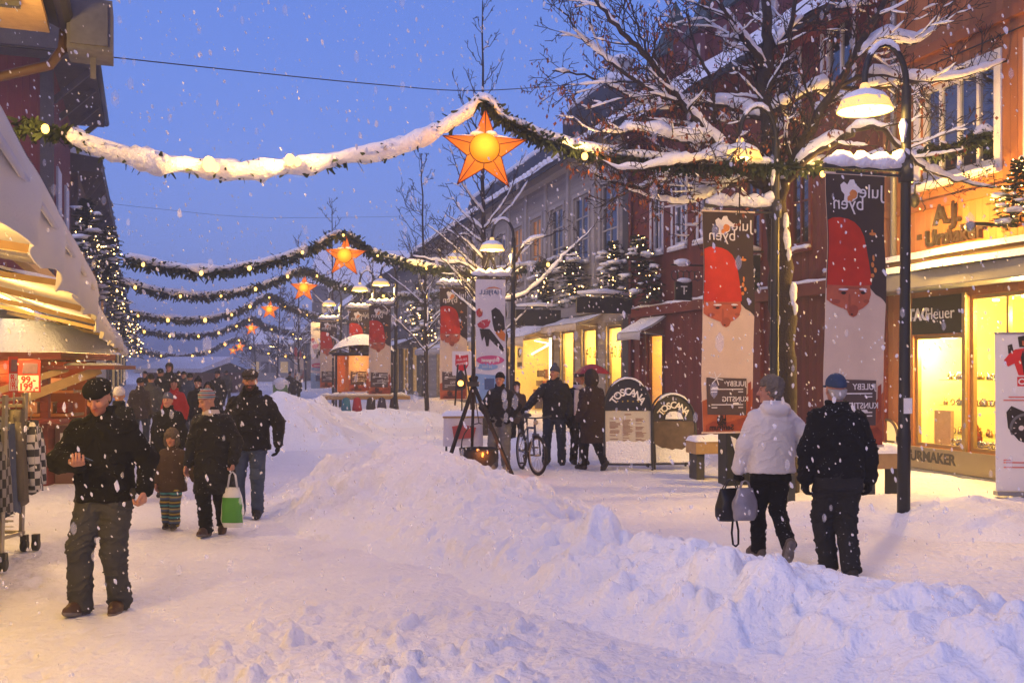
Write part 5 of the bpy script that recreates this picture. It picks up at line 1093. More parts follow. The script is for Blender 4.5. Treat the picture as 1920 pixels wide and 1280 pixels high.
# ------------------------------------------------------------------ awnings on the left
CANV = M('ivory_canvas', (.56, .51, .45), .85, .06, 2, .003, 80); CANVW = M('canvas_top', (.50, .47, .46), .85, .08, 3, .004, 60)
def big_awning(label, al0, al1, zt, zb, t0, t1, zin, seed, sag=0.0):
    r = thing('awning', label, 'awning', FL.w(TL, al0), FL.a, 'canvas awnings along the left fronts'); L = al1 - al0; x1 = t1 - TL; x0 = t0 - TL
    n = max(24, int(L / .12)); vs = []; fs = []
    def prof(y):
        s_ = sag * math.sin(math.pi * y / L); e = .03 * float(fbm(y * .8, seed, None, 3, seed)); pts = []
        for j in range(8): u = j / 7; pts.append((x0 + (x1 - .10 - x0) * u, zin + (zt - zin) * u - .05 * math.sin(math.pi * u) + e * u - s_ * u))
        pts += [(x1 - .03, zt - .02 + e - s_), (x1, zt - .08 + e - s_), (x1 + .015, zt - .16 - s_)]
        sc = .035 * abs(math.sin(y * 3.6)) + .03 * float(vnoise(y * 2.2, 1, None, seed))
        pts += [(x1 + .01 + .03 * math.sin(y * 5.1), (zt + zb) / 2 - s_), (x1 + .035 * math.sin(y * 5.1 + .6), zb + sc - s_)]
        return pts
    for i in range(n + 1): vs += [(x, L * i / n, z) for x, z in prof(L * i / n)]
    m = 13; fs = [(i * m + j, (i + 1) * m + j, (i + 1) * m + j + 1, i * m + j + 1) for i in range(n) for j in range(m - 1)]
    c = mesh_np('canvas', vs, fs, CANV, r); sm = c.modifiers.new('cloth', 'SOLIDIFY'); sm.thickness = .01
    b = MB(); b.tube([(x1 + .02, 0, zt - .20), (x1 + .025, L, zt - .20)], .014, 6); b.build('hem_seam', CANVW, c)
    vs = []; m2 = 10
    for i in range(n + 1):
        y = L * i / n; pr = prof(y)[:9]
        for j in range(m2):
            t = j / (m2 - 1) * 8; k = min(7, int(t)); f = t - k; x = pr[k][0] + (pr[k + 1][0] - pr[k][0]) * f; z = pr[k][1] + (pr[k + 1][1] - pr[k][1]) * f
            h = (.05 + .05 * float(fbm(y * 1.1, j * .4, None, 3, seed + 4))) * (.25 if j in (0, m2 - 1) or i in (0, n) else 1)
            vs.append((x, y, z + .012 + h))
    mesh_np('snow', vs, [(i * m2 + j, (i + 1) * m2 + j, (i + 1) * m2 + j + 1, i * m2 + j + 1) for i in range(n) for j in range(m2 - 1)], SNOW, c)
    k = max(2, int(L / 2.6)); 
    for i in range(k + 1):
        y = .25 + (L - .5) * i / k; b = MB(); b.bar((x0 + .02, y, zin - .28), (x1 - .12, y, zt - .14), .07, .05); b.build('arm', PLANK, r)
    b = MB(); b.box(x0, x0 + .14, 0, L, zin - .22, zin - .04); b.build('roller_box', M('roller_cream', (.6, .5, .3), .5, .06), r)
    b = MB(); b.box(x1 - .09, x1 - .04, .05, L - .05, zt - .17, zt - .11); b.build('front_bar', PLANK, r)
    b = MB(); b.box(x0 + .55, x0 + .62, 0, L, zin - .20, zin - .12); b.box(x0 + 1.05, x0 + 1.15, 0, L, zin - .24, zin - .10); b.build('cross_rail', PLANK, r)
    b = MB(); b.tube([(x0 + .16, .5, zin - .13), (x0 + .16, L - .5, zin - .13)], .012, 6)
    b.build('strip_lamp', glow('awning_bulb', (1, .72, .32), 16) if 'awning_bulb' not in bpy.data.materials else bpy.data.materials['awning_bulb'], r)
    return r
big_awning('big near ivory awning with a scalloped valance, cut by the left edge', 1.2, 9.5, 2.66, 2.23, -2.15, -.4, 3.02, 1)
big_awning('second ivory awning, lower and sagging, beyond the big near one', 9.6, 21.5, 2.50, 2.16, -2.15, -.42, 3.02, 2, .05)
big_awning('third short ivory awning farther along the left fronts', 22.0, 34, 2.50, 2.2, -2.1, -.5, 2.6, 3, .05)
for al, w_ in ((3.6, 42), (6.6, 30), (10.5, 30), (14.5, 28), (19, 26), (26, 30)):
    p = FL.w(-1.45, al, 2.30); point('awning_light', p, w_, (1, .66, .26), .1)
# shop doors and windows under the awnings
SH = Bld(FL, TL - .05, 20.6, 27.5, 'glazed_shopfront', 'low shopfront with warm lit panes and pale frames under the left awnings', 'shopfront', -1)
SH.holes = [(y, y + .9, .3, 2.4) for y in (.4, 1.7, 3.0, 4.3, 5.6)]
SH.wall(2.75, DKW, 2.2)
for h in SH.holes: SH.window(*h, WHITEP, 1, 2, ROOMY, .9, GLASS, .07, sill=False)
b = MB(); b.box(-2.3, .15, -.1, 7, 2.76, 2.9); b.build('roof', DKW, SH.root); SH.snowslab([(-.16, 2.92), (2.3, 2.95)], .35, -.1, 6.95, SH.root)
# ------------------------------------------------------------------ red kiosk
KY = 15.4; kc = P(90, 690, KY); kx = kc.x
K = thing('kiosk', 'red wooden kiosk with an orange lit hatch under a deep snow cap', 'kiosk', (kx, KY, 0), R(6))
KR = M('kiosk_red', (.20, .035, .028), .6, .2, 5, wave=('Z', 7, .01)); KO = M('kiosk_lit_inside', (.22, .045, .02), .8, .2, 4, emit=(1, .16, .02), estr=.08)
b = MB(); b.box(-3.0, 0, 0, 2.4, -.2, .95); b.box(-3.0, -.95, 0, 2.2, .95, 1.95); b.box(-.08, 0, 2.28, 2.4, .951, 1.95); b.box(-.12, 0, 0, .12, .951, 1.95); b.box(-3, 0, 2.3, 2.4, .952, 1.94); b.build('wall', KR, K)
b = MB(); b.box(-2.85, -.1, 2.1, 2.2, .96, 1.93); b.build('interior', KO, K); point('kiosk_light', (-.7, 1.0, 1.75), 6, (1, .32, .08), .1, K)
for k, (x, z, c) in enumerate(((-.80, 1.06, CANV), (-.55, 1.06, PLANK), (-.30, 1.06, KR), (-.7, 1.45, PLANK), (-.4, 1.45, CANV))):
    b = MB(); b.box(x - .09, x + .09, 1.55, 1.8, z, z + random.uniform(.16, .3)); b.build('boxed_goods', c, K)
b = MB(); b.box(-.95, -.1, 1.5, 2.05, 1.40, 1.44); b.box(-.95, -.1, 1.5, 2.05, 1.0, 1.05); b.build('shelf', PLANK, K)
b = MB(); b.box(-3.2, .28, -.28, 2.6, 1.96, 2.06); rf = b.build('roof', KR, K)
vs = []; n = 22
for i in range(n + 1):
    for j in range(n + 1):
        u = i / n; v = j / n; e = min(1, min(u, 1 - u) * 7, 1) ** .5 * min(1, min(v, 1 - v) * 7) ** .5; vs.append((-3.28 + 3.64 * u, -.36 + 3.04 * v, 2.065 + e * (.50 + .10 * float(fbm(u * 3, v * 3, None, 3, 9)))))
mesh_np('snow', vs, grid_faces(n + 1, n + 1), SNOW, rf)
b = MB(); b.box(-2.9, .3, -.35, -.002, .98, 1.05); b.build('counter', KR, K)
b = MB(); b.box(.02, .32, .25, 2.1, .0, .92); b.build('cabinet', M('weathered_red', (.16, .08, .07), .7, .2, 5), K); b = MB(); b.box(.1, .26, .235, .248, .45, .8); b.build('notice', WTXT, K)
b = MB(); b.bar((-.3, -.2, 1.35), (.72, .2, 1.80), .07, .14); b.build('strut', PLANK, K); b = MB(); b.bar((-.75, -.4, 1.42), (.30, .0, 1.82), .08, .10); b.build('strut', PLANK, K)
b = MB(); b.box(.05, 1.05, -.2, 1.0, 1.80, 1.86); fl = b.build('flap', KR, K); snow_ridge([(.1, .4, 1.865), (.5, .4, 1.865), (1.0, .4, 1.865)], .05, fl, flat=.5)
# ------------------------------------------------------------------ clothes rail on wheels
RY = 9.5
def RP(px, py, Y): p = P(px, py, Y); return Vector((p.x, p.y, p.z))
rb = RP(22, 1040, RY); rb.z = 0
RK = thing('clothes_rack', 'steel clothes rack on castors loaded with jumpers and shirts at the left edge', 'clothes rack', rb)
STEEL = M('brushed_steel', (.34, .31, .26), .4, .15, 8, metal=.6)
def rl(px, py, Y): return RP(px, py, Y) - rb
b = MB(); A = rl(44, 0, 9.85); B = rl(6, 0, 8.9); A.z = B.z = 0
for q in (A, B): b.bar((q.x - .02, q.y, .16), (q.x + .02, q.y, 1.58), .055, .03)
b.bar((A.x, A.y, 1.52), (B.x - .5, B.y - 1.6, 1.52), .03, .03); b.bar((A.x, A.y, .20), (B.x - .5, B.y - 1.6, .20), .035, .03); b.bar((A.x - .45, A.y + .05, .2), (A.x, A.y, .2), .03, .03); b.bar((A.x - .45, A.y + .05, 1.45), (A.x, A.y, 1.45), .03, .03); b.build('frame', STEEL, RK)
for q in (A + Vector((.0, .02, 0)), A + Vector((.09, .07, 0)), B, B + Vector((-.1, .05, 0))):
    b = MB(); vs = []
    b.tube([(q.x - .02, q.y, .065), (q.x + .02, q.y, .065)], .062, 14); w = b.build('wheel', BLACK, RK)
    b = MB(); b.box(q.x - .03, q.x + .03, q.y - .03, q.y + .03, .10, .17); b.build('fork', IRON, w)
b = MB()
for k in range(9): b.bar((A.x - .55, A.y - .1 - .1 * k, .33), (A.x - .05, A.y - .1 - .1 * k, .33), .008, .008)
for k in range(5): b.bar((A.x - .55, A.y - .1, .22 + .05 * k), (A.x - .05, A.y - .1, .22 + .05 * k), .008, .008)
b.build('basket', STEEL, RK)
def plaid(name, c1, c2, f=9):
    m = bpy.data.materials.new(name); m.use_nodes = True; t = m.node_tree; N = t.nodes; L = t.links; b = N['Principled BSDF']; b.inputs['Roughness'].default_value = .9
    tc = N.new('ShaderNodeTexCoord'); ck = N.new('ShaderNodeTexChecker'); ck.inputs['Scale'].default_value = f; ck.inputs['Color1'].default_value = (*c1, 1); ck.inputs['Color2'].default_value = (*c2, 1); L.new(tc.outputs['Object'], ck.inputs[0]); L.new(ck.outputs[0], b.inputs['Base Color']); return m
def garment(name, label, mat, px, Y, top, bot, w, seed, sleeve=True):
    p = RP(px, 690, Y); r = thing(name, label, name, (p.x, p.y, bot), R(18), 'clothes on the rack'); H = top - bot; n = 26; m = 14; vs = []
    for j in range(m + 1):
        u = j / m; z = H * (1 - u); hw = w * (.30 + .70 * min(1, u * 3.2) ** .6) * (1 + .08 * u); d = .07 + .04 * u
        for i in range(n):
            a = 2 * math.pi * i / n; f = 1 + .18 * math.sin(a * 5 + seed + u * 2) * u
            vs.append((d * math.cos(a) * f, hw * math.sin(a) * (1 + .05 * math.sin(a * 7 + seed)), z + (.025 * math.sin(a * 3 + seed) if j == m else 0)))
    fs = [(j * n + i, (j + 1) * n + i, (j + 1) * n + (i + 1) % n, j * n + (i + 1) % n) for j in range(m) for i in range(n)]
    o = mesh_np('fabric', vs, fs, mat, r)
    if sleeve:
        for s_ in (-1, 1):
            b = MB(); b.tube([(.0, s_ * w * .9, H * .86), (.03, s_ * (w + .03), H * .6), (.05, s_ * (w + .02), H * .3), (.06, s_ * w, H * .05)], [.075, .075, .065, .055], 9); b.build('sleeve', mat, r)
    b = MB(); b.tube([(0, 0, H), (0, 0, H + .05), (.02, 0, H + .075), (.0, 0, H + .095)], .006, 5); b.bar((0, -w * .7, H - .06), (0, w * .7, H - .06), .012, .012); b.build('hanger', STEEL, r); return r
garment('jumper', 'grey brown knitted jumper hanging at the end of the rack', M('taupe_knit', (.10, .085, .07), .95, .2, 30, .006, 90), 30, 9.65, 1.42, .52, .22, 1)
garment('shirt', 'black and white checked shirt at the far end of the rack', plaid('check_cloth', (.5, .48, .46), (.03, .03, .035), 14), 58, 9.95, 1.30, .60, .20, 2)
garment('jeans', 'blue denim jeans hanging between the jumper and the dark checked shirt', M('denim_rail', (.05, .07, .13), .9, .25, 20), 12, 9.35, 1.30, .46, .17, 3, False)
garment('shirt', 'dark checked shirt cut by the left edge of the picture', plaid('dark_check_cloth', (.20, .19, .2), (.012, .012, .016), 12), -4, 9.1, 1.38, .5, .22, 4)
garment('jumper', 'dark jumper nearest on the rack, partly outside the picture', M('dark_knit', (.03, .03, .035), .95, .2, 30, .006, 90), -30, 8.7, 1.4, .5, .22, 5)
CARDR = M('card_red', (.36, .03, .03), .6, .1, 6); CARDW = M('card_white', (.66, .58, .54), .6, .05, 6); DIG = M('digit_red', (.60, .02, .02), .6, .05)
def price_card(px0, px1, py0, py1, Y, label, skew=0):
    a = RP(px0, py1, Y); b_ = RP(px1, py0, Y); w = b_.x - a.x; h = b_.z - a.z; r = thing('price_sign', label, 'price sign', (a.x, Y, a.z), R(skew), 'price signs on the clothes rack')
    m = MB(); m.box(0, w, -.004, .004, 0, h); c = m.build('card', CARDR, r); m = MB(); m.box(.035 * w, w * .93, -.007, -.0042, .04 * h, h * .52); m.build('white_field', CARDW, r)
    m = MB(); m.poly([(w * .22, -.0075, h * .58), (w * .88, -.0075, h * .58), (w * .9, -.0075, h * .9), (w * .3, -.0075, h * .92)]); m.build('picture', M('card_picture', (.14, .08, .12), .6, .5, 25), r)
    for s_, z in (('99,-', .38), ('199,-', .16)): text('lettering', s_, h * .30, DIG, Matrix(((1, 0, 0, w * .5), (0, 0, -1, -.008), (0, 1, 0, h * z), (0, 0, 0, 1))), r, ext=.001, bold=.003, sx=min(1.1, w / h * 1.35))
    m = MB(); m.tube([(w * .55, 0, 0), (w * .55, 0, -.12)], .008, 6); m.build('clip', STEEL, r); return r
price_card(32, 76, 675, 735, 9.8, 'red and white price card reading 99,- and 199,- above the rack'); price_card(16, 32, 668, 735, 9.35, 'second price card seen nearly edge on at the left', 35)
# ------------------------------------------------------------------ things standing in the street
def gpt(px, py): p = G(px, py); p.z = gz(p.x, p.y); return p
# A-boards of the restaurant
def a_board(px, py, label, w, h, yaw, menu, second):
    p = gpt(px, py); r = thing('menu_board', label, 'menu board', p, yaw, 'restaurant boards on the pavement'); hp = h * .66; tilt = .16
    def q(x, u, k=0): return (x, tilt * u - .012 * 0 - .003 * k, u)          # front leaf leans back
    b = MB()
    for s_ in (-1, 1): b.bar(q(s_ * w / 2, 0), q(s_ * w / 2, hp + .02), .035, .03); b.bar((s_ * (w / 2 - .03), .62, 0), (s_ * (w / 2 - .03), tilt * hp + .04, hp + .05), .035, .03)
    b.bar(q(-w / 2, .10), q(w / 2, .10), .03, .03); b.bar(q(-w / 2, hp), q(w / 2, hp), .035, .03); b.bar((-w / 2, .55, .12), (w / 2, .55, .12), .03, .03)
    rr = w / 2; arc = [(rr * math.cos(a), tilt * (hp + (h - hp) * math.sin(a)), hp + (h - hp) * math.sin(a)) for a in np.linspace(0, math.pi, 17)]
    b.tube(arc, .02, 6); b.tube([(x * .97, y + .2, z * 1.02) for x, y, z in arc], .018, 6); b.build('frame', IRON, r)
    b = MB(); b.prism([(x * .97, y + .004, hp + (z - hp) * .97) for x, y, z in arc], (0, .02, 0)); hd = b.build('header', BLACK, r)
    b = MB(); b.prism([q(-w / 2 + .02, .12), q(w / 2 - .02, .12), q(w / 2 - .02, hp - .02), q(-w / 2 + .02, hp - .02)], (0, .012, 0)); pn = b.build('panel', menu, r)
    s_ = 'TOSCANA'; R_ = rr * 1.02; sz = w * .215
    for i, ch in enumerate(s_):                               # letters along an arc
        a = math.pi / 2 - (i - 3) * .30; x = R_ * .72 * math.cos(a); z = hp + (h - hp) * .74 * math.sin(a) - (h - hp) * .16; rot = a - math.pi / 2
        m4 = Matrix.Translation((x, tilt * z - .012, z)) @ Matrix.Rotation(-0.0, 4, 'X') @ Matrix(((math.cos(rot), -math.sin(rot), 0, 0), (0, tilt * 0, -1, 0), (math.sin(rot), math.cos(rot), 0, 0), (0, 0, 0, 1)))
        text('lettering', ch, sz, WTXT, m4, hd, ext=.002, bold=.004)
    b = MB()
    for k in range(5):
        for a in range(5): t = math.pi / 2 + a * 2 * math.pi / 5; t2 = t + math.pi / 5; c = Vector(((k - 2) * w * .11, tilt * hp - .006, hp + (h - hp) * .27 + .01 * (k == 2))); b.poly([c, c + Vector((.008 * math.cos(t - .63), 0, .008 * math.sin(t - .63))), c + Vector((.02 * math.cos(t), 0, .02 * math.sin(t))), c + Vector((.008 * math.cos(t2), 0, .008 * math.sin(t2)))])
    b.build('stars', M('yellow_print', (.6, .42, .06), .6, .1), hd)
    if not second:
        ln = MB(); rn = random.Random(5)
        for c in range(3):
            x0 = -w / 2 + .10 + c * (w - .16) / 3; z = hp - .16
            while z > hp * .48:
                L = rn.uniform(.10, .19)
                if rn.random() < .86: ln.poly([q(x0, z, 2), q(x0 + L, z, 2), q(x0 + L, z + .009, 2), q(x0, z + .009, 2)])
                z -= .021
        ln.poly([q(-.06, hp - .09, 2), q(.06, hp - .09, 2), q(.06, hp - .075, 2), q(-.06, hp - .075, 2)]); ln.build('menu_text', M('menu_ink', (.22, .08, .05), .7, .2), pn)
    # snow stuck to the panel and header
    b = MB(); top = .50 if not second else .52; pts = [q(-w / 2 + .03, .13, 4), q(w / 2 - .03, .13, 4)]; rn = random.Random(8 + second)
    for k in range(13): u = 1 - k / 12; e = (.10 * (2 * u - 1) ** 2 if second else .03) + rn.uniform(-.02, .02); pts.append(q(-w / 2 + .03 + (w - .06) * u, hp * (top + e) - (.05 if not second else .10), 4))
    b.prism(pts, (0, -.012, 0)); b.build('snow', SNOW, pn)
    if second:
        b = MB(); pts = [q(x, hp + .02 + z, 6) for x, z in ((-.17, 0), (.17, 0), (.13, .10), (.03, .14), (-.08, .13), (-.15, .07))]; b.prism(pts, (0, -.015, 0)); b.build('snow', SNOW, hd)
    snow_ridge([Vector(a) + Vector((0, .0, .01)) for a in arc[4:13]], .028, hd)
    return r
MENU = M('menu_paper', (.55, .50, .38), .7, .06, 5); DMENU = M('dark_menu', (.10, .07, .055), .5, .6, 9)
a_board(1178, 884, 'larger restaurant board with a pale printed menu under an arched black header', .84, 1.60, R(-4), MENU, False)
a_board(1268, 879, 'smaller restaurant board with a dark snow covered panel, right of the larger one', .80, 1.34, R(8), DMENU, True)
# ---- collection kettle on a tripod
TRI = gpt(885, 892); ky = TRI.y
T = thing('kettle_tripod', 'black tripod of crossed poles holding a smoky kettle with glowing embers', 'tripod', TRI)
ap = P(888, 722, ky) - TRI
def tg(px, py): p = gpt(px, py); return p - TRI
for foot, over in ((P(845, 852, ky + .6) - TRI, 1.12), (P(968, 908, ky - .5) - TRI, 1.08), (P(884, 880, ky + .9) - TRI, 1.2)):
    b = MB(); b.bar(foot, foot + (ap - foot) * over, .05, .05); b.build('leg', M('charred_wood', (.015, .013, .013), .8, .3, 10), T)
b = MB(); b.lathe([(.04, .06), (.0, .34)], (ap.x, ap.y, ap.z), 8); b.box(ap.x - .09, ap.x + .09, ap.y - .09, ap.y + .09, ap.z - .02, ap.z + .06); b.build('finial', IRON, T)
kc_ = P(898, 853, ky) - TRI; b = MB(); b.lathe([(0, -.22), (.20, -.20), (.30, -.10), (.33, .06), (.34, .12), (.31, .12), (.29, .02), (0, -.02)], kc_, 20); kt = b.build('kettle', M('soot_black', (.012, .011, .011), .6, .4, 12, .01, 30), T)
b = MB(); b.tube([kc_ + Vector((.3 * math.cos(a), 0, .12 + .42 * math.sin(a))) for a in np.linspace(0, math.pi, 11)], .012, 6); b.tube([kc_ + Vector((0, 0, .54)), ap], .010, 6); b.build('handle', IRON, kt)
b = MB(); rn = random.Random(3)
for px, py, q in ((905, 852, .03), (914, 847, .018), (895, 843, .014)):
    c = P(px, py, ky - .345) - TRI; b.ball(c, q, 6, 5, (.5, .25, 1.4), .3)
b.build('embers', glow('ember', (1, .22, .03), 5), kt); point('ember_light', kc_ + Vector((.1, -.45, .02)), 4, (1, .3, .06), .05, T)
b = MB(); lc = P(864, 716, ky + .3) - TRI; b.lathe([(.06, -.12), (.085, -.10), (.085, .10), (.05, .15), (.02, .20)], lc, 10); ln_ = b.build('lantern', IRON, T); b = MB(); b.ball(lc + Vector((0, -.075, -.02)), .05, 8, 6); b.build('flame', glow('flame', (1, .35, .06), 6), ln_)
b = MB(); b.bar(lc + Vector((-.10, .0, -.4)), lc + Vector((-.05, 0, .30)), .03, .03); b.bar(lc + Vector((.18, 0, -.4)), lc + Vector((.06, 0, .30)), .03, .03); b.build('lantern_stand', IRON, T)
# ---- charity table and shield sign
CT = gpt(868, 862); C_ = thing('collection_table', 'small table under a white cloth with red print behind the tripod', 'table', CT, R(4))
ck = MB(); vs = []; n = 40
for j in range(7):
    for i in range(n):
        a = 2 * math.pi * i / n; u = j / 6; s_ = max(abs(math.cos(a)), abs(math.sin(a))); rx = .38 / s_ * (1 + .05 * u * math.sin(a * 9)); vs.append((rx * math.cos(a), rx * .75 * math.sin(a), .86 - .55 * u))
mesh_np('cloth', vs, [(j * n + i, j * n + (i + 1) % n, (j + 1) * n + (i + 1) % n, (j + 1) * n + i) for j in range(6) for i in range(n)], M('white_cloth', (.66, .60, .62), .85, .06, 5), C_)
b = MB(); b.box(-.40, .40, -.30, .30, .865, .90); tp_ = b.build('top', PLANK, C_)
vs = []; n2 = 12
for i in range(n2 + 1):
    for j in range(n2 + 1): u = i / n2; v = j / n2; e = (min(u, 1 - u, v, 1 - v) * 6); vs.append((-.42 + .84 * u, -.32 + .64 * v, .902 + min(1, e) ** .5 * (.09 + .03 * float(vnoise(u * 4, v * 4, None, 6)))))
mesh_np('snow', vs, grid_faces(n2 + 1, n2 + 1), SNOW, tp_)
for s_ in (-1, 1):
    for t_ in (-1, 1): b = MB(); b.bar((s_ * .33, t_ * .24, 0), (s_ * .33, t_ * .24, .86), .04, .04); b.build('leg', IRON, C_)
b = MB(); b.prism([(-.22, -.325, .70), (.0, -.325, .74), (.25, -.325, .68), (.20, -.325, .48), (-.18, -.325, .45)], (0, .006, 0)); b.build('red_print', M('faded_red', (.45, .08, .07), .8, .35, 9), C_)
sp2 = P(866, 679, CT.y - .02); S_ = thing('shield_sign', 'small white sign with a red shield standing over the collection table', 'sign', (sp2.x, sp2.y, 0), R(4))
b = MB(); b.tube([(0, 0, 0), (0, 0, sp2.z - .2)], .015, 8); b.build('pole', IRON, S_); b = MB(); b.box(-.19, .19, -.012, .012, sp2.z - .26, sp2.z + .22); pb_ = b.build('board', PALE, S_)
b = MB(); z0 = sp2.z; b.prism([(-.125, -.013, z0 + .15), (0, -.013, z0 + .13), (.125, -.013, z0 + .15), (.13, -.013, z0 - .05), (.08, -.013, z0 - .14), (0, -.013, z0 - .19), (-.08, -.013, z0 - .14), (-.13, -.013, z0 - .05)], (0, -.004, 0)); sh_ = b.build('shield', M('shield_red', (.52, .02, .03), .5, .06), pb_)
for s_, dz in (('FRELSES', .05), ('ARMEEN', -.03)): text('lettering', s_, .06, WTXT, Matrix(((1, 0, .0, 0), (0, 0, -1, -.018), (.15, 1, 0, z0 + dz), (0, 0, 0, 1))), sh_, ext=.001)
# ---- bicycle, seen from the front
BP = gpt(992, 884); BK = thing('bicycle', 'dark mountain bike held upright beside the man in the bobble hat', 'bicycle', BP, R(194))
TYRE = M('tyre_rubber', (.014, .014, .015), .8, .3, 30, .004, 60); FRM = M('bike_blue', (.03, .045, .10), .3, .2, 8)
def wheel(y, yaw=0):
    c = Vector((0, y, .345)); b = MB(); rot = Matrix.Rotation(yaw, 3, 'Z'); pts = [c + rot @ Vector((0, .32 * math.cos(a), .32 * math.sin(a))) for a in np.linspace(0, 6.2832, 29)]; b.tube(pts, .026, 8, cap=False); w = b.build('tyre', TYRE, BK)
    b = MB(); b.tube([c + rot @ Vector((0, .285 * math.cos(a), .285 * math.sin(a))) for a in np.linspace(0, 6.2832, 25)], .012, 6, cap=False); b.build('rim', STEEL, w)
    b = MB()
    for k in range(18): a = k * math.pi / 9; b.tube([c + rot @ Vector(((-1) ** k * .025, 0, 0)), c + rot @ Vector((0, .28 * math.cos(a), .28 * math.sin(a)))], .0022, 3)
    b.tube([c + rot @ Vector((-.05, 0, 0)), c + rot @ Vector((.05, 0, 0))], .02, 8); b.build('spokes', STEEL, w); return w
wheel(.55, R(12)); wheel(-.52)
b = MB()
for a_, b_, q in (((0, .40, .80), (0, -.12, .78), .018), ((0, .38, .74), (0, -.02, .30), .02), ((0, -.14, .86), (0, -.02, .30), .017), ((.05, -.52, .345), (.02, -.02, .32), .010), ((-.05, -.52, .345), (-.02, -.02, .32), .010), ((.05, -.52, .345), (.02, -.13, .76), .009), ((-.05, -.52, .345), (-.02, -.13, .76), .009), ((0, .37, .86), (0, .42, .68), .022), ((.055, .55, .345), (.05, .44, .68), .016), ((-.055, .55, .345), (-.05, .44, .68), .016), ((-.06, .44, .69), (.06, .44, .69), .018)): b.tube([a_, b_], q, 8)
b.build('frame', FRM, BK)
b = MB(); b.tube([(0, .37, .86), (0, .40, .96)], .018, 8); b.tube([(-.31, .33, 1.0), (-.15, .40, .98), (0, .41, .97), (.15, .40, .98), (.31, .33, 1.0)], .013, 8); b.tube([(-.31, .33, 1.0), (-.20, .38, .985)], .019, 8); b.tube([(.31, .33, 1.0), (.20, .38, .985)], .019, 8); b.bar((.2, .4, .98), (.25, .47, .95), .012, .012); b.bar((-.2, .4, .98), (-.25, .47, .95), .012, .012); b.build('handlebar', IRON, BK)
b = MB(); b.tube([(0, -.14, .86), (0, -.15, .98)], .013, 8); b.ball((0, -.15, 1.0), .13, 12, 7, (.62, 1.05, .3)); b.build('saddle', IRON, BK)
b = MB(); b.tube([(-.10, -.02, .30), (.10, -.02, .30)], .018, 8); b.bar((.10, -.02, .30), (.105, .10, .18), .02, .02); b.bar((-.10, -.02, .30), (-.105, -.14, .42), .02, .02); b.box(.10, .20, .07, .14, .165, .19); b.box(-.20, -.10, -.17, -.10, .41, .435); b.tube([(.05, -.02 + .09 * math.cos(a), .30 + .09 * math.sin(a)) for a in np.linspace(0, 6.283, 13)], .006, 5); b.build('crank', IRON, BK)
b = MB(); b.ball((0, .45, .90), .045, 8, 6); b.build('lamp', STEEL, BK); snow_ridge([(0, -.24, 1.03), (0, -.1, 1.04)], .04, BK)
# ---- roll-up advert at the right edge
RU = gpt(1930, 944); RO = thing('rollup_banner', 'white roll-up advert with a red skier and a black wristwatch at the right edge', 'roll-up banner', RU, R(-6))
uw, uh = .86, 2.18; b = MB(); b.prism([(-uw / 2, 0, .06), (uw / 2, 0, .06), (uw / 2, .12, uh), (-uw / 2 + .03, .12, uh)], (0, .006, 0)); cl = b.build('cloth', M('rollup_white', (.70, .66, .66), .6, .04, 4), RO)
b = MB(); b.box(-uw / 2, uw / 2, -.06, .10, 0, .055); b.box(-uw / 2 + .02, uw / 2, .10, .135, uh, uh + .02); b.build('base', ZINC, RO)
def ru(u, v, k=1): return (-uw / 2 + .02 + (uw - .02) * u, .12 * (1 - v) - .0035 * k, .06 + (uh - .06) * (1 - v))
art(cl, 'red_box', M('advert_red', (.60, .02, .02), .5, .05), [[ru(.34, .275), ru(.92, .275), ru(.92, .335), ru(.34, .335)]])
text('lettering', 'CERTINA', .115, WTXT, Matrix(((1, 0, 0, ru(.63, .3)[0]), (0, -.05, -1, ru(.63, .307)[1] - .006), (0, 1, 0, ru(.63, .307)[2]), (0, 0, 0, 1))), cl, ext=.001, bold=.003)
art(cl, 'skier_jacket', MATS['advert_red'], [[ru(.14, .17, 2), ru(.24, .12, 2), ru(.32, .10, 2), ru(.5, .09, 2), ru(.62, .13, 2), ru(.66, .2, 2), ru(.62, .265, 2), ru(.36, .265, 2), ru(.30, .19, 2), ru(.2, .21, 2)]])
art(cl, 'skier_dark', BC['logo'], [[ru(.36, .02, 3), ru(.48, .01, 3), ru(.54, .04, 3), ru(.5, .085, 3), ru(.38, .085, 3)], [ru(.2, .075, 3), ru(.27, .065, 3), ru(.29, .11, 3), ru(.21, .13, 3)], [ru(.40, .15, 3), ru(.44, .10, 3), ru(.48, .2, 3), ru(.44, .26, 3)]]); art(cl, 'skier_face', BC['face'], [[ru(.42, .045, 4), ru(.5, .045, 4), ru(.49, .075, 4), ru(.43, .075, 4)]])
def ell(cu, cv, rx, rz, k, n=26): c = ru(cu, cv, k); return [(c[0] + rx * math.cos(a), c[1] - .055 * rz * math.sin(a), c[2] + rz * math.sin(a)) for a in np.linspace(0, 6.2832, n, endpoint=False)]
art(cl, 'watch_strap', BC['logo'], [[ru(.16, .50, 2), ru(.24, .46, 2), ru(.46, .50, 2), ru(.72, .62, 2), ru(.78, .70, 2), ru(.62, .72, 2), ru(.34, .68, 2), ru(.18, .60, 2)]]); art(cl, 'watch_case', M('watch_steel', (.12, .12, .13), .3, .2, 20), [ell(.44, .60, .20, .20, 3)]); art(cl, 'watch_dial', BC['logo'], [ell(.44, .60, .165, .165, 4)])
hand = [[ru(.44 - .006, .60, 5), ru(.44 + .006, .60, 5), ru(.50, .555, 5)], [ru(.44, .60 - .003, 5), ru(.44, .60 + .003, 5), ru(.36, .58, 5)]] + [ell(.38, .60, .035, .035, 5, 12), ell(.50, .60, .035, .035, 5, 12)]
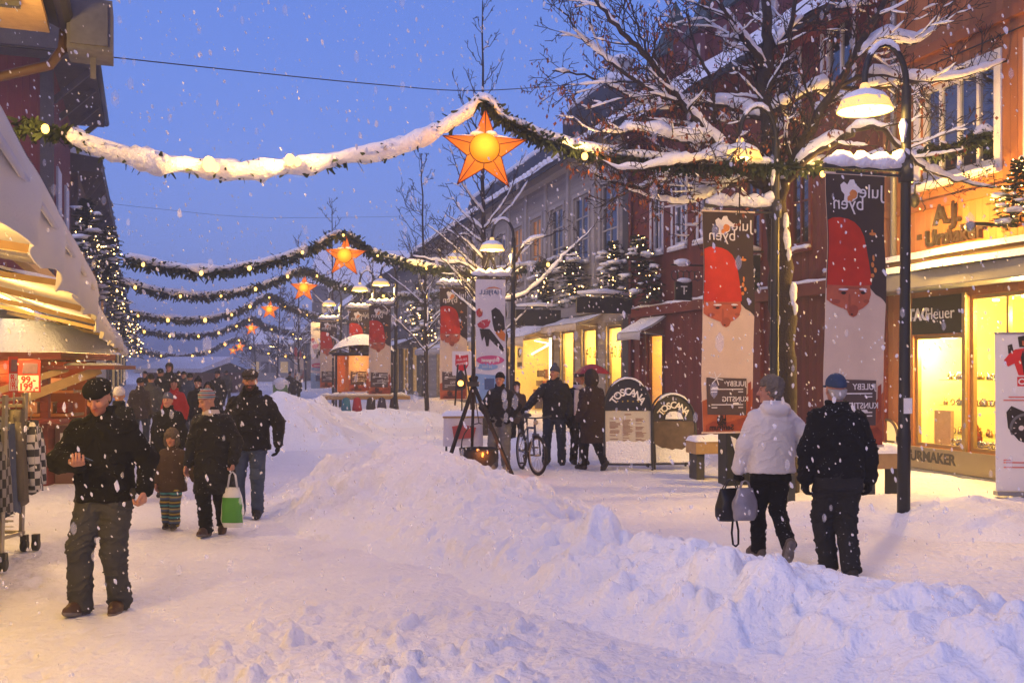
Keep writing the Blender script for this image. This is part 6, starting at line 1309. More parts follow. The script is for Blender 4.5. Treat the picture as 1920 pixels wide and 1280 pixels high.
for k in range(12): a = k * math.pi / 6; c = ru(.44, .60, 5); hand.append([(c[0] + q * math.cos(a) - w_ * math.sin(a), c[1] - .055 * q * math.sin(a), c[2] + q * math.sin(a) + w_ * math.cos(a)) for q, w_ in ((.13, -.006), (.155, -.006), (.155, .006), (.13, .006))])
art(cl, 'watch_marks', CARDW, hand)
rl_ = []
for v, a, b_ in ((.40, .20, .55), (.42, .12, .45), (.80, .10, .22), (.815, .10, .55), (.845, .10, .5)): rl_.append([ru(a, v, 2), ru(b_, v, 2), ru(b_, v + .008, 2), ru(a, v + .008, 2)])
art(cl, 'small_print', M('print_salmon', (.6, .15, .12), .6, .2, 30), rl_)
# ---- bin, bollard, planter benches
bn = gpt(1376, 906); B_ = thing('litter_bin', 'black square litter bin with a snow lid left of the woman in white fleece', 'litter bin', bn, R(10))
b = MB(); b.box(-.20, .20, -.18, .18, .0, .86); b.build('body', M('bin_black', (.018, .02, .018), .5, .2, 8), B_, bevel=.02); b = MB(); b.box(-.22, .22, -.20, .20, .861, .90); tp_ = b.build('lid', BLACK, B_)
b = MB(); b.ball((0, 0, .905), .22, 14, 7, (1, .9, .4), .06); b.build('snow', SNOW, tp_); b = MB(); b.prism([(-.13, -.187, .78), (-.04, -.187, .74), (.03, -.187, .52), (-.05, -.187, .50)], (0, .004, 0)); b.build('sticker', WTXT, B_)
bo = gpt(1483, 950); B2 = thing('bollard', 'slim dark bollard between the two walkers on the right', 'bollard', bo, R(6)); b = MB(); b.box(-.045, .045, -.045, .045, -.1, .92); b.build('post', M('bollard_grey', (.05, .055, .05), .5, .2), B2, bevel=.01); b = MB(); b.ball((0, 0, .925), .06, 8, 5, (1, 1, .5)); b.build('snow', SNOW, B2)
def bench(px, Y, label, L, yaw, z=.78):
    p = P(px, 690, Y); p.z = gz(p.x, p.y); r = thing('standing_table', label, 'bar table', p, yaw); b = MB(); b.box(-L / 2, L / 2, -.22, .22, z - .20, z); tp_ = b.build('top', PLANK, r)
    for s_ in (-1, 1): b = MB(); b.box(s_ * L * .36 - .07, s_ * L * .36 + .07, -.16, .16, -.1, z - .201); b.build('leg', M('bench_grey', (.06, .058, .05), .7, .2), r)
    vs = []
    for i in range(21):
        for j in range(9): u = i / 20; v = j / 8; e = min(u * 8, (1 - u) * 8, v * 4, (1 - v) * 4, 1); vs.append((-L / 2 - .02 + (L + .04) * u, -.24 + .48 * v, z + .002 + e ** .5 * (.10 + .06 * float(fbm(u * 4, v * 2 + px, None, 3, 2)))))
    mesh_np('snow', vs, grid_faces(21, 9), SNOW, tp_); return r
bench(1335, 16.6, 'snow covered wooden table behind the black litter bin', .75, R(12), .62); bench(1650, 13.4, 'snow covered grey bench beside the nearest lamp post', .62, R(8), .70)
# ---- far stall, cabinet
MS = thing('market_stall', 'distant open market stall with a domed snow roof, orange inside and hung clothes', 'market stall', tuple(Vector((P(668, 690, 37).x, 37, 0))), R(6))
b = MB(); w_ = 1.5
for x in (-.85, 1.3):
    for y in (0, 1.6): b.bar((x, y, -.2), (x, y, 2.35), .07, .07)
b.bar((-.85, 0, 2.32), (1.3, 0, 2.32), .06, .08); b.build('frame', IRON, MS)
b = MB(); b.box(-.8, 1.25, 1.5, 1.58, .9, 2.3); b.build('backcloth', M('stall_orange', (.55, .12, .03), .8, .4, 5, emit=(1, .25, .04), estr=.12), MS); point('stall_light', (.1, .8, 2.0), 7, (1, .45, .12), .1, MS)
vs = []
for i in range(15):
    for j in range(13): u = i / 14; v = j / 12; vs.append((-1.0 + 2.45 * u, -.2 + 2.0 * v, 2.40 + (.95 * math.sin(math.pi * u) ** .6 * math.sin(math.pi * min(1, max(0, v * .9 + .05))) ** .5 if 0 < i < 14 else 0) * .75))
mesh_np('snow', vs, grid_faces(15, 13), SNOW, MS); b = MB(); b.box(-1.0, 1.45, -.2, 1.8, 2.34, 2.40); b.build('roof', IRON, MS)
b = MB(); b.box(-1.4, 2.0, -.35, .3, .66, .78); ct = b.build('counter', PLANK, MS); snow_ridge([(-1.35, -.05, .78), (0, -.05, .78), (1.9, -.05, .78)], .13, ct, flat=.6)
for k, (x, c, nm) in enumerate(((-.35, (.05, .20, .28), 'teal'), (.05, (.42, .03, .04), 'red'), (.55, (.05, .04, .04), 'dark'), (.95, (.06, .05, .09), 'dark blue'), (1.4, (.05, .035, .03), 'brown'))):
    b = MB(); b.tube([(x, -.40, .74), (x, -.40, .68), (x, -.42, .40), (x, -.40, .06)], [.05, .13, .17, .20], 12, flat=.5); o = b.build('jacket', M('cloth_%s' % nm.replace(' ', '_'), c, .9, .3, 9), MS)
gc = P(526, 745, 46); U_ = thing('street_cabinet', 'green street cabinet under a rounded snow cap beside the tall heap', 'cabinet', (gc.x, gc.y, 0), R(8))
b = MB(); b.box(-.32, .32, -.25, .25, -.1, 1.05); b.build('body', M('cabinet_green', (.10, .22, .07), .6, .2, 5), U_, bevel=.02); b = MB(); b.ball((0, 0, 1.05), .38, 12, 7, (1, .9, .9)); b.build('snow', SNOW, U_)
# ------------------------------------------------------------------ people: smooth bodies from distance fields
class SDF:
    def __init__(s, lo, hi, h):
        s.h = h; s.lo = np.array(lo, dtype=np.float32); s.n = np.ceil((np.array(hi) - np.array(lo)) / h).astype(int) + 1
        s.ax = [s.lo[i] + h * np.arange(s.n[i], dtype=np.float32) for i in range(3)]; s.D = np.full(tuple(s.n), 1.0, dtype=np.float32)
    def _sub(s, lo, hi, pad):
        sl = []
        for i in range(3):
            a = int(max(0, np.floor((lo[i] - pad - s.lo[i]) / s.h))); b = int(min(s.n[i], np.ceil((hi[i] + pad - s.lo[i]) / s.h) + 1))
            if a >= b: return None
            sl.append(slice(a, b))
        return tuple(sl), s.ax[0][sl[0]][:, None, None], s.ax[1][sl[1]][None, :, None], s.ax[2][sl[2]][None, None, :]
    def put(s, f, lo, hi, k, sub=False):
        q = s._sub(lo, hi, max(.03, k * 1.5) + 2 * s.h)
        if q is None: return s
        sl, X, Y, Z = q; d = f(X, Y, Z).astype(np.float32); D = s.D[sl]
        if sub:
            e = -d; t = np.clip(.5 - .5 * (D - e) / k, 0, 1); s.D[sl] = D * (1 - t) + e * t + k * t * (1 - t)
        elif k > 0: t = np.clip(.5 + .5 * (D - d) / k, 0, 1); s.D[sl] = D * (1 - t) + d * t - k * t * (1 - t)
        else: s.D[sl] = np.minimum(D, d)
        return s
    def cone(s, a, b, ra, rb, k=.02):
        a = np.array(a, dtype=float); b = np.array(b, dtype=float); ba = b - a; L = max(1e-9, (ba ** 2).sum()); m = max(ra, rb)
        def f(X, Y, Z):
            px = X - a[0]; py = Y - a[1]; pz = Z - a[2]; t = np.clip((px * ba[0] + py * ba[1] + pz * ba[2]) / L, 0, 1)
            return np.sqrt((px - t * ba[0]) ** 2 + (py - t * ba[1]) ** 2 + (pz - t * ba[2]) ** 2) - (ra + (rb - ra) * t)
        return s.put(f, np.minimum(a, b) - m, np.maximum(a, b) + m, k)
    def ell(s, c, r, k=.02, R_=None, sub=False):
        c = np.array(c, dtype=float); r = np.array(r, dtype=float); m = r.max()
        def f(X, Y, Z):
            x = X - c[0]; y = Y - c[1]; z = Z - c[2]
            if R_ is not None: x, y, z = (R_[0][0] * x + R_[1][0] * y + R_[2][0] * z, R_[0][1] * x + R_[1][1] * y + R_[2][1] * z, R_[0][2] * x + R_[1][2] * y + R_[2][2] * z)
            k0 = np.sqrt((x / r[0]) ** 2 + (y / r[1]) ** 2 + (z / r[2]) ** 2); k1 = np.sqrt((x / r[0] ** 2) ** 2 + (y / r[1] ** 2) ** 2 + (z / r[2] ** 2) ** 2) + 1e-6
            return k0 * (k0 - 1) / k1
        return s.put(f, c - m, c + m, k, sub)
    def loft(s, zs, A, B, cx=None, cy=None, k=.04, p=2.4):
        zs = np.array(zs); cx = np.zeros(len(zs)) if cx is None else np.array(cx); cy = np.zeros(len(zs)) if cy is None else np.array(cy); A = np.array(A); B = np.array(B)
        lo = (min(cx - A), min(cy - B), zs[0]); hi = (max(cx + A), max(cy + B), zs[-1])
        def f(X, Y, Z):
            z = Z.ravel(); a = np.interp(z, zs, A)[None, None, :]; b = np.interp(z, zs, B)[None, None, :]; x = X - np.interp(z, zs, cx)[None, None, :]; y = Y - np.interp(z, zs, cy)[None, None, :]
            q = (np.abs(x / a) ** p + np.abs(y / b) ** p) ** (1 / p); d = (q - 1) * np.minimum(a, b) * 1.0
            return np.maximum(d, np.maximum(zs[0] - Z, Z - zs[-1]))
        return s.put(f, lo, hi, k)
    def clip(s, f): X, Y, Z = s.ax[0][:, None, None], s.ax[1][None, :, None], s.ax[2][None, None, :]; s.D = np.maximum(s.D, f(X, Y, Z).astype(np.float32)); return s
    def mesh(s):
        D = s.D; S = D < 0; n = D.shape; co = [(i, j, k) for i in (0, 1) for j in (0, 1) for k in (0, 1)]
        c = np.zeros((n[0] - 1, n[1] - 1, n[2] - 1), dtype=np.int8)
        for i, j, k in co: c += S[i:n[0] - 1 + i, j:n[1] - 1 + j, k:n[2] - 1 + k]
        act = (c > 0) & (c < 8); ids = np.argwhere(act); idx = np.full(c.shape, -1, dtype=np.int64); idx[act] = np.arange(len(ids))
        acc = np.zeros((len(ids), 3)); num = np.zeros(len(ids))
        for a in range(8):
            for b in range(a + 1, 8):
                ca, cb = np.array(co[a]), np.array(co[b])
                if abs(ca - cb).sum() != 1: continue
                da = D[tuple((ids + ca).T)]; db = D[tuple((ids + cb).T)]; m = (da < 0) != (db < 0); t = np.where(m, da / np.where(m, da - db, 1), 0)
                acc += m[:, None] * (ca + t[:, None] * (cb - ca)); num += m
        V = (ids + acc / num[:, None]) * s.h + s.lo; Fs = []
        for axn in range(3):
            o = [0, 1, 2]; o.remove(axn); u, v = o
            s0 = [slice(None)] * 3; s1 = [slice(None)] * 3; s0[axn] = slice(0, -1); s1[axn] = slice(1, None)
            A = S[tuple(s0)]; B = S[tuple(s1)]; e = np.argwhere(A != B); e = e[(e[:, u] > 0) & (e[:, v] > 0) & (e[:, u] < n[u] - 1) & (e[:, v] < n[v] - 1)]
            if not len(e): continue
            du = np.zeros(3, int); du[u] = 1; dv = np.zeros(3, int); dv[v] = 1
            q = np.stack([idx[tuple((e - du - dv).T)], idx[tuple((e - dv).T)], idx[tuple(e.T)], idx[tuple((e - du).T)]], 1)
            fl = A[tuple(e.T)]; flip = fl if axn != 1 else ~fl
            q[~flip] = q[~flip][:, ::-1]; Fs.append(q)
        return V, np.concatenate(Fs)
def vnormals(V, Fc):
    n = np.cross(V[Fc[:, 2]] - V[Fc[:, 0]], V[Fc[:, 3]] - V[Fc[:, 1]]); N = np.zeros_like(V)
    for j in range(4): np.add.at(N, Fc[:, j], n)
    return N / (np.linalg.norm(N, axis=1, keepdims=True) + 1e-9)
def fabric(name, sdf, mat, parent, amp=.006, freq=(9, 9, 12), seed=0, col=None):
    V, Fc = sdf.mesh()
    if amp: 
        f1 = fbm(V[:, 0] * freq[0], V[:, 1] * freq[1], V[:, 2] * freq[2], 3, seed); tilt_ = V[:, 2] + .5 * np.abs(V[:, 0]) + .12 * f1
        f2 = 1 - 2 * np.abs(fbm(V[:, 0] * freq[0] * .45, V[:, 1] * freq[1] * .45, tilt_ * freq[2] * 1.3, 2, seed + 31)); V = V + vnormals(V, Fc) * (amp * (f1 * .7 + (f2 ** 3 if amp > .004 else 0) * 1.25))[:, None]
    o = mesh_np(name, V, Fc, mat, parent)
    if col is not None:
        a = o.data.color_attributes.new('col', 'FLOAT_COLOR', 'POINT'); a.data.foreach_set('color', np.concatenate([col(V), np.ones((len(V), 1))], 1).astype(np.float32).ravel())
    return o
def ik(a, b, l1, l2, pole):
    a = np.array(a, float); b = np.array(b, float); d = b - a; L = np.linalg.norm(d)
    if L > (l1 + l2) * .995: b = a + d / L * (l1 + l2) * .995; d = b - a; L = np.linalg.norm(d)
    u = d / L; x = (l1 * l1 - l2 * l2 + L * L) / (2 * L); h = math.sqrt(max(0, l1 * l1 - x * x)); p = np.array(pole, float); p = p - u * p.dot(u); p /= np.linalg.norm(p) + 1e-9
    return a + u * x + p * h, b
def unit(v): v = np.array(v, float); return v / (np.linalg.norm(v) + 1e-9)
def add_hand(s, w, d, n, thumb, k, curl=.5, fat=1.0):
    d = unit(d); n = unit(np.array(n) - d * np.dot(n, d)); l = np.cross(d, n) * thumb
    for i in range(4):
        o = (i - 1.5) * .021 * k; kn = w + d * .085 * k * (1 - .03 * abs(i - 1)) - l * o; s.cone(w - l * o * .55, kn, .016 * k * fat, .0125 * k * fat, .012 * k)
        q = kn; dd = d; f = (1, 1.06, 1.0, .8)[i]
        nn = n
        for j, (L, r) in enumerate(((.042, .0098), (.027, .0090), (.021, .0080))):
            a = curl * (1.0, 1.15, .8)[j]; dd, nn = unit(dd * math.cos(a) + nn * math.sin(a)), unit(nn * math.cos(a) - dd * math.sin(a)); e = q + dd * L * f * k; s.cone(q, e, r * k * fat, r * .93 * k * fat, .004 * k); q = e
    b = w + d * .025 * k + l * .024 * k; m_ = b + unit(d * .75 + l * .55 + n * .35) * .045 * k; e = m_ + unit(d * .9 + l * .05 + n * .45) * .034 * k
    s.cone(b, m_, .015 * k * fat, .0115 * k * fat, .010 * k); s.cone(m_, e, .0112 * k * fat, .0095 * k * fat, .004 * k)
SKIN = M('skin', (.42, .20, .13), .55, .08, 20, attr='col')
def rotm(yaw, pitch, roll=0): return np.array((Matrix.Rotation(yaw, 3, 'Z') @ Matrix.Rotation(pitch, 3, 'X') @ Matrix.Rotation(roll, 3, 'Y')).to_3x3())
PEOPLE = {}
def person(key, label, loc, rz, h, pose={}, jacket=None, trousers=None, shoes=None, hat=None, hair=None, gloves=None, vox=.012, hs=1.0, seed=0, beard=None, scarf=None, face=True, group=None, fvox=None):
    k = h / 1.78; g = lambda n, d: pose.get(n, d); T = lambda p: np.array(p, float) * k
    r = thing('person', label, 'person', loc, rz, group); lean = g('lean', .02); sh = g('shift', (0, 0))
    hipz = g('hip', .91); cyz = lambda z: sh[1] + lean * max(0, z - .9); cxz = lambda z: sh[0] + g('tilt', 0) * max(0, z - .9)
    def C(x, y, z): return T((x + cxz(z), y + cyz(z), z))
    hips = [T((-.092 + sh[0], sh[1], hipz)), T((.092 + sh[0], sh[1], hipz))]; feet = [g('footL', (-.10, 0, .085, 0)), g('footR', (.10, 0, .085, 0))]
    legs = []
    for i in (0, 1):
        kn, an = ik(hips[i], T(feet[i][:3]), .43 * k, .425 * k, (.12 if i else -.12, 1, 0)); legs.append((hips[i], kn, an))
    shw = g('shoulder', .185); shl = [C(-shw * .92, 0, 1.405), C(shw * .92, 0, 1.405)]; hd = [g('handL', (-.26, .04, .88)), g('handR', (.26, .04, .88))]; poles = [g('poleL', (-.5, -1, -.2)), g('poleR', (.5, -1, -.2))]
    arms = []
    for i in (0, 1): el, wr = ik(shl[i], C(*hd[i]), .29 * k, .26 * k, poles[i]); arms.append((shl[i], el, wr))
    Rm = rotm(g('yaw', 0), g('pitch', 0), g('roll', 0)); hk = k * hs; nb = C(0, -.005, 1.50); hc = C(0, .015, 1.53) + Rm @ (np.array((0, .01, .128)) * hk)
    H = lambda *o: hc + Rm @ (np.array(o) * hk); hr = lambda *q: np.array(q) * hk
    allp = np.array([p for l in legs for p in l] + [p for a in arms for p in a] + [hc]); lo = allp.min(0) - np.array((.26, .26, .15)) * k; hi = allp.max(0) + np.array((.26, .26, .22)) * k; lo[2] = min(lo[2], -.03)
    # --- body (one continuous skin surface)
    b = SDF(lo, hi, vox)
    b.loft(np.array((.84, .95, 1.1, 1.28, 1.42, 1.48)) * k, np.array((.15, .15, .13, .15, .16, .08)) * k, np.array((.09, .10, .09, .10, .09, .06)) * k, [cxz(z) * k for z in (.84, .95, 1.1, 1.28, 1.42, 1.48)], [cyz(z) * k for z in (.84, .95, 1.1, 1.28, 1.42, 1.48)], 0)
    for hp, kn, an in legs: b.cone(hp, kn, .075 * k, .05 * k, .04 * k); b.cone(kn, an, .05 * k, .034 * k, .02 * k); 
    for s_, e, w in arms: b.cone(s_, e, .048 * k, .038 * k, .03 * k); b.cone(e, w, .037 * k, .024 * k, .015 * k)
    b.cone(nb - np.array((0, 0, .05)) * k, H(0, -.015, -.06), .056 * k, .052 * k, .02 * k)
    b.ell(H(0, -.014, .035), hr(.077, .096, .092), .01 * k, Rm).ell(H(0, .022, -.03), hr(.062, .074, .086), .03 * k, Rm).ell(H(0, .045, -.085), hr(.044, .042, .036), .03 * k, Rm)
    if face:
        b.ell(H(0, .083, .024), hr(.048, .014, .011), .012 * k, Rm).ell(H(0, .080, -.104), hr(.020, .018, .016), .015 * k, Rm)
        for s_ in (-1, 1):
            b.ell(H(s_ * .036, .066, -.028), hr(.025, .022, .022), .02 * k, Rm); b.ell(H(s_ * .079, -.006, -.008), hr(.010, .020, .031), .008 * k, Rm); b.ell(H(s_ * .031, .099, .006), hr(.016, .012, .010), .012 * k, Rm, True); b.ell(H(s_ * .012, .106, -.036), hr(.009, .010, .007), .006 * k, Rm)
        b.cone(H(0, .090, .012), H(0, .115, -.031), .009 * hk, .0145 * hk, .010 * k); b.ell(H(0, .090, -.062), hr(.022, .011, .006), .005 * k, Rm); b.ell(H(0, .089, -.074), hr(.019, .011, .007), .005 * k, Rm)
    if not gloves:
        for i in (0, 1):
            s_, e, w = arms[i]; d = g('hdirR' if i else 'hdirL', None); d = np.array(d) if d is not None else unit(w - e); n = g('hnR' if i else 'hnL', (-1, .3, 0) if i else (1, .3, 0)); add_hand(b, w, d, n, g('thR' if i else 'thL', 1 if i else -1), k * g('hscale', 1.0), g('curlR' if i else 'curlL', .45), 1.05)
    def colr(V):
        q = (V - hc) @ Rm / hk; c = np.ones((len(V), 3)); 
        red = np.exp(-(((np.abs(q[:, 0]) - .036) / .022) ** 2 + ((q[:, 2] + .03) / .024) ** 2)) * (q[:, 1] > .03) * .45 + np.exp(-((q[:, 0] / .02) ** 2 + ((q[:, 2] + .03) / .02) ** 2)) * (q[:, 1] > .09) * .4
        c[:, 1] -= red * .35; c[:, 2] -= red * .35
        fr = q[:, 1] > .06
        e = fr & (((np.abs(q[:, 0]) - .031) / .014) ** 2 + ((q[:, 2] - .006) / .0065) ** 2 < 1); c[e] = (.12, .14, .16)
        br = fr & (((np.abs(q[:, 0]) - .032) / .021) ** 2 + ((q[:, 2] - .026) / .0055) ** 2 < 1); c[br] = (.35, .28, .25)
        lp = fr & ((q[:, 0] / .024) ** 2 + ((q[:, 2] + .068) / .010) ** 2 < 1); c[lp] = (.85, .45, .42)
        if beard is not None: bb = (q[:, 2] < -.042) & (q[:, 2] > -.14) & (q[:, 1] > -.01) & ~lp; c[bb] = beard
        return c
    fabric('body', b, SKIN, r, 0, col=colr)
    # --- trousers
    if trousers:
        tr = dict(mat=None, fat=1.0, hem=.06, flare=1.0, amp=.010); tr.update(trousers); f = tr['fat']
        s_ = SDF(lo, np.array((hi[0], hi[1], 1.06 * k)), max(vox, .009 * k) if not fvox else fvox)
        s_.loft(np.array((.80, .90, 1.02)) * k, np.array((.175, .178, .165)) * k * (.5 + .5 * f), np.array((.115, .125, .115)) * k * (.5 + .5 * f), [sh[0] * k] * 3, [sh[1] * k] * 3, 0)
        for hp, kn, an in legs:
            s_.cone(hp, kn, .102 * k * f, .078 * k * f, .05 * k); an2 = an + unit(an - kn) * (.0) * k; s_.cone(kn, an2, .076 * k * f, .072 * k * f * tr['flare'], .03 * k)
        hz = tr['hem'] * k; lows = [l[2] for l in legs]
        def cutf(X, Y, Z):
            m = None
            for hp, kn, an in legs:
                u = unit(kn - an); p = an - u * (.085 - tr['hem']) * k; d = -((X - p[0]) * u[0] + (Y - p[1]) * u[1] + (Z - p[2]) * u[2]); near = ((X - an[0]) ** 2 + (Y - an[1]) ** 2 + (Z - an[2]) ** 2) < (.16 * k) ** 2; d = np.where(near, d, -1); m = d if m is None else np.maximum(m, d)
            return m
        s_.clip(cutf); fabric('trousers', s_, tr['mat'], r, tr['amp'] * k, (7, 7, 13), seed + 1)
    # --- shoes
    if shoes:
        for i in (0, 1):
            hp, kn, an = legs[i]; pt = feet[i][3]; out_ = (-1 if i == 0 else 1) * g('toe', .12); fw = np.array((math.sin(out_) * math.cos(pt), math.cos(out_) * math.cos(pt), math.sin(pt))); up = np.array((-math.sin(out_) * math.sin(pt), -math.cos(out_) * math.sin(pt), math.cos(pt)))
            s_ = SDF(an - .24 * k, an + np.array((.24, .24, .2)) * k, vox if vox < .009 else .010); he = an - fw * .055 * k - up * .035 * k; to = an + fw * .165 * k - up * .045 * k; ba = an + fw * .10 * k - up * .035 * k
            s_.cone(he, ba, .046 * k, .048 * k, .02 * k).cone(ba, to, .047 * k, .036 * k, .02 * k).cone(an - up * .01 * k, an + unit(kn - an) * .075 * k, .054 * k, .056 * k, .03 * k).cone(an, ba + up * .01 * k, .052 * k, .04 * k, .03 * k)
            o0 = an - up * .082 * k; s_.clip(lambda X, Y, Z: -((X - o0[0]) * up[0] + (Y - o0[1]) * up[1] + (Z - o0[2]) * up[2])); sho = fabric('shoe', s_, shoes, r, .002, seed=seed + i)
            if vox < .009:
                s2 = SDF(an - .24 * k, an + np.array((.24, .24, .1)) * k, .008); s2.cone(he, ba, .051 * k, .053 * k, .02 * k).cone(ba, to, .052 * k, .041 * k, .02 * k); s2.clip(lambda X, Y, Z: np.abs(((X - o0[0]) * up[0] + (Y - o0[1]) * up[1] + (Z - o0[2]) * up[2]) - .014 * k) - .016 * k); fabric('sole', s2, SNOWSOLE, sho, .001)
    # --- jacket
    if jacket:
        j = dict(mat=None, hem=.84, w=1.0, d=1.0, arm=1.0, collar=.06, hood=0, amp=.009, flare=1.0, furhood=None, cuff=0.0); j.update(jacket)
        jl = lo.copy(); jl[2] = min(j['hem'] * k, min(a[2][2] for a in arms)) - .12 * k
        s_ = SDF(jl, np.array((hi[0], hi[1], 1.72 * k)), max(vox, .008 * k) if not fvox else fvox); hm = j['hem']; z = [hm, max(hm + .02, .95), max(hm + .04, 1.10), 1.26, 1.38, 1.45, 1.51]; a = np.array((.198 * j['flare'], .192 * (1 + (j['flare'] - 1) * .5), .192, .198, .188, .140, .080)) * j['w']; d_ = np.array((.140 * j['flare'], .138, .135, .138, .128, .105, .078)) * j['d']
        s_.loft(np.array(z) * k, a * k, d_ * k, [cxz(q) * k for q in z], [cyz(q) * k for q in z], 0)
        for sh_, e, w in arms:
            f = j['arm']; u = unit(w - e); s_.cone(sh_, e, .068 * k * (.6 + .4 * f), .064 * k * f, .05 * k); s_.cone(e, w - u * (.012 - j['cuff']) * k, .064 * k * f, .050 * k * f, .03 * k)
        s_.loft(np.array((1.46, 1.51, 1.52 + j['collar'])) * k, np.array((.09, .082, .088)) * k, np.array((.085, .08, .086)) * k, [cxz(1.5) * k] * 3, [cyz(1.5) * k] * 3, .02 * k)
        if j['hood']: s_.ell(C(0, -.105, 1.475), T((.13, .075, .065)) * j['hood'], .03 * k); s_.ell(C(-.08, -.05, 1.50), T((.06, .07, .04)) * j['hood'], .03 * k); s_.ell(C(.08, -.05, 1.50), T((.06, .07, .04)) * j['hood'], .03 * k)
        fabric('jacket', s_, j['mat'], r, j['amp'] * k, (8, 8, 11), seed + 3)
    # --- gloves
    if gloves:
        for i in (0, 1):
            s_, e, w = arms[i]; d = g('hdirR' if i else 'hdirL', None); d = np.array(d) if d is not None else unit(w - e); q = SDF(w - .19 * k, w + .19 * k, min(vox, .008)); n = g('hnR' if i else 'hnL', (-1, .3, 0) if i else (1, .3, 0)); q.cone(w - d * .03 * k, w + d * .02 * k, .036 * k, .032 * k, .01); add_hand(q, w, d, n, g('thR' if i else 'thL', 1 if i else -1), k * 1.05, g('curlR' if i else 'curlL', .45), 1.35); fabric('glove', q, gloves, r, .001)
    # --- hair, hat, scarf
    hl = hc - .22 * hk; hh = hc + .22 * hk; hv = min(vox, .009)
    if hair:
        ty, mat = hair; s_ = SDF(hl, hh, hv); q_ = 1.0 if hat else 1.10; s_.ell(H(0, -.022, .044), hr(.088 * q_, .100 * q_, .096 * q_), .0, Rm); s_.ell(H(0, -.055, -.02), hr(.075, .06, .085), .03 * k, Rm)
        if ty == 'long': s_.ell(H(0, -.04, -.08), hr(.09, .07, .12), .03 * k, Rm)
        def cf(X, Y, Z): x = X - hc[0]; y = Y - hc[1]; z = Z - hc[2]; yy = Rm[0][1] * x + Rm[1][1] * y + Rm[2][1] * z; zz = Rm[0][2] * x + Rm[1][2] * y + Rm[2][2] * z; return np.minimum(np.maximum(yy - .028 * hk, -(zz + .0 * hk) + yy * .0 - 0), 9) * 0 + np.where(zz > .05 * hk, yy - .075 * hk, yy - .018 * hk)
        s_.clip(cf)
        if hat: hz_ = H(0, 0, .012); hu = Rm @ np.array((0, -.2, 1.0)); s_.clip(lambda X, Y, Z: (X - hz_[0]) * hu[0] + (Y - hz_[1]) * hu[1] + (Z - hz_[2]) * hu[2])
        fabric('hair', s_, mat, r, .015 if not hat else .004, (34, 34, 34), seed + 5)
    if hat:
        ty, mat = hat[:2]; s_ = SDF(hl, hh + np.array((0, 0, .05 * hk)), hv); zc = {'beanie': .022, 'beret': .030, 'cap': .030, 'flat': .034, 'fur': -.02, 'hood': -.2}[ty]
        s_.ell(H(0, -.014, .045), hr(.089, .108, .098 if ty != 'beanie' else .104), 0, Rm)
        if ty == 'fur':
            for q in (-1, 1): s_.ell(H(q * .080, .0, -.05), hr(.028, .05, .075), .02, Rm)
            s_.ell(H(0, .06, .055), hr(.08, .05, .035), .02, Rm)
        if ty == 'hood': s_.ell(H(0, -.03, -.03), hr(.115, .115, .15), .02, Rm); s_.ell(H(0, .085, -.02), hr(.066, .09, .098), .01, Rm, True)
        fz = H(0, 0, zc); up = Rm @ np.array((0, -.22 if ty in ('beanie', 'cap') else -.10, 1.0)); 
        if ty not in ('fur', 'hood'): s_.clip(lambda X, Y, Z: -((X - fz[0]) * up[0] + (Y - fz[1]) * up[1] + (Z - fz[2]) * up[2]))
        if ty == 'fur': f2 = H(0, .055, .0); fy = Rm @ np.array((0, 1.0, -.75)); s_.clip(lambda X, Y, Z: (X - f2[0]) * fy[0] + (Y - f2[1]) * fy[1] + (Z - f2[2]) * fy[2] - .05 * hk)
        if ty in ('cap', 'flat', 'beret'): s_.ell(H(0, .105 if ty != 'beret' else .07, .030 if ty != 'beret' else .045), hr(.072, .075 if ty == 'cap' else .045, .012 if ty != 'beret' else .03), .012, Rm)
        if ty in ('flat', 'beret'): s_.ell(H(0, .0, .075), hr(.098, .118, .05), .03, Rm)
        if ty == 'beanie' and len(hat) > 2: s_.ell(H(0, -.03, .155), hr(.035, .035, .035), .01, Rm)
        if ty == 'beanie': s_.loft(np.array((0, .001)), (.01, .01), (.01, .01)) if False else None
        fabric('hat', s_, mat, r, {'fur': .010, 'hood': .008}.get(ty, .003), (30, 30, 30), seed + 6)
    if scarf:
        s_ = SDF(C(-.2, -.2, 1.36), C(.2, .25, 1.62), hv); s_.loft(np.array((1.455, 1.49, 1.535)) * k, np.array((.105, .108, .09)) * k, np.array((.105, .11, .09)) * k, [cxz(1.5) * k] * 3, [cyz(1.5) * k + .01 * k] * 3, 0); so_ = fabric('scarf', s_, scarf[0], r, .008 * k, (14, 14, 20), seed + 9)
        if len(scarf) > 1:
            q = SDF(C(-.3, .0, .85), C(.3, .4, 1.5), .010)
            for x_ in scarf[1]: q.loft(np.array((.95, 1.2, 1.44)) * k, np.array((.055, .055, .05)) * k, np.array((.018, .018, .022)) * k, np.array((x_, x_, x_ * .8)) * k, np.array((.165 + cyz(.95), .165 + cyz(1.2), .13 + cyz(1.4))) * k, 0)
            fabric('scarf_end', q, scarf[0], so_, .004, seed=seed)
    PEOPLE[key] = dict(root=r, arms=arms, legs=legs, k=k, head=hc)
    return r
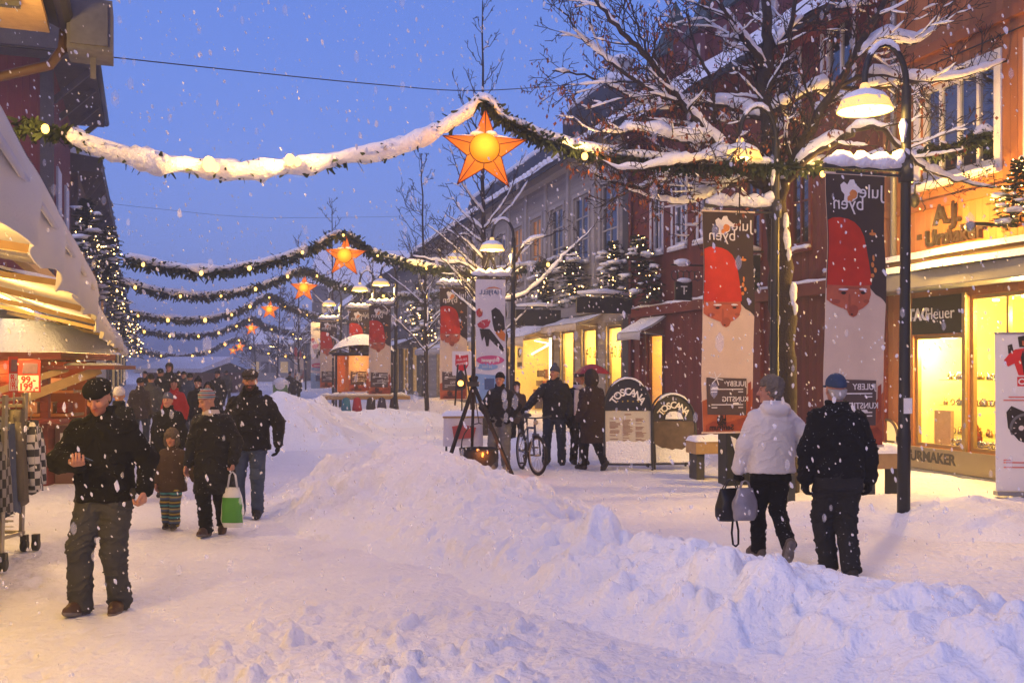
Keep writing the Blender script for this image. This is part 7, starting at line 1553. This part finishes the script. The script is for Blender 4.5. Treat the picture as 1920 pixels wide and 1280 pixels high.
def cloth(name, c, var=.25, sc=22, b=.004, bs=120, rough=.92, dust=.72, **kw):
    """woven cloth with settled snow grains on whatever faces up"""
    m = M(name, c, rough, var, sc, b, bs, .15, **kw); N = m.node_tree.nodes; L = m.node_tree.links; pb = N['Principled BSDF']
    if not dust or 'dusted' in m: return m
    m['dusted'] = 1; src = pb.inputs['Base Color'].links[0].from_socket; tc = N.new('ShaderNodeTexCoord'); n1 = N.new('ShaderNodeTexNoise'); n1.inputs['Scale'].default_value = 55; n1.inputs['Detail'].default_value = 2; L.new(tc.outputs['Object'], n1.inputs['Vector'])
    ge = N.new('ShaderNodeNewGeometry'); sx = N.new('ShaderNodeSeparateXYZ'); L.new(ge.outputs['Normal'], sx.inputs[0]); mr = N.new('ShaderNodeMapRange'); mr.inputs['From Min'].default_value = -.3; mr.inputs['From Max'].default_value = 1; mr.inputs['To Min'].default_value = 0; mr.inputs['To Max'].default_value = .13; L.new(sx.outputs['Z'], mr.inputs['Value'])
    ad = N.new('ShaderNodeMath'); ad.operation = 'ADD'; L.new(n1.outputs['Fac'], ad.inputs[0]); L.new(mr.outputs[0], ad.inputs[1]); cr = N.new('ShaderNodeValToRGB'); cr.color_ramp.elements[0].position = dust + .04; cr.color_ramp.elements[0].color = (0, 0, 0, 1); cr.color_ramp.elements[1].position = dust + .11; L.new(ad.outputs[0], cr.inputs[0])
    mx = N.new('ShaderNodeMix'); mx.data_type = 'RGBA'; mx.inputs['B'].default_value = (.6, .6, .63, 1); L.new(cr.outputs[0], mx.inputs['Factor']); L.new(src, mx.inputs['A']); L.new(mx.outputs['Result'], pb.inputs['Base Color']); return m
FLEECEB = cloth('black_fleece', (.006, .006, .007)); NYLON = cloth('black_nylon', (.009, .009, .011), rough=.65); GREYT_ = cloth('grey_cotton', (.050, .050, .050), .2); BLK = cloth('black_cotton', (.006, .006, .007)); DENIM = cloth('blue_denim', (.055, .075, .115), .35, 14); DARKDENIM = cloth('dark_denim', (.020, .028, .048), .3)
BROWNJ = cloth('brown_padded', (.060, .038, .028), .25); WFLEECE = cloth('white_fleece', (.66, .60, .56), .07, 40, .008, 90); LEATH = M('brown_leather', (.06, .030, .018), .5, .3, 12, .003, 60); BOOT = M('dark_boot', (.018, .014, .012), .5, .3, 12, .003, 60); SNOWSOLE = M('snowy_sole', (.16, .14, .13), .8, .8, 20)
REDJ = cloth('red_anorak', (.42, .022, .020), .2); NAVYC = cloth('navy_cap', (.035, .055, .10), .2); GREYH = M('grey_hair', (.16, .13, .10), .85, .4, 60, .004, 120); DKHAIR = M('dark_hair', (.03, .02, .014), .8, .4, 60, .004, 120); SILVER = M('silver_hair', (.34, .31, .28), .85, .3, 60)
BLUEKNIT = cloth('blue_grey_knit', (.08, .09, .14), .3, 30); FURM = M('grey_fur', (.10, .075, .06), .95, .6, 50, .012, 90); FURD = M('dark_fur', (.028, .018, .014), .95, .6, 45, .014, 80); PALEFUR = M('pale_fur', (.5, .42, .36), .95, .3, 50, .012, 90); STONEW = cloth('stone_trousers', (.17, .165, .16), .2); LILAC = cloth('lilac_scarf', (.42, .38, .50), .15)
def bands(name, cols, f):
    m = bpy.data.materials.new(name); m.use_nodes = True; t = m.node_tree; N = t.nodes; L = t.links; b = N['Principled BSDF']; b.inputs['Roughness'].default_value = .95
    tc = N.new('ShaderNodeTexCoord'); sx = N.new('ShaderNodeSeparateXYZ'); L.new(tc.outputs['Object'], sx.inputs[0]); mu = N.new('ShaderNodeMath'); mu.operation = 'MULTIPLY'; mu.inputs[1].default_value = f; L.new(sx.outputs['Z'], mu.inputs[0]); fr = N.new('ShaderNodeMath'); fr.operation = 'FRACT'; L.new(mu.outputs[0], fr.inputs[0])
    cr = N.new('ShaderNodeValToRGB'); cr.color_ramp.interpolation = 'CONSTANT'; L.new(fr.outputs[0], cr.inputs[0]); e = cr.color_ramp.elements; n = len(cols); e[0].color = (*cols[0], 1); e[1].position = 1 / n; e[1].color = (*cols[1], 1)
    for i in range(2, n): x = e.new(i / n); x.color = (*cols[i], 1)
    L.new(cr.outputs[0], b.inputs['Base Color']); return m
STRIPE = bands('striped_knit', [(.04, .22, .26), (.02, .03, .05), (.30, .22, .03), (.02, .03, .05), (.05, .09, .20), (.28, .24, .10), (.02, .03, .05)], 7.5)
def at(px, Y): p = P(px, 690, Y); return Vector((p.x, p.y, gz(p.x, p.y)))
PI = math.pi
person('phone_man', 'man in a black fleece and grey trousers walking towards us, looking at his phone', at(197, 7.52), PI - .05, 1.775,
       dict(footR=(.135, .10, .085, .25), footL=(-.085, -.06, .085, .0), handR=(.06, .29, 1.16), poleR=(1, -.35, -.35), hdirR=(-.45, .85, .10), hnR=(0, .15, 1), curlR=.55, handL=(-.345, .09, .955), poleL=(-.25, -1, 0), hdirL=(-.05, .25, -1), hnL=(1, .2, .1), curlL=.95, yaw=-.0, pitch=-.42, lean=.05, shoulder=.20, hscale=1.08),
       dict(mat=FLEECEB, hem=.86, w=1.10, d=1.1, arm=1.18, collar=.05, amp=.012), dict(mat=GREYT_, fat=1.12, flare=1.05, hem=.045, amp=.013), LEATH, ('beret', BLK), ('short', DKHAIR), vox=.0075, beard=(.72, .62, .58), seed=1)
person('child', 'small child in a brown jacket, fur hat and striped trousers', at(324, 11.35), PI, 1.09,
       dict(footR=(.11, -.06, .085, 0), footL=(-.06, .10, .085, .1), handL=(-.42, .05, .92), poleL=(-.3, -1, -.4), hdirL=(-.4, .1, -.8), handR=(.27, .06, .86), yaw=.0, pitch=-.1, lean=.02, hscale=1.2),
       dict(mat=BROWNJ, hem=.70, w=1.16, d=1.2, arm=1.2, flare=1.1), dict(mat=STRIPE, fat=1.2, flare=1.15, amp=.014), BOOT, ('fur', FURM), None, vox=.008, hs=1.28, seed=2)
person('bag_woman', 'woman in a long black coat and patterned knit hat leading the child, carrying a bag', at(402, 10.95), PI - .05, 1.60,
       dict(footR=(.05, .14, .085, .15), footL=(-.05, -.18, .12, -.5), handR=(.31, .10, .80), poleR=(.6, -1, 0), hdirR=(.3, .1, -1), handL=(-.27, .10, .90), poleL=(-.8, -.8, 0), hdirL=(-.05, .25, -1), curlL=1.0, yaw=-.75, pitch=-.38, lean=.06, tilt=.03),
       dict(mat=NYLON, hem=.52, w=1.12, d=1.15, arm=1.15, flare=1.12, hood=.9, collar=.05, amp=.014), dict(mat=BLK, fat=1.05, amp=.012), LEATH, ('beanie', bands('patterned_knit', [(.30, .28, .30), (.05, .14, .18), (.25, .24, .25), (.22, .05, .04)], 22)), None, vox=.008, scarf=(PALEFUR,), seed=3)
person('jeans_man', 'tall man in a black winter jacket, cap and blue jeans, hands at his sides', at(470, 12.2), PI + .05, 1.80,
       dict(footR=(.13, .0, .085, 0), footL=(-.09, .05, .085, 0), handR=(.30, .02, .92), handL=(-.34, .05, .90), poleL=(-.8, -.7, 0), hdirL=(-.0, .15, -1), curlL=.5, yaw=.15, pitch=-.08, shoulder=.21),
       dict(mat=NYLON, hem=.83, w=1.16, d=1.15, arm=1.16, hood=.9, collar=.07, amp=.013), dict(mat=DENIM, fat=1.0), BOOT, ('flat', cloth('tweed_cap', (.035, .030, .028), .4, 40)), ('short', DKHAIR), NYLON, vox=.009, beard=(.10, .08, .07), scarf=(BLK,), seed=4)
person('hat_person', 'dark clothed person in a blue grey knit hat right behind the child', at(316, 14.2), PI, 1.47, dict(handR=(.24, .06, .9)), dict(mat=BLK, hem=.55, w=1.15, d=1.1, arm=1.1), dict(mat=BLK), BOOT, ('beanie', BLUEKNIT), None, BLK, vox=.013, seed=5)
person('red_person', 'person in a bright red anorak among the crowd on the left', at(327, 20.5), PI, 1.60, dict(yaw=.3), dict(mat=REDJ, hem=.8, w=1.12, arm=1.1), dict(mat=BLK), BOOT, None, ('long', DKHAIR), BLK, vox=.014, seed=6)
person('hood_person', 'dark hooded person beside the red anorak in the crowd', at(392, 19.2), PI, 1.56, dict(), dict(mat=NYLON, hem=.8, w=1.1), dict(mat=BLK), BOOT, ('hood', NYLON), None, BLK, vox=.014, seed=7)
person('bobble_person', 'person in a black bobble hat behind the dark hooded one', at(372, 22), PI, 1.62, dict(), dict(mat=BLK, hem=.8, w=1.1), dict(mat=DARKDENIM), BOOT, ('beanie', BLK, 1), None, BLK, vox=.014, seed=8)
person('white_hat_person', 'person in a pale hat just behind the man with the phone', at(222, 13.6), 0, 1.58, dict(yaw=.2), dict(mat=BLK, hem=.6, w=1.0), dict(mat=BLK), BOOT, ('beanie', cloth('pale_knit', (.5, .47, .5), .1)), None, BLK, vox=.014, seed=9)
for i, (px, Y, h, m, rz, lb) in enumerate(((283, 25, 1.72, GREYT_, .2, 'grey jacketed walker at the left of the distant crowd'), (300, 28, 1.80, BLK, 0, 'dark walker seen from behind in the distant crowd'), (318, 31, 1.98, BLK, PI, 'tallest dark figure at the back of the distant crowd'), (262, 23, 1.6, BROWNJ, 0, 'brown coated walker beside the left shopfronts'), (345, 34, 1.7, GREYT_, PI, 'grey walker far behind the red anorak'), (356, 29, 1.72, NAVYC, .3, 'walker in a navy coat behind the knit hat woman'), (408, 33, 1.75, BLK, PI, 'dark walker between the hooded one and the tall jeans man'), (272, 36, 1.7, BLK, PI, 'small dark walker at the far left edge of the crowd'), (424, 48, 1.7, GREYT_, 0, 'tiny grey walker far down the street'), (335, 44, 1.7, BLK, .2, 'tiny dark walker far behind the crowd'))):
    person('crowd%d' % i, lb, at(px, Y), rz, h, dict(footR=(.1, .12, .085, 0), footL=(-.1, -.12, .085, 0)), dict(mat=m, hem=.75, w=1.12, arm=1.1), dict(mat=DARKDENIM), BOOT, ('beanie', BLK) if i != 2 else None, ('short', DKHAIR) if i == 2 else None, BLK, vox=.016, seed=20 + i, face=True)
# right pair, seen from behind
person('fleece_woman', 'grey haired woman in a white hooded fleece seen from behind, looking left', at(1446, 9.35), .20, 1.72,
       dict(footL=(-.03, .22, .085, -.05), footR=(.03, -.30, .21, -1.05), handL=(-.30, .10, .88), poleL=(-1, -.6, 0), hdirL=(-.05, .1, -1), curlL=1.1, handR=(.22, .10, 1.02), poleR=(1, -.8, 0), yaw=1.05, pitch=-.05, lean=.03, tilt=.03),
       dict(mat=WFLEECE, hem=.87, w=1.16, d=1.18, arm=1.22, hood=1.08, collar=.04, amp=.007, flare=1.04), dict(mat=BLK, fat=.98), M('grey_boot', (.09, .07, .06), .6, .5, 14, .003, 50), None, ('short', GREYH), BLK, vox=.0075, seed=11)
person('cap_man', 'man in a black jacket and blue cap walking away in the deep snow', at(1572, 8.7), .08, 1.775,
       dict(footL=(-.03, .14, .085, 0), footR=(.07, -.10, .10, -.25), handL=(-.29, .02, .86), poleL=(-1, -.5, 0), hdirL=(.0, .15, -1), curlL=.6, handR=(.29, .0, .84), poleR=(1, -.5, 0), hdirR=(-.0, .05, -1), curlR=.6, yaw=.0, pitch=-.05, lean=.05, shoulder=.205, hip=.90),
       dict(mat=BLK, hem=.90, w=1.15, d=1.12, arm=1.24, collar=.03, amp=.013), dict(mat=cloth('charcoal_trousers', (.020, .019, .019)), fat=1.16, flare=1.0, amp=.013), BOOT, ('cap', NAVYC), ('short', SILVER), BLK, vox=.0075, seed=12)
# group by the tripod
person('pot_man', 'man in a dark jacket and pale trousers standing behind the kettle tripod', at(938, 17.9), PI - .15, 1.74, dict(handR=(.20, .12, .98), poleR=(1, -.7, 0), handL=(-.22, .10, .96), poleL=(-1, -.7, 0), footR=(.12, 0, .085, 0), footL=(-.11, .06, .085, 0), yaw=-.1), dict(mat=NYLON, hem=.80, w=1.12, arm=1.1), dict(mat=STONEW, fat=1.15), PALEFUR and M('pale_boot', (.35, .28, .22), .6, .3), ('beanie', BLK), None, BLK, vox=.011, seed=13)
person('behind_person', 'dark haired person half hidden behind the lamp post near the bicycle', at(968, 22), PI + .2, 1.50, dict(), dict(mat=BROWNJ, hem=.7, w=1.1), dict(mat=BLK), BOOT, None, ('long', DKHAIR), BLK, vox=.013, seed=14)
person('bike_man', 'man in a bobble hat, black jacket and dark jeans holding the bicycle', at(1040, 18.7), PI - .1, 1.86, dict(handR=(.52, .28, .98), poleR=(.6, -1, -.3), hdirR=(.6, .5, -.3), handL=(-.25, .06, .9), footR=(.15, 0, .085, 0), footL=(-.13, .02, .085, 0), yaw=-.5, shoulder=.20), dict(mat=NYLON, hem=.84, w=1.12, arm=1.15, hood=.9), dict(mat=DARKDENIM), BOOT, ('beanie', cloth('bobble_knit', (.06, .065, .09), .3, 30), 1), None, BLK, vox=.011, seed=15)
person('scarf_person', 'person with a long lilac scarf under the red umbrella', at(1084, 18.9), PI + .3, 1.75, dict(handL=(-.12, .26, 1.22), poleL=(-1, -.4, -.4), hdirL=(.1, .1, 1), curlL=1.1, footR=(.1, 0, .085, 0), footL=(-.1, .05, .085, 0), yaw=.5, pitch=-.1), dict(mat=BLK, hem=.7, w=1.08), dict(mat=BLK), BOOT, ('beanie', cloth('mauve_knit', (.09, .07, .09), .3, 30)), None, BLK, vox=.011, scarf=(LILAC, (.10, -.06)), seed=16)
person('fur_person', 'person in a long dark coat with a raised fur hood, seen from behind', at(1112, 17.7), .55, 1.76, dict(footL=(-.10, .18, .085, 0), footR=(.10, -.22, .15, -.7), handL=(-.24, .12, .92), handR=(.26, .02, .85), lean=.08), dict(mat=cloth('dark_brown_coat', (.028, .016, .014)), hem=.50, w=1.2, d=1.2, arm=1.2, flare=.92), dict(mat=BLK), BOOT, ('hood', FURD), ('short', DKHAIR), BLK, vox=.011, hs=1.1, seed=17)
for i, (px, Y, h, lb) in enumerate(((556, 50, 1.6, 'tiny dark figure beside the green cabinet'), (543, 52, 1.7, 'second tiny dark figure behind the snow heap'))):
    person('far%d' % i, lb, at(px, Y), 0, h, dict(), dict(mat=BLK, hem=.7, w=1.2), dict(mat=BLK), BOOT, ('beanie', BLK), None, BLK, vox=.02, seed=40 + i)
# ------------------------------------------------------------------ things they carry
def wpt(key, v): r = PEOPLE[key]['root']; q = Vector(v); q.rotate(r.rotation_euler); return r.location + q
def wrist(key, i): return PEOPLE[key]['arms'][i][2]
w = wpt('phone_man', wrist('phone_man', 1) + np.array((-.075, .055, .04)) ); ph = thing('phone', 'small dark phone held in the hand of the man in the black fleece', 'phone', w, PI - .6)
b = MB(); b.box(-.032, .032, -.055, .055, -.006, .006); o = b.build('case', M('phone_black', (.02, .02, .022), .25, .1), ph, bevel=.004); b = MB(); b.box(-.028, .028, -.05, .05, .0065, .0075); b.build('screen', M('phone_screen', (.05, .06, .08), .1, .1, emit=(.6, .7, 1), estr=.25), ph); ph.rotation_euler = (R(25), R(10), PI - .6)
def soft_bag(name, label, loc, w, d, h, mat, seed, handle=.16, rz=0, top=.75, hm=None):
    r = thing(name, label, 'bag', loc, rz); n = 26; m = 16; vs = []
    for j in range(m + 1):
        u = j / m; z = -h * u; ww = w * (top + (1 - top) * min(1, u * 2.2)) * (1 - .18 * max(0, u - .86) / .14); dd = d * (.25 + .75 * math.sin(min(1, u * 1.25) * PI / 2)) * (1 - .35 * max(0, u - .86) / .14)
        for i in range(n):
            a = 2 * PI * i / n; f = 1 + .10 * float(vnoise(a * 1.6, u * 5, None, seed)) + .04 * math.sin(a * 6 + seed + u * 5); vs.append((ww * math.copysign(abs(math.cos(a)) ** .7, math.cos(a)) * f, dd * math.sin(a) * f, z))
    fs = [(j * n + i, (j + 1) * n + i, (j + 1) * n + (i + 1) % n, j * n + (i + 1) % n) for j in range(m) for i in range(n)]; k0 = len(vs); vs.append((0, 0, -h * .99)); fs += [(m * n + i, k0, k0, m * n + (i + 1) % n) for i in range(n)]
    f4 = [f for f in fs if f[1] != f[2]]; bo_ = mesh_np('body', vs, f4, mat, r); b = MB()
    for i in range(n): b.poly([vs[m * n + i], vs[k0], vs[m * n + (i + 1) % n]])
    b.build('bottom', mat, r)
    for s_ in (-1, 1): b = MB(); b.tube([(-w * top * .7, s_ * d * .2, -.01), (-w * .25, s_ * .012, handle * .8), (0, s_ * .006, handle), (w * .25, s_ * .012, handle * .8), (w * top * .7, s_ * d * .2, -.01)], .010, 6, flat=.5); b.build('handle', hm or mat, r)
    return r
hnd = wpt('bag_woman', wrist('bag_woman', 0) + np.array((-.0, .03, -.10)))
GB_ = M('green_plastic', (.62, .62, .60), .4, .08, 5); gb = soft_bag('carrier_bag', 'white carrier bag with a green print hanging from the hand of the woman in black', hnd + Vector((0, 0, -.17)), .125, .075, .43, GB_, 4, .17, PI - .1, .62)
vs = []; fs = []; src = gb.children[0].data; n = 26; m = 16; pv = [Vector(v.co) for v in src.vertices]
for j in range(4, 15):
    for i in range(n + 1): q = pv[j * n + i % n]; vs.append((q.x * 1.02, q.y * 1.03, q.z))
fs = [(j * (n + 1) + i, (j + 1) * (n + 1) + i, (j + 1) * (n + 1) + i + 1, j * (n + 1) + i + 1) for j in range(10) for i in range(n) if 1 < i < 12 or 14 < i < 25]
mesh_np('print', vs, fs, M('print_green', (.06, .24, .035), .45, .25, 7), gb)
hw_ = wpt('fleece_woman', wrist('fleece_woman', 0) + np.array((0, .02, -.10)))
soft_bag('handbag', 'black handbag with a dangling strap held by the woman in white fleece', hw_ + Vector((-.06, .02, -.08)), .15, .10, .30, M('black_bag_leather', (.012, .011, .011), .4, .2, 9), 7, .09, .4, .8)
sp2 = hw_ + Vector((-.02, .02, -.36)); b = MB(); b.tube([(-.03, 0, 0), (-.045, 0, -.14), (-.03, 0, -.25), (0, 0, -.27), (.03, 0, -.25), (.03, 0, -.12), (.0, 0, .02)], .010, 6); o = b.build('strap', BLK, [q for q in bpy.data.objects if q.name.startswith('handbag')][0]); o.location = (.06, 0, -.28)
soft_bag('plastic_bag', 'crumpled clear plastic bag with dark contents beside the black handbag', hw_ + Vector((.05, -.10, -.06)), .12, .07, .30, (lambda m: m)(M('clear_plastic', (.24, .22, .24), .2, .55, 7, spec=.6)), 9, .07, .2, .6)
uh_ = wpt('scarf_person', wrist('scarf_person', 0)); UM = thing('umbrella', 'dark red umbrella held above the person with the lilac scarf', 'umbrella', uh_ + Vector((.02, 0, .05)), 0)
b = MB(); hx = P(1108, 690, uh_.y).x - uh_.x; tz = P(1108, 682, uh_.y).z - uh_.z - .05 ; b.tube([(0, 0, -.1), (hx * .55, 0, tz * .5), (hx, 0, tz)], .010, 6); b.build('shaft', IRON, UM)
vs = []; n = 8; rr = .36
vs = [(hx, 0, tz)]
for q in (.25, .5, .75, 1.0):
    for i in range(n * 2): a = PI * i / n; s_ = (1 if i % 2 == 0 else .93); vs.append((hx + rr * q * s_ * math.cos(a), rr * q * s_ * math.sin(a), tz - .19 * q ** 1.8 + (0 if i % 2 == 0 else .015 * q)))
b = MB(); b._add(vs, [(0, 1 + i, 1 + (i + 1) % 16) for i in range(16)] + [(1 + k * 16 + i, 1 + (k + 1) * 16 + i, 1 + (k + 1) * 16 + (i + 1) % 16, 1 + k * 16 + (i + 1) % 16) for k in range(3) for i in range(16)]); b.build('canopy', M('umbrella_red', (.24, .018, .022), .55, .15, 6), UM)
b = MB()
for i in range(n): a = 2 * PI * i / n; b.tube([(hx, 0, tz - .01), (hx + .18 * math.cos(a), .18 * math.sin(a), tz - .055), (hx + rr * math.cos(a), rr * math.sin(a), tz - .195)], .004, 4)
b.build('ribs', IRON, UM)
# ------------------------------------------------------------------ falling snow
def flake_mat(nm='snowflake', op=.55):
    m = bpy.data.materials.new(nm); m.use_nodes = True; t = m.node_tree; N = t.nodes; L = t.links; b = N['Principled BSDF']; b.inputs['Base Color'].default_value = (.9, .88, .9, 1); b.inputs['Roughness'].default_value = 1
    tr = N.new('ShaderNodeBsdfTransparent'); tl = N.new('ShaderNodeBsdfTranslucent'); tl.inputs[0].default_value = (.95, .93, .95, 1); a = N.new('ShaderNodeMixShader'); a.inputs[0].default_value = .5; L.new(b.outputs[0], a.inputs[1]); L.new(tl.outputs[0], a.inputs[2])
    mx = N.new('ShaderNodeMixShader'); mx.inputs[0].default_value = op; L.new(tr.outputs[0], mx.inputs[1]); L.new(a.outputs[0], mx.inputs[2]); L.new(mx.outputs[0], N['Material Output'].inputs[0]); return m
FLAKE = flake_mat()
def snowfall(n, seed):
    rn = np.random.default_rng(seed); y = 2.2 + 56 * rn.random(n) ** 1.25; u = rn.uniform(-.85, .85, n); x = u * (y + 2); z = rn.uniform(.15, 1, n) * (2.2 + y * .52); z = np.where(rn.random(n) < .35, rn.uniform(.3, 3.2, n), z)
    bm_ = bmesh.new(); bmesh.ops.create_icosphere(bm_, subdivisions=1, radius=1); base = np.array([v.co for v in bm_.verts]); tri = np.array([[v.index for v in f.verts] for f in bm_.faces]); bm_.free(); nv = len(base)
    s = rn.uniform(.0018, .0072, n) * np.where(rn.random(n) < .12, 1.5, 1); s *= np.clip(.35 + y / 9, .4, 1.9)
    V = base[None] * s[:, None, None] * rn.uniform(.7, 1.25, (n, nv, 1)); V[:, :, 2] *= rn.uniform(1.2, 2.3, (n, 1)); V[:, :, 0] += V[:, :, 2] * rn.normal(-.22, .15, (n, 1)); V += np.stack([x, y, z], 1)[:, None, :]
    k = n - 420; big = np.arange(n) >= k; c = np.stack([x, y, z], 1)      # a few large soft flakes close by
    c[big, 1] = rn.uniform(1.8, 5, 420); c[big, 0] = rn.uniform(-.6, .6, 420) * (c[big, 1] + .5); c[big, 2] = CAMZ + rn.uniform(-.36, .38, 420) * c[big, 1]
    V[big] = base[None] * rn.uniform(.004, .013, 420)[:, None, None] * np.array((.8, .8, 1.7)) + c[big][:, None, :]
    Fc = (tri[None] + nv * np.arange(n)[:, None, None]).reshape(-1, 3)
    o = mesh_np('falling_snow', V.reshape(-1, 3), Fc, FLAKE, smooth=True); o.data.materials.append(flake_mat('soft_snowflake', .15)); mi = np.zeros(len(Fc), dtype=np.int32); mi[k * len(tri):] = 1; o.data.polygons.foreach_set('material_index', mi); return o
tag(snowfall(30000, 5), 'white snowflakes drifting down through the whole street', 'falling snow', kind='stuff')
# ------------------------------------------------------------------ snowy air
def haze(density):
    b = MB(); b.box(-2000, 2000, -40, 920, -1.5, 19); m = bpy.data.materials.new('snowy_air'); m.use_nodes = True; N = m.node_tree.nodes; N.clear(); o = N.new('ShaderNodeOutputMaterial'); v = N.new('ShaderNodeVolumePrincipled')
    v.inputs['Color'].default_value = (.80, .86, 1.0, 1); v.inputs['Density'].default_value = density; v.inputs['Anisotropy'].default_value = .25; m.node_tree.links.new(v.outputs[0], o.inputs['Volume']); h = b.build('haze', m); tag(h, 'pale snowy air that softens the far end of the street', 'haze', kind='stuff')
haze(.0046)
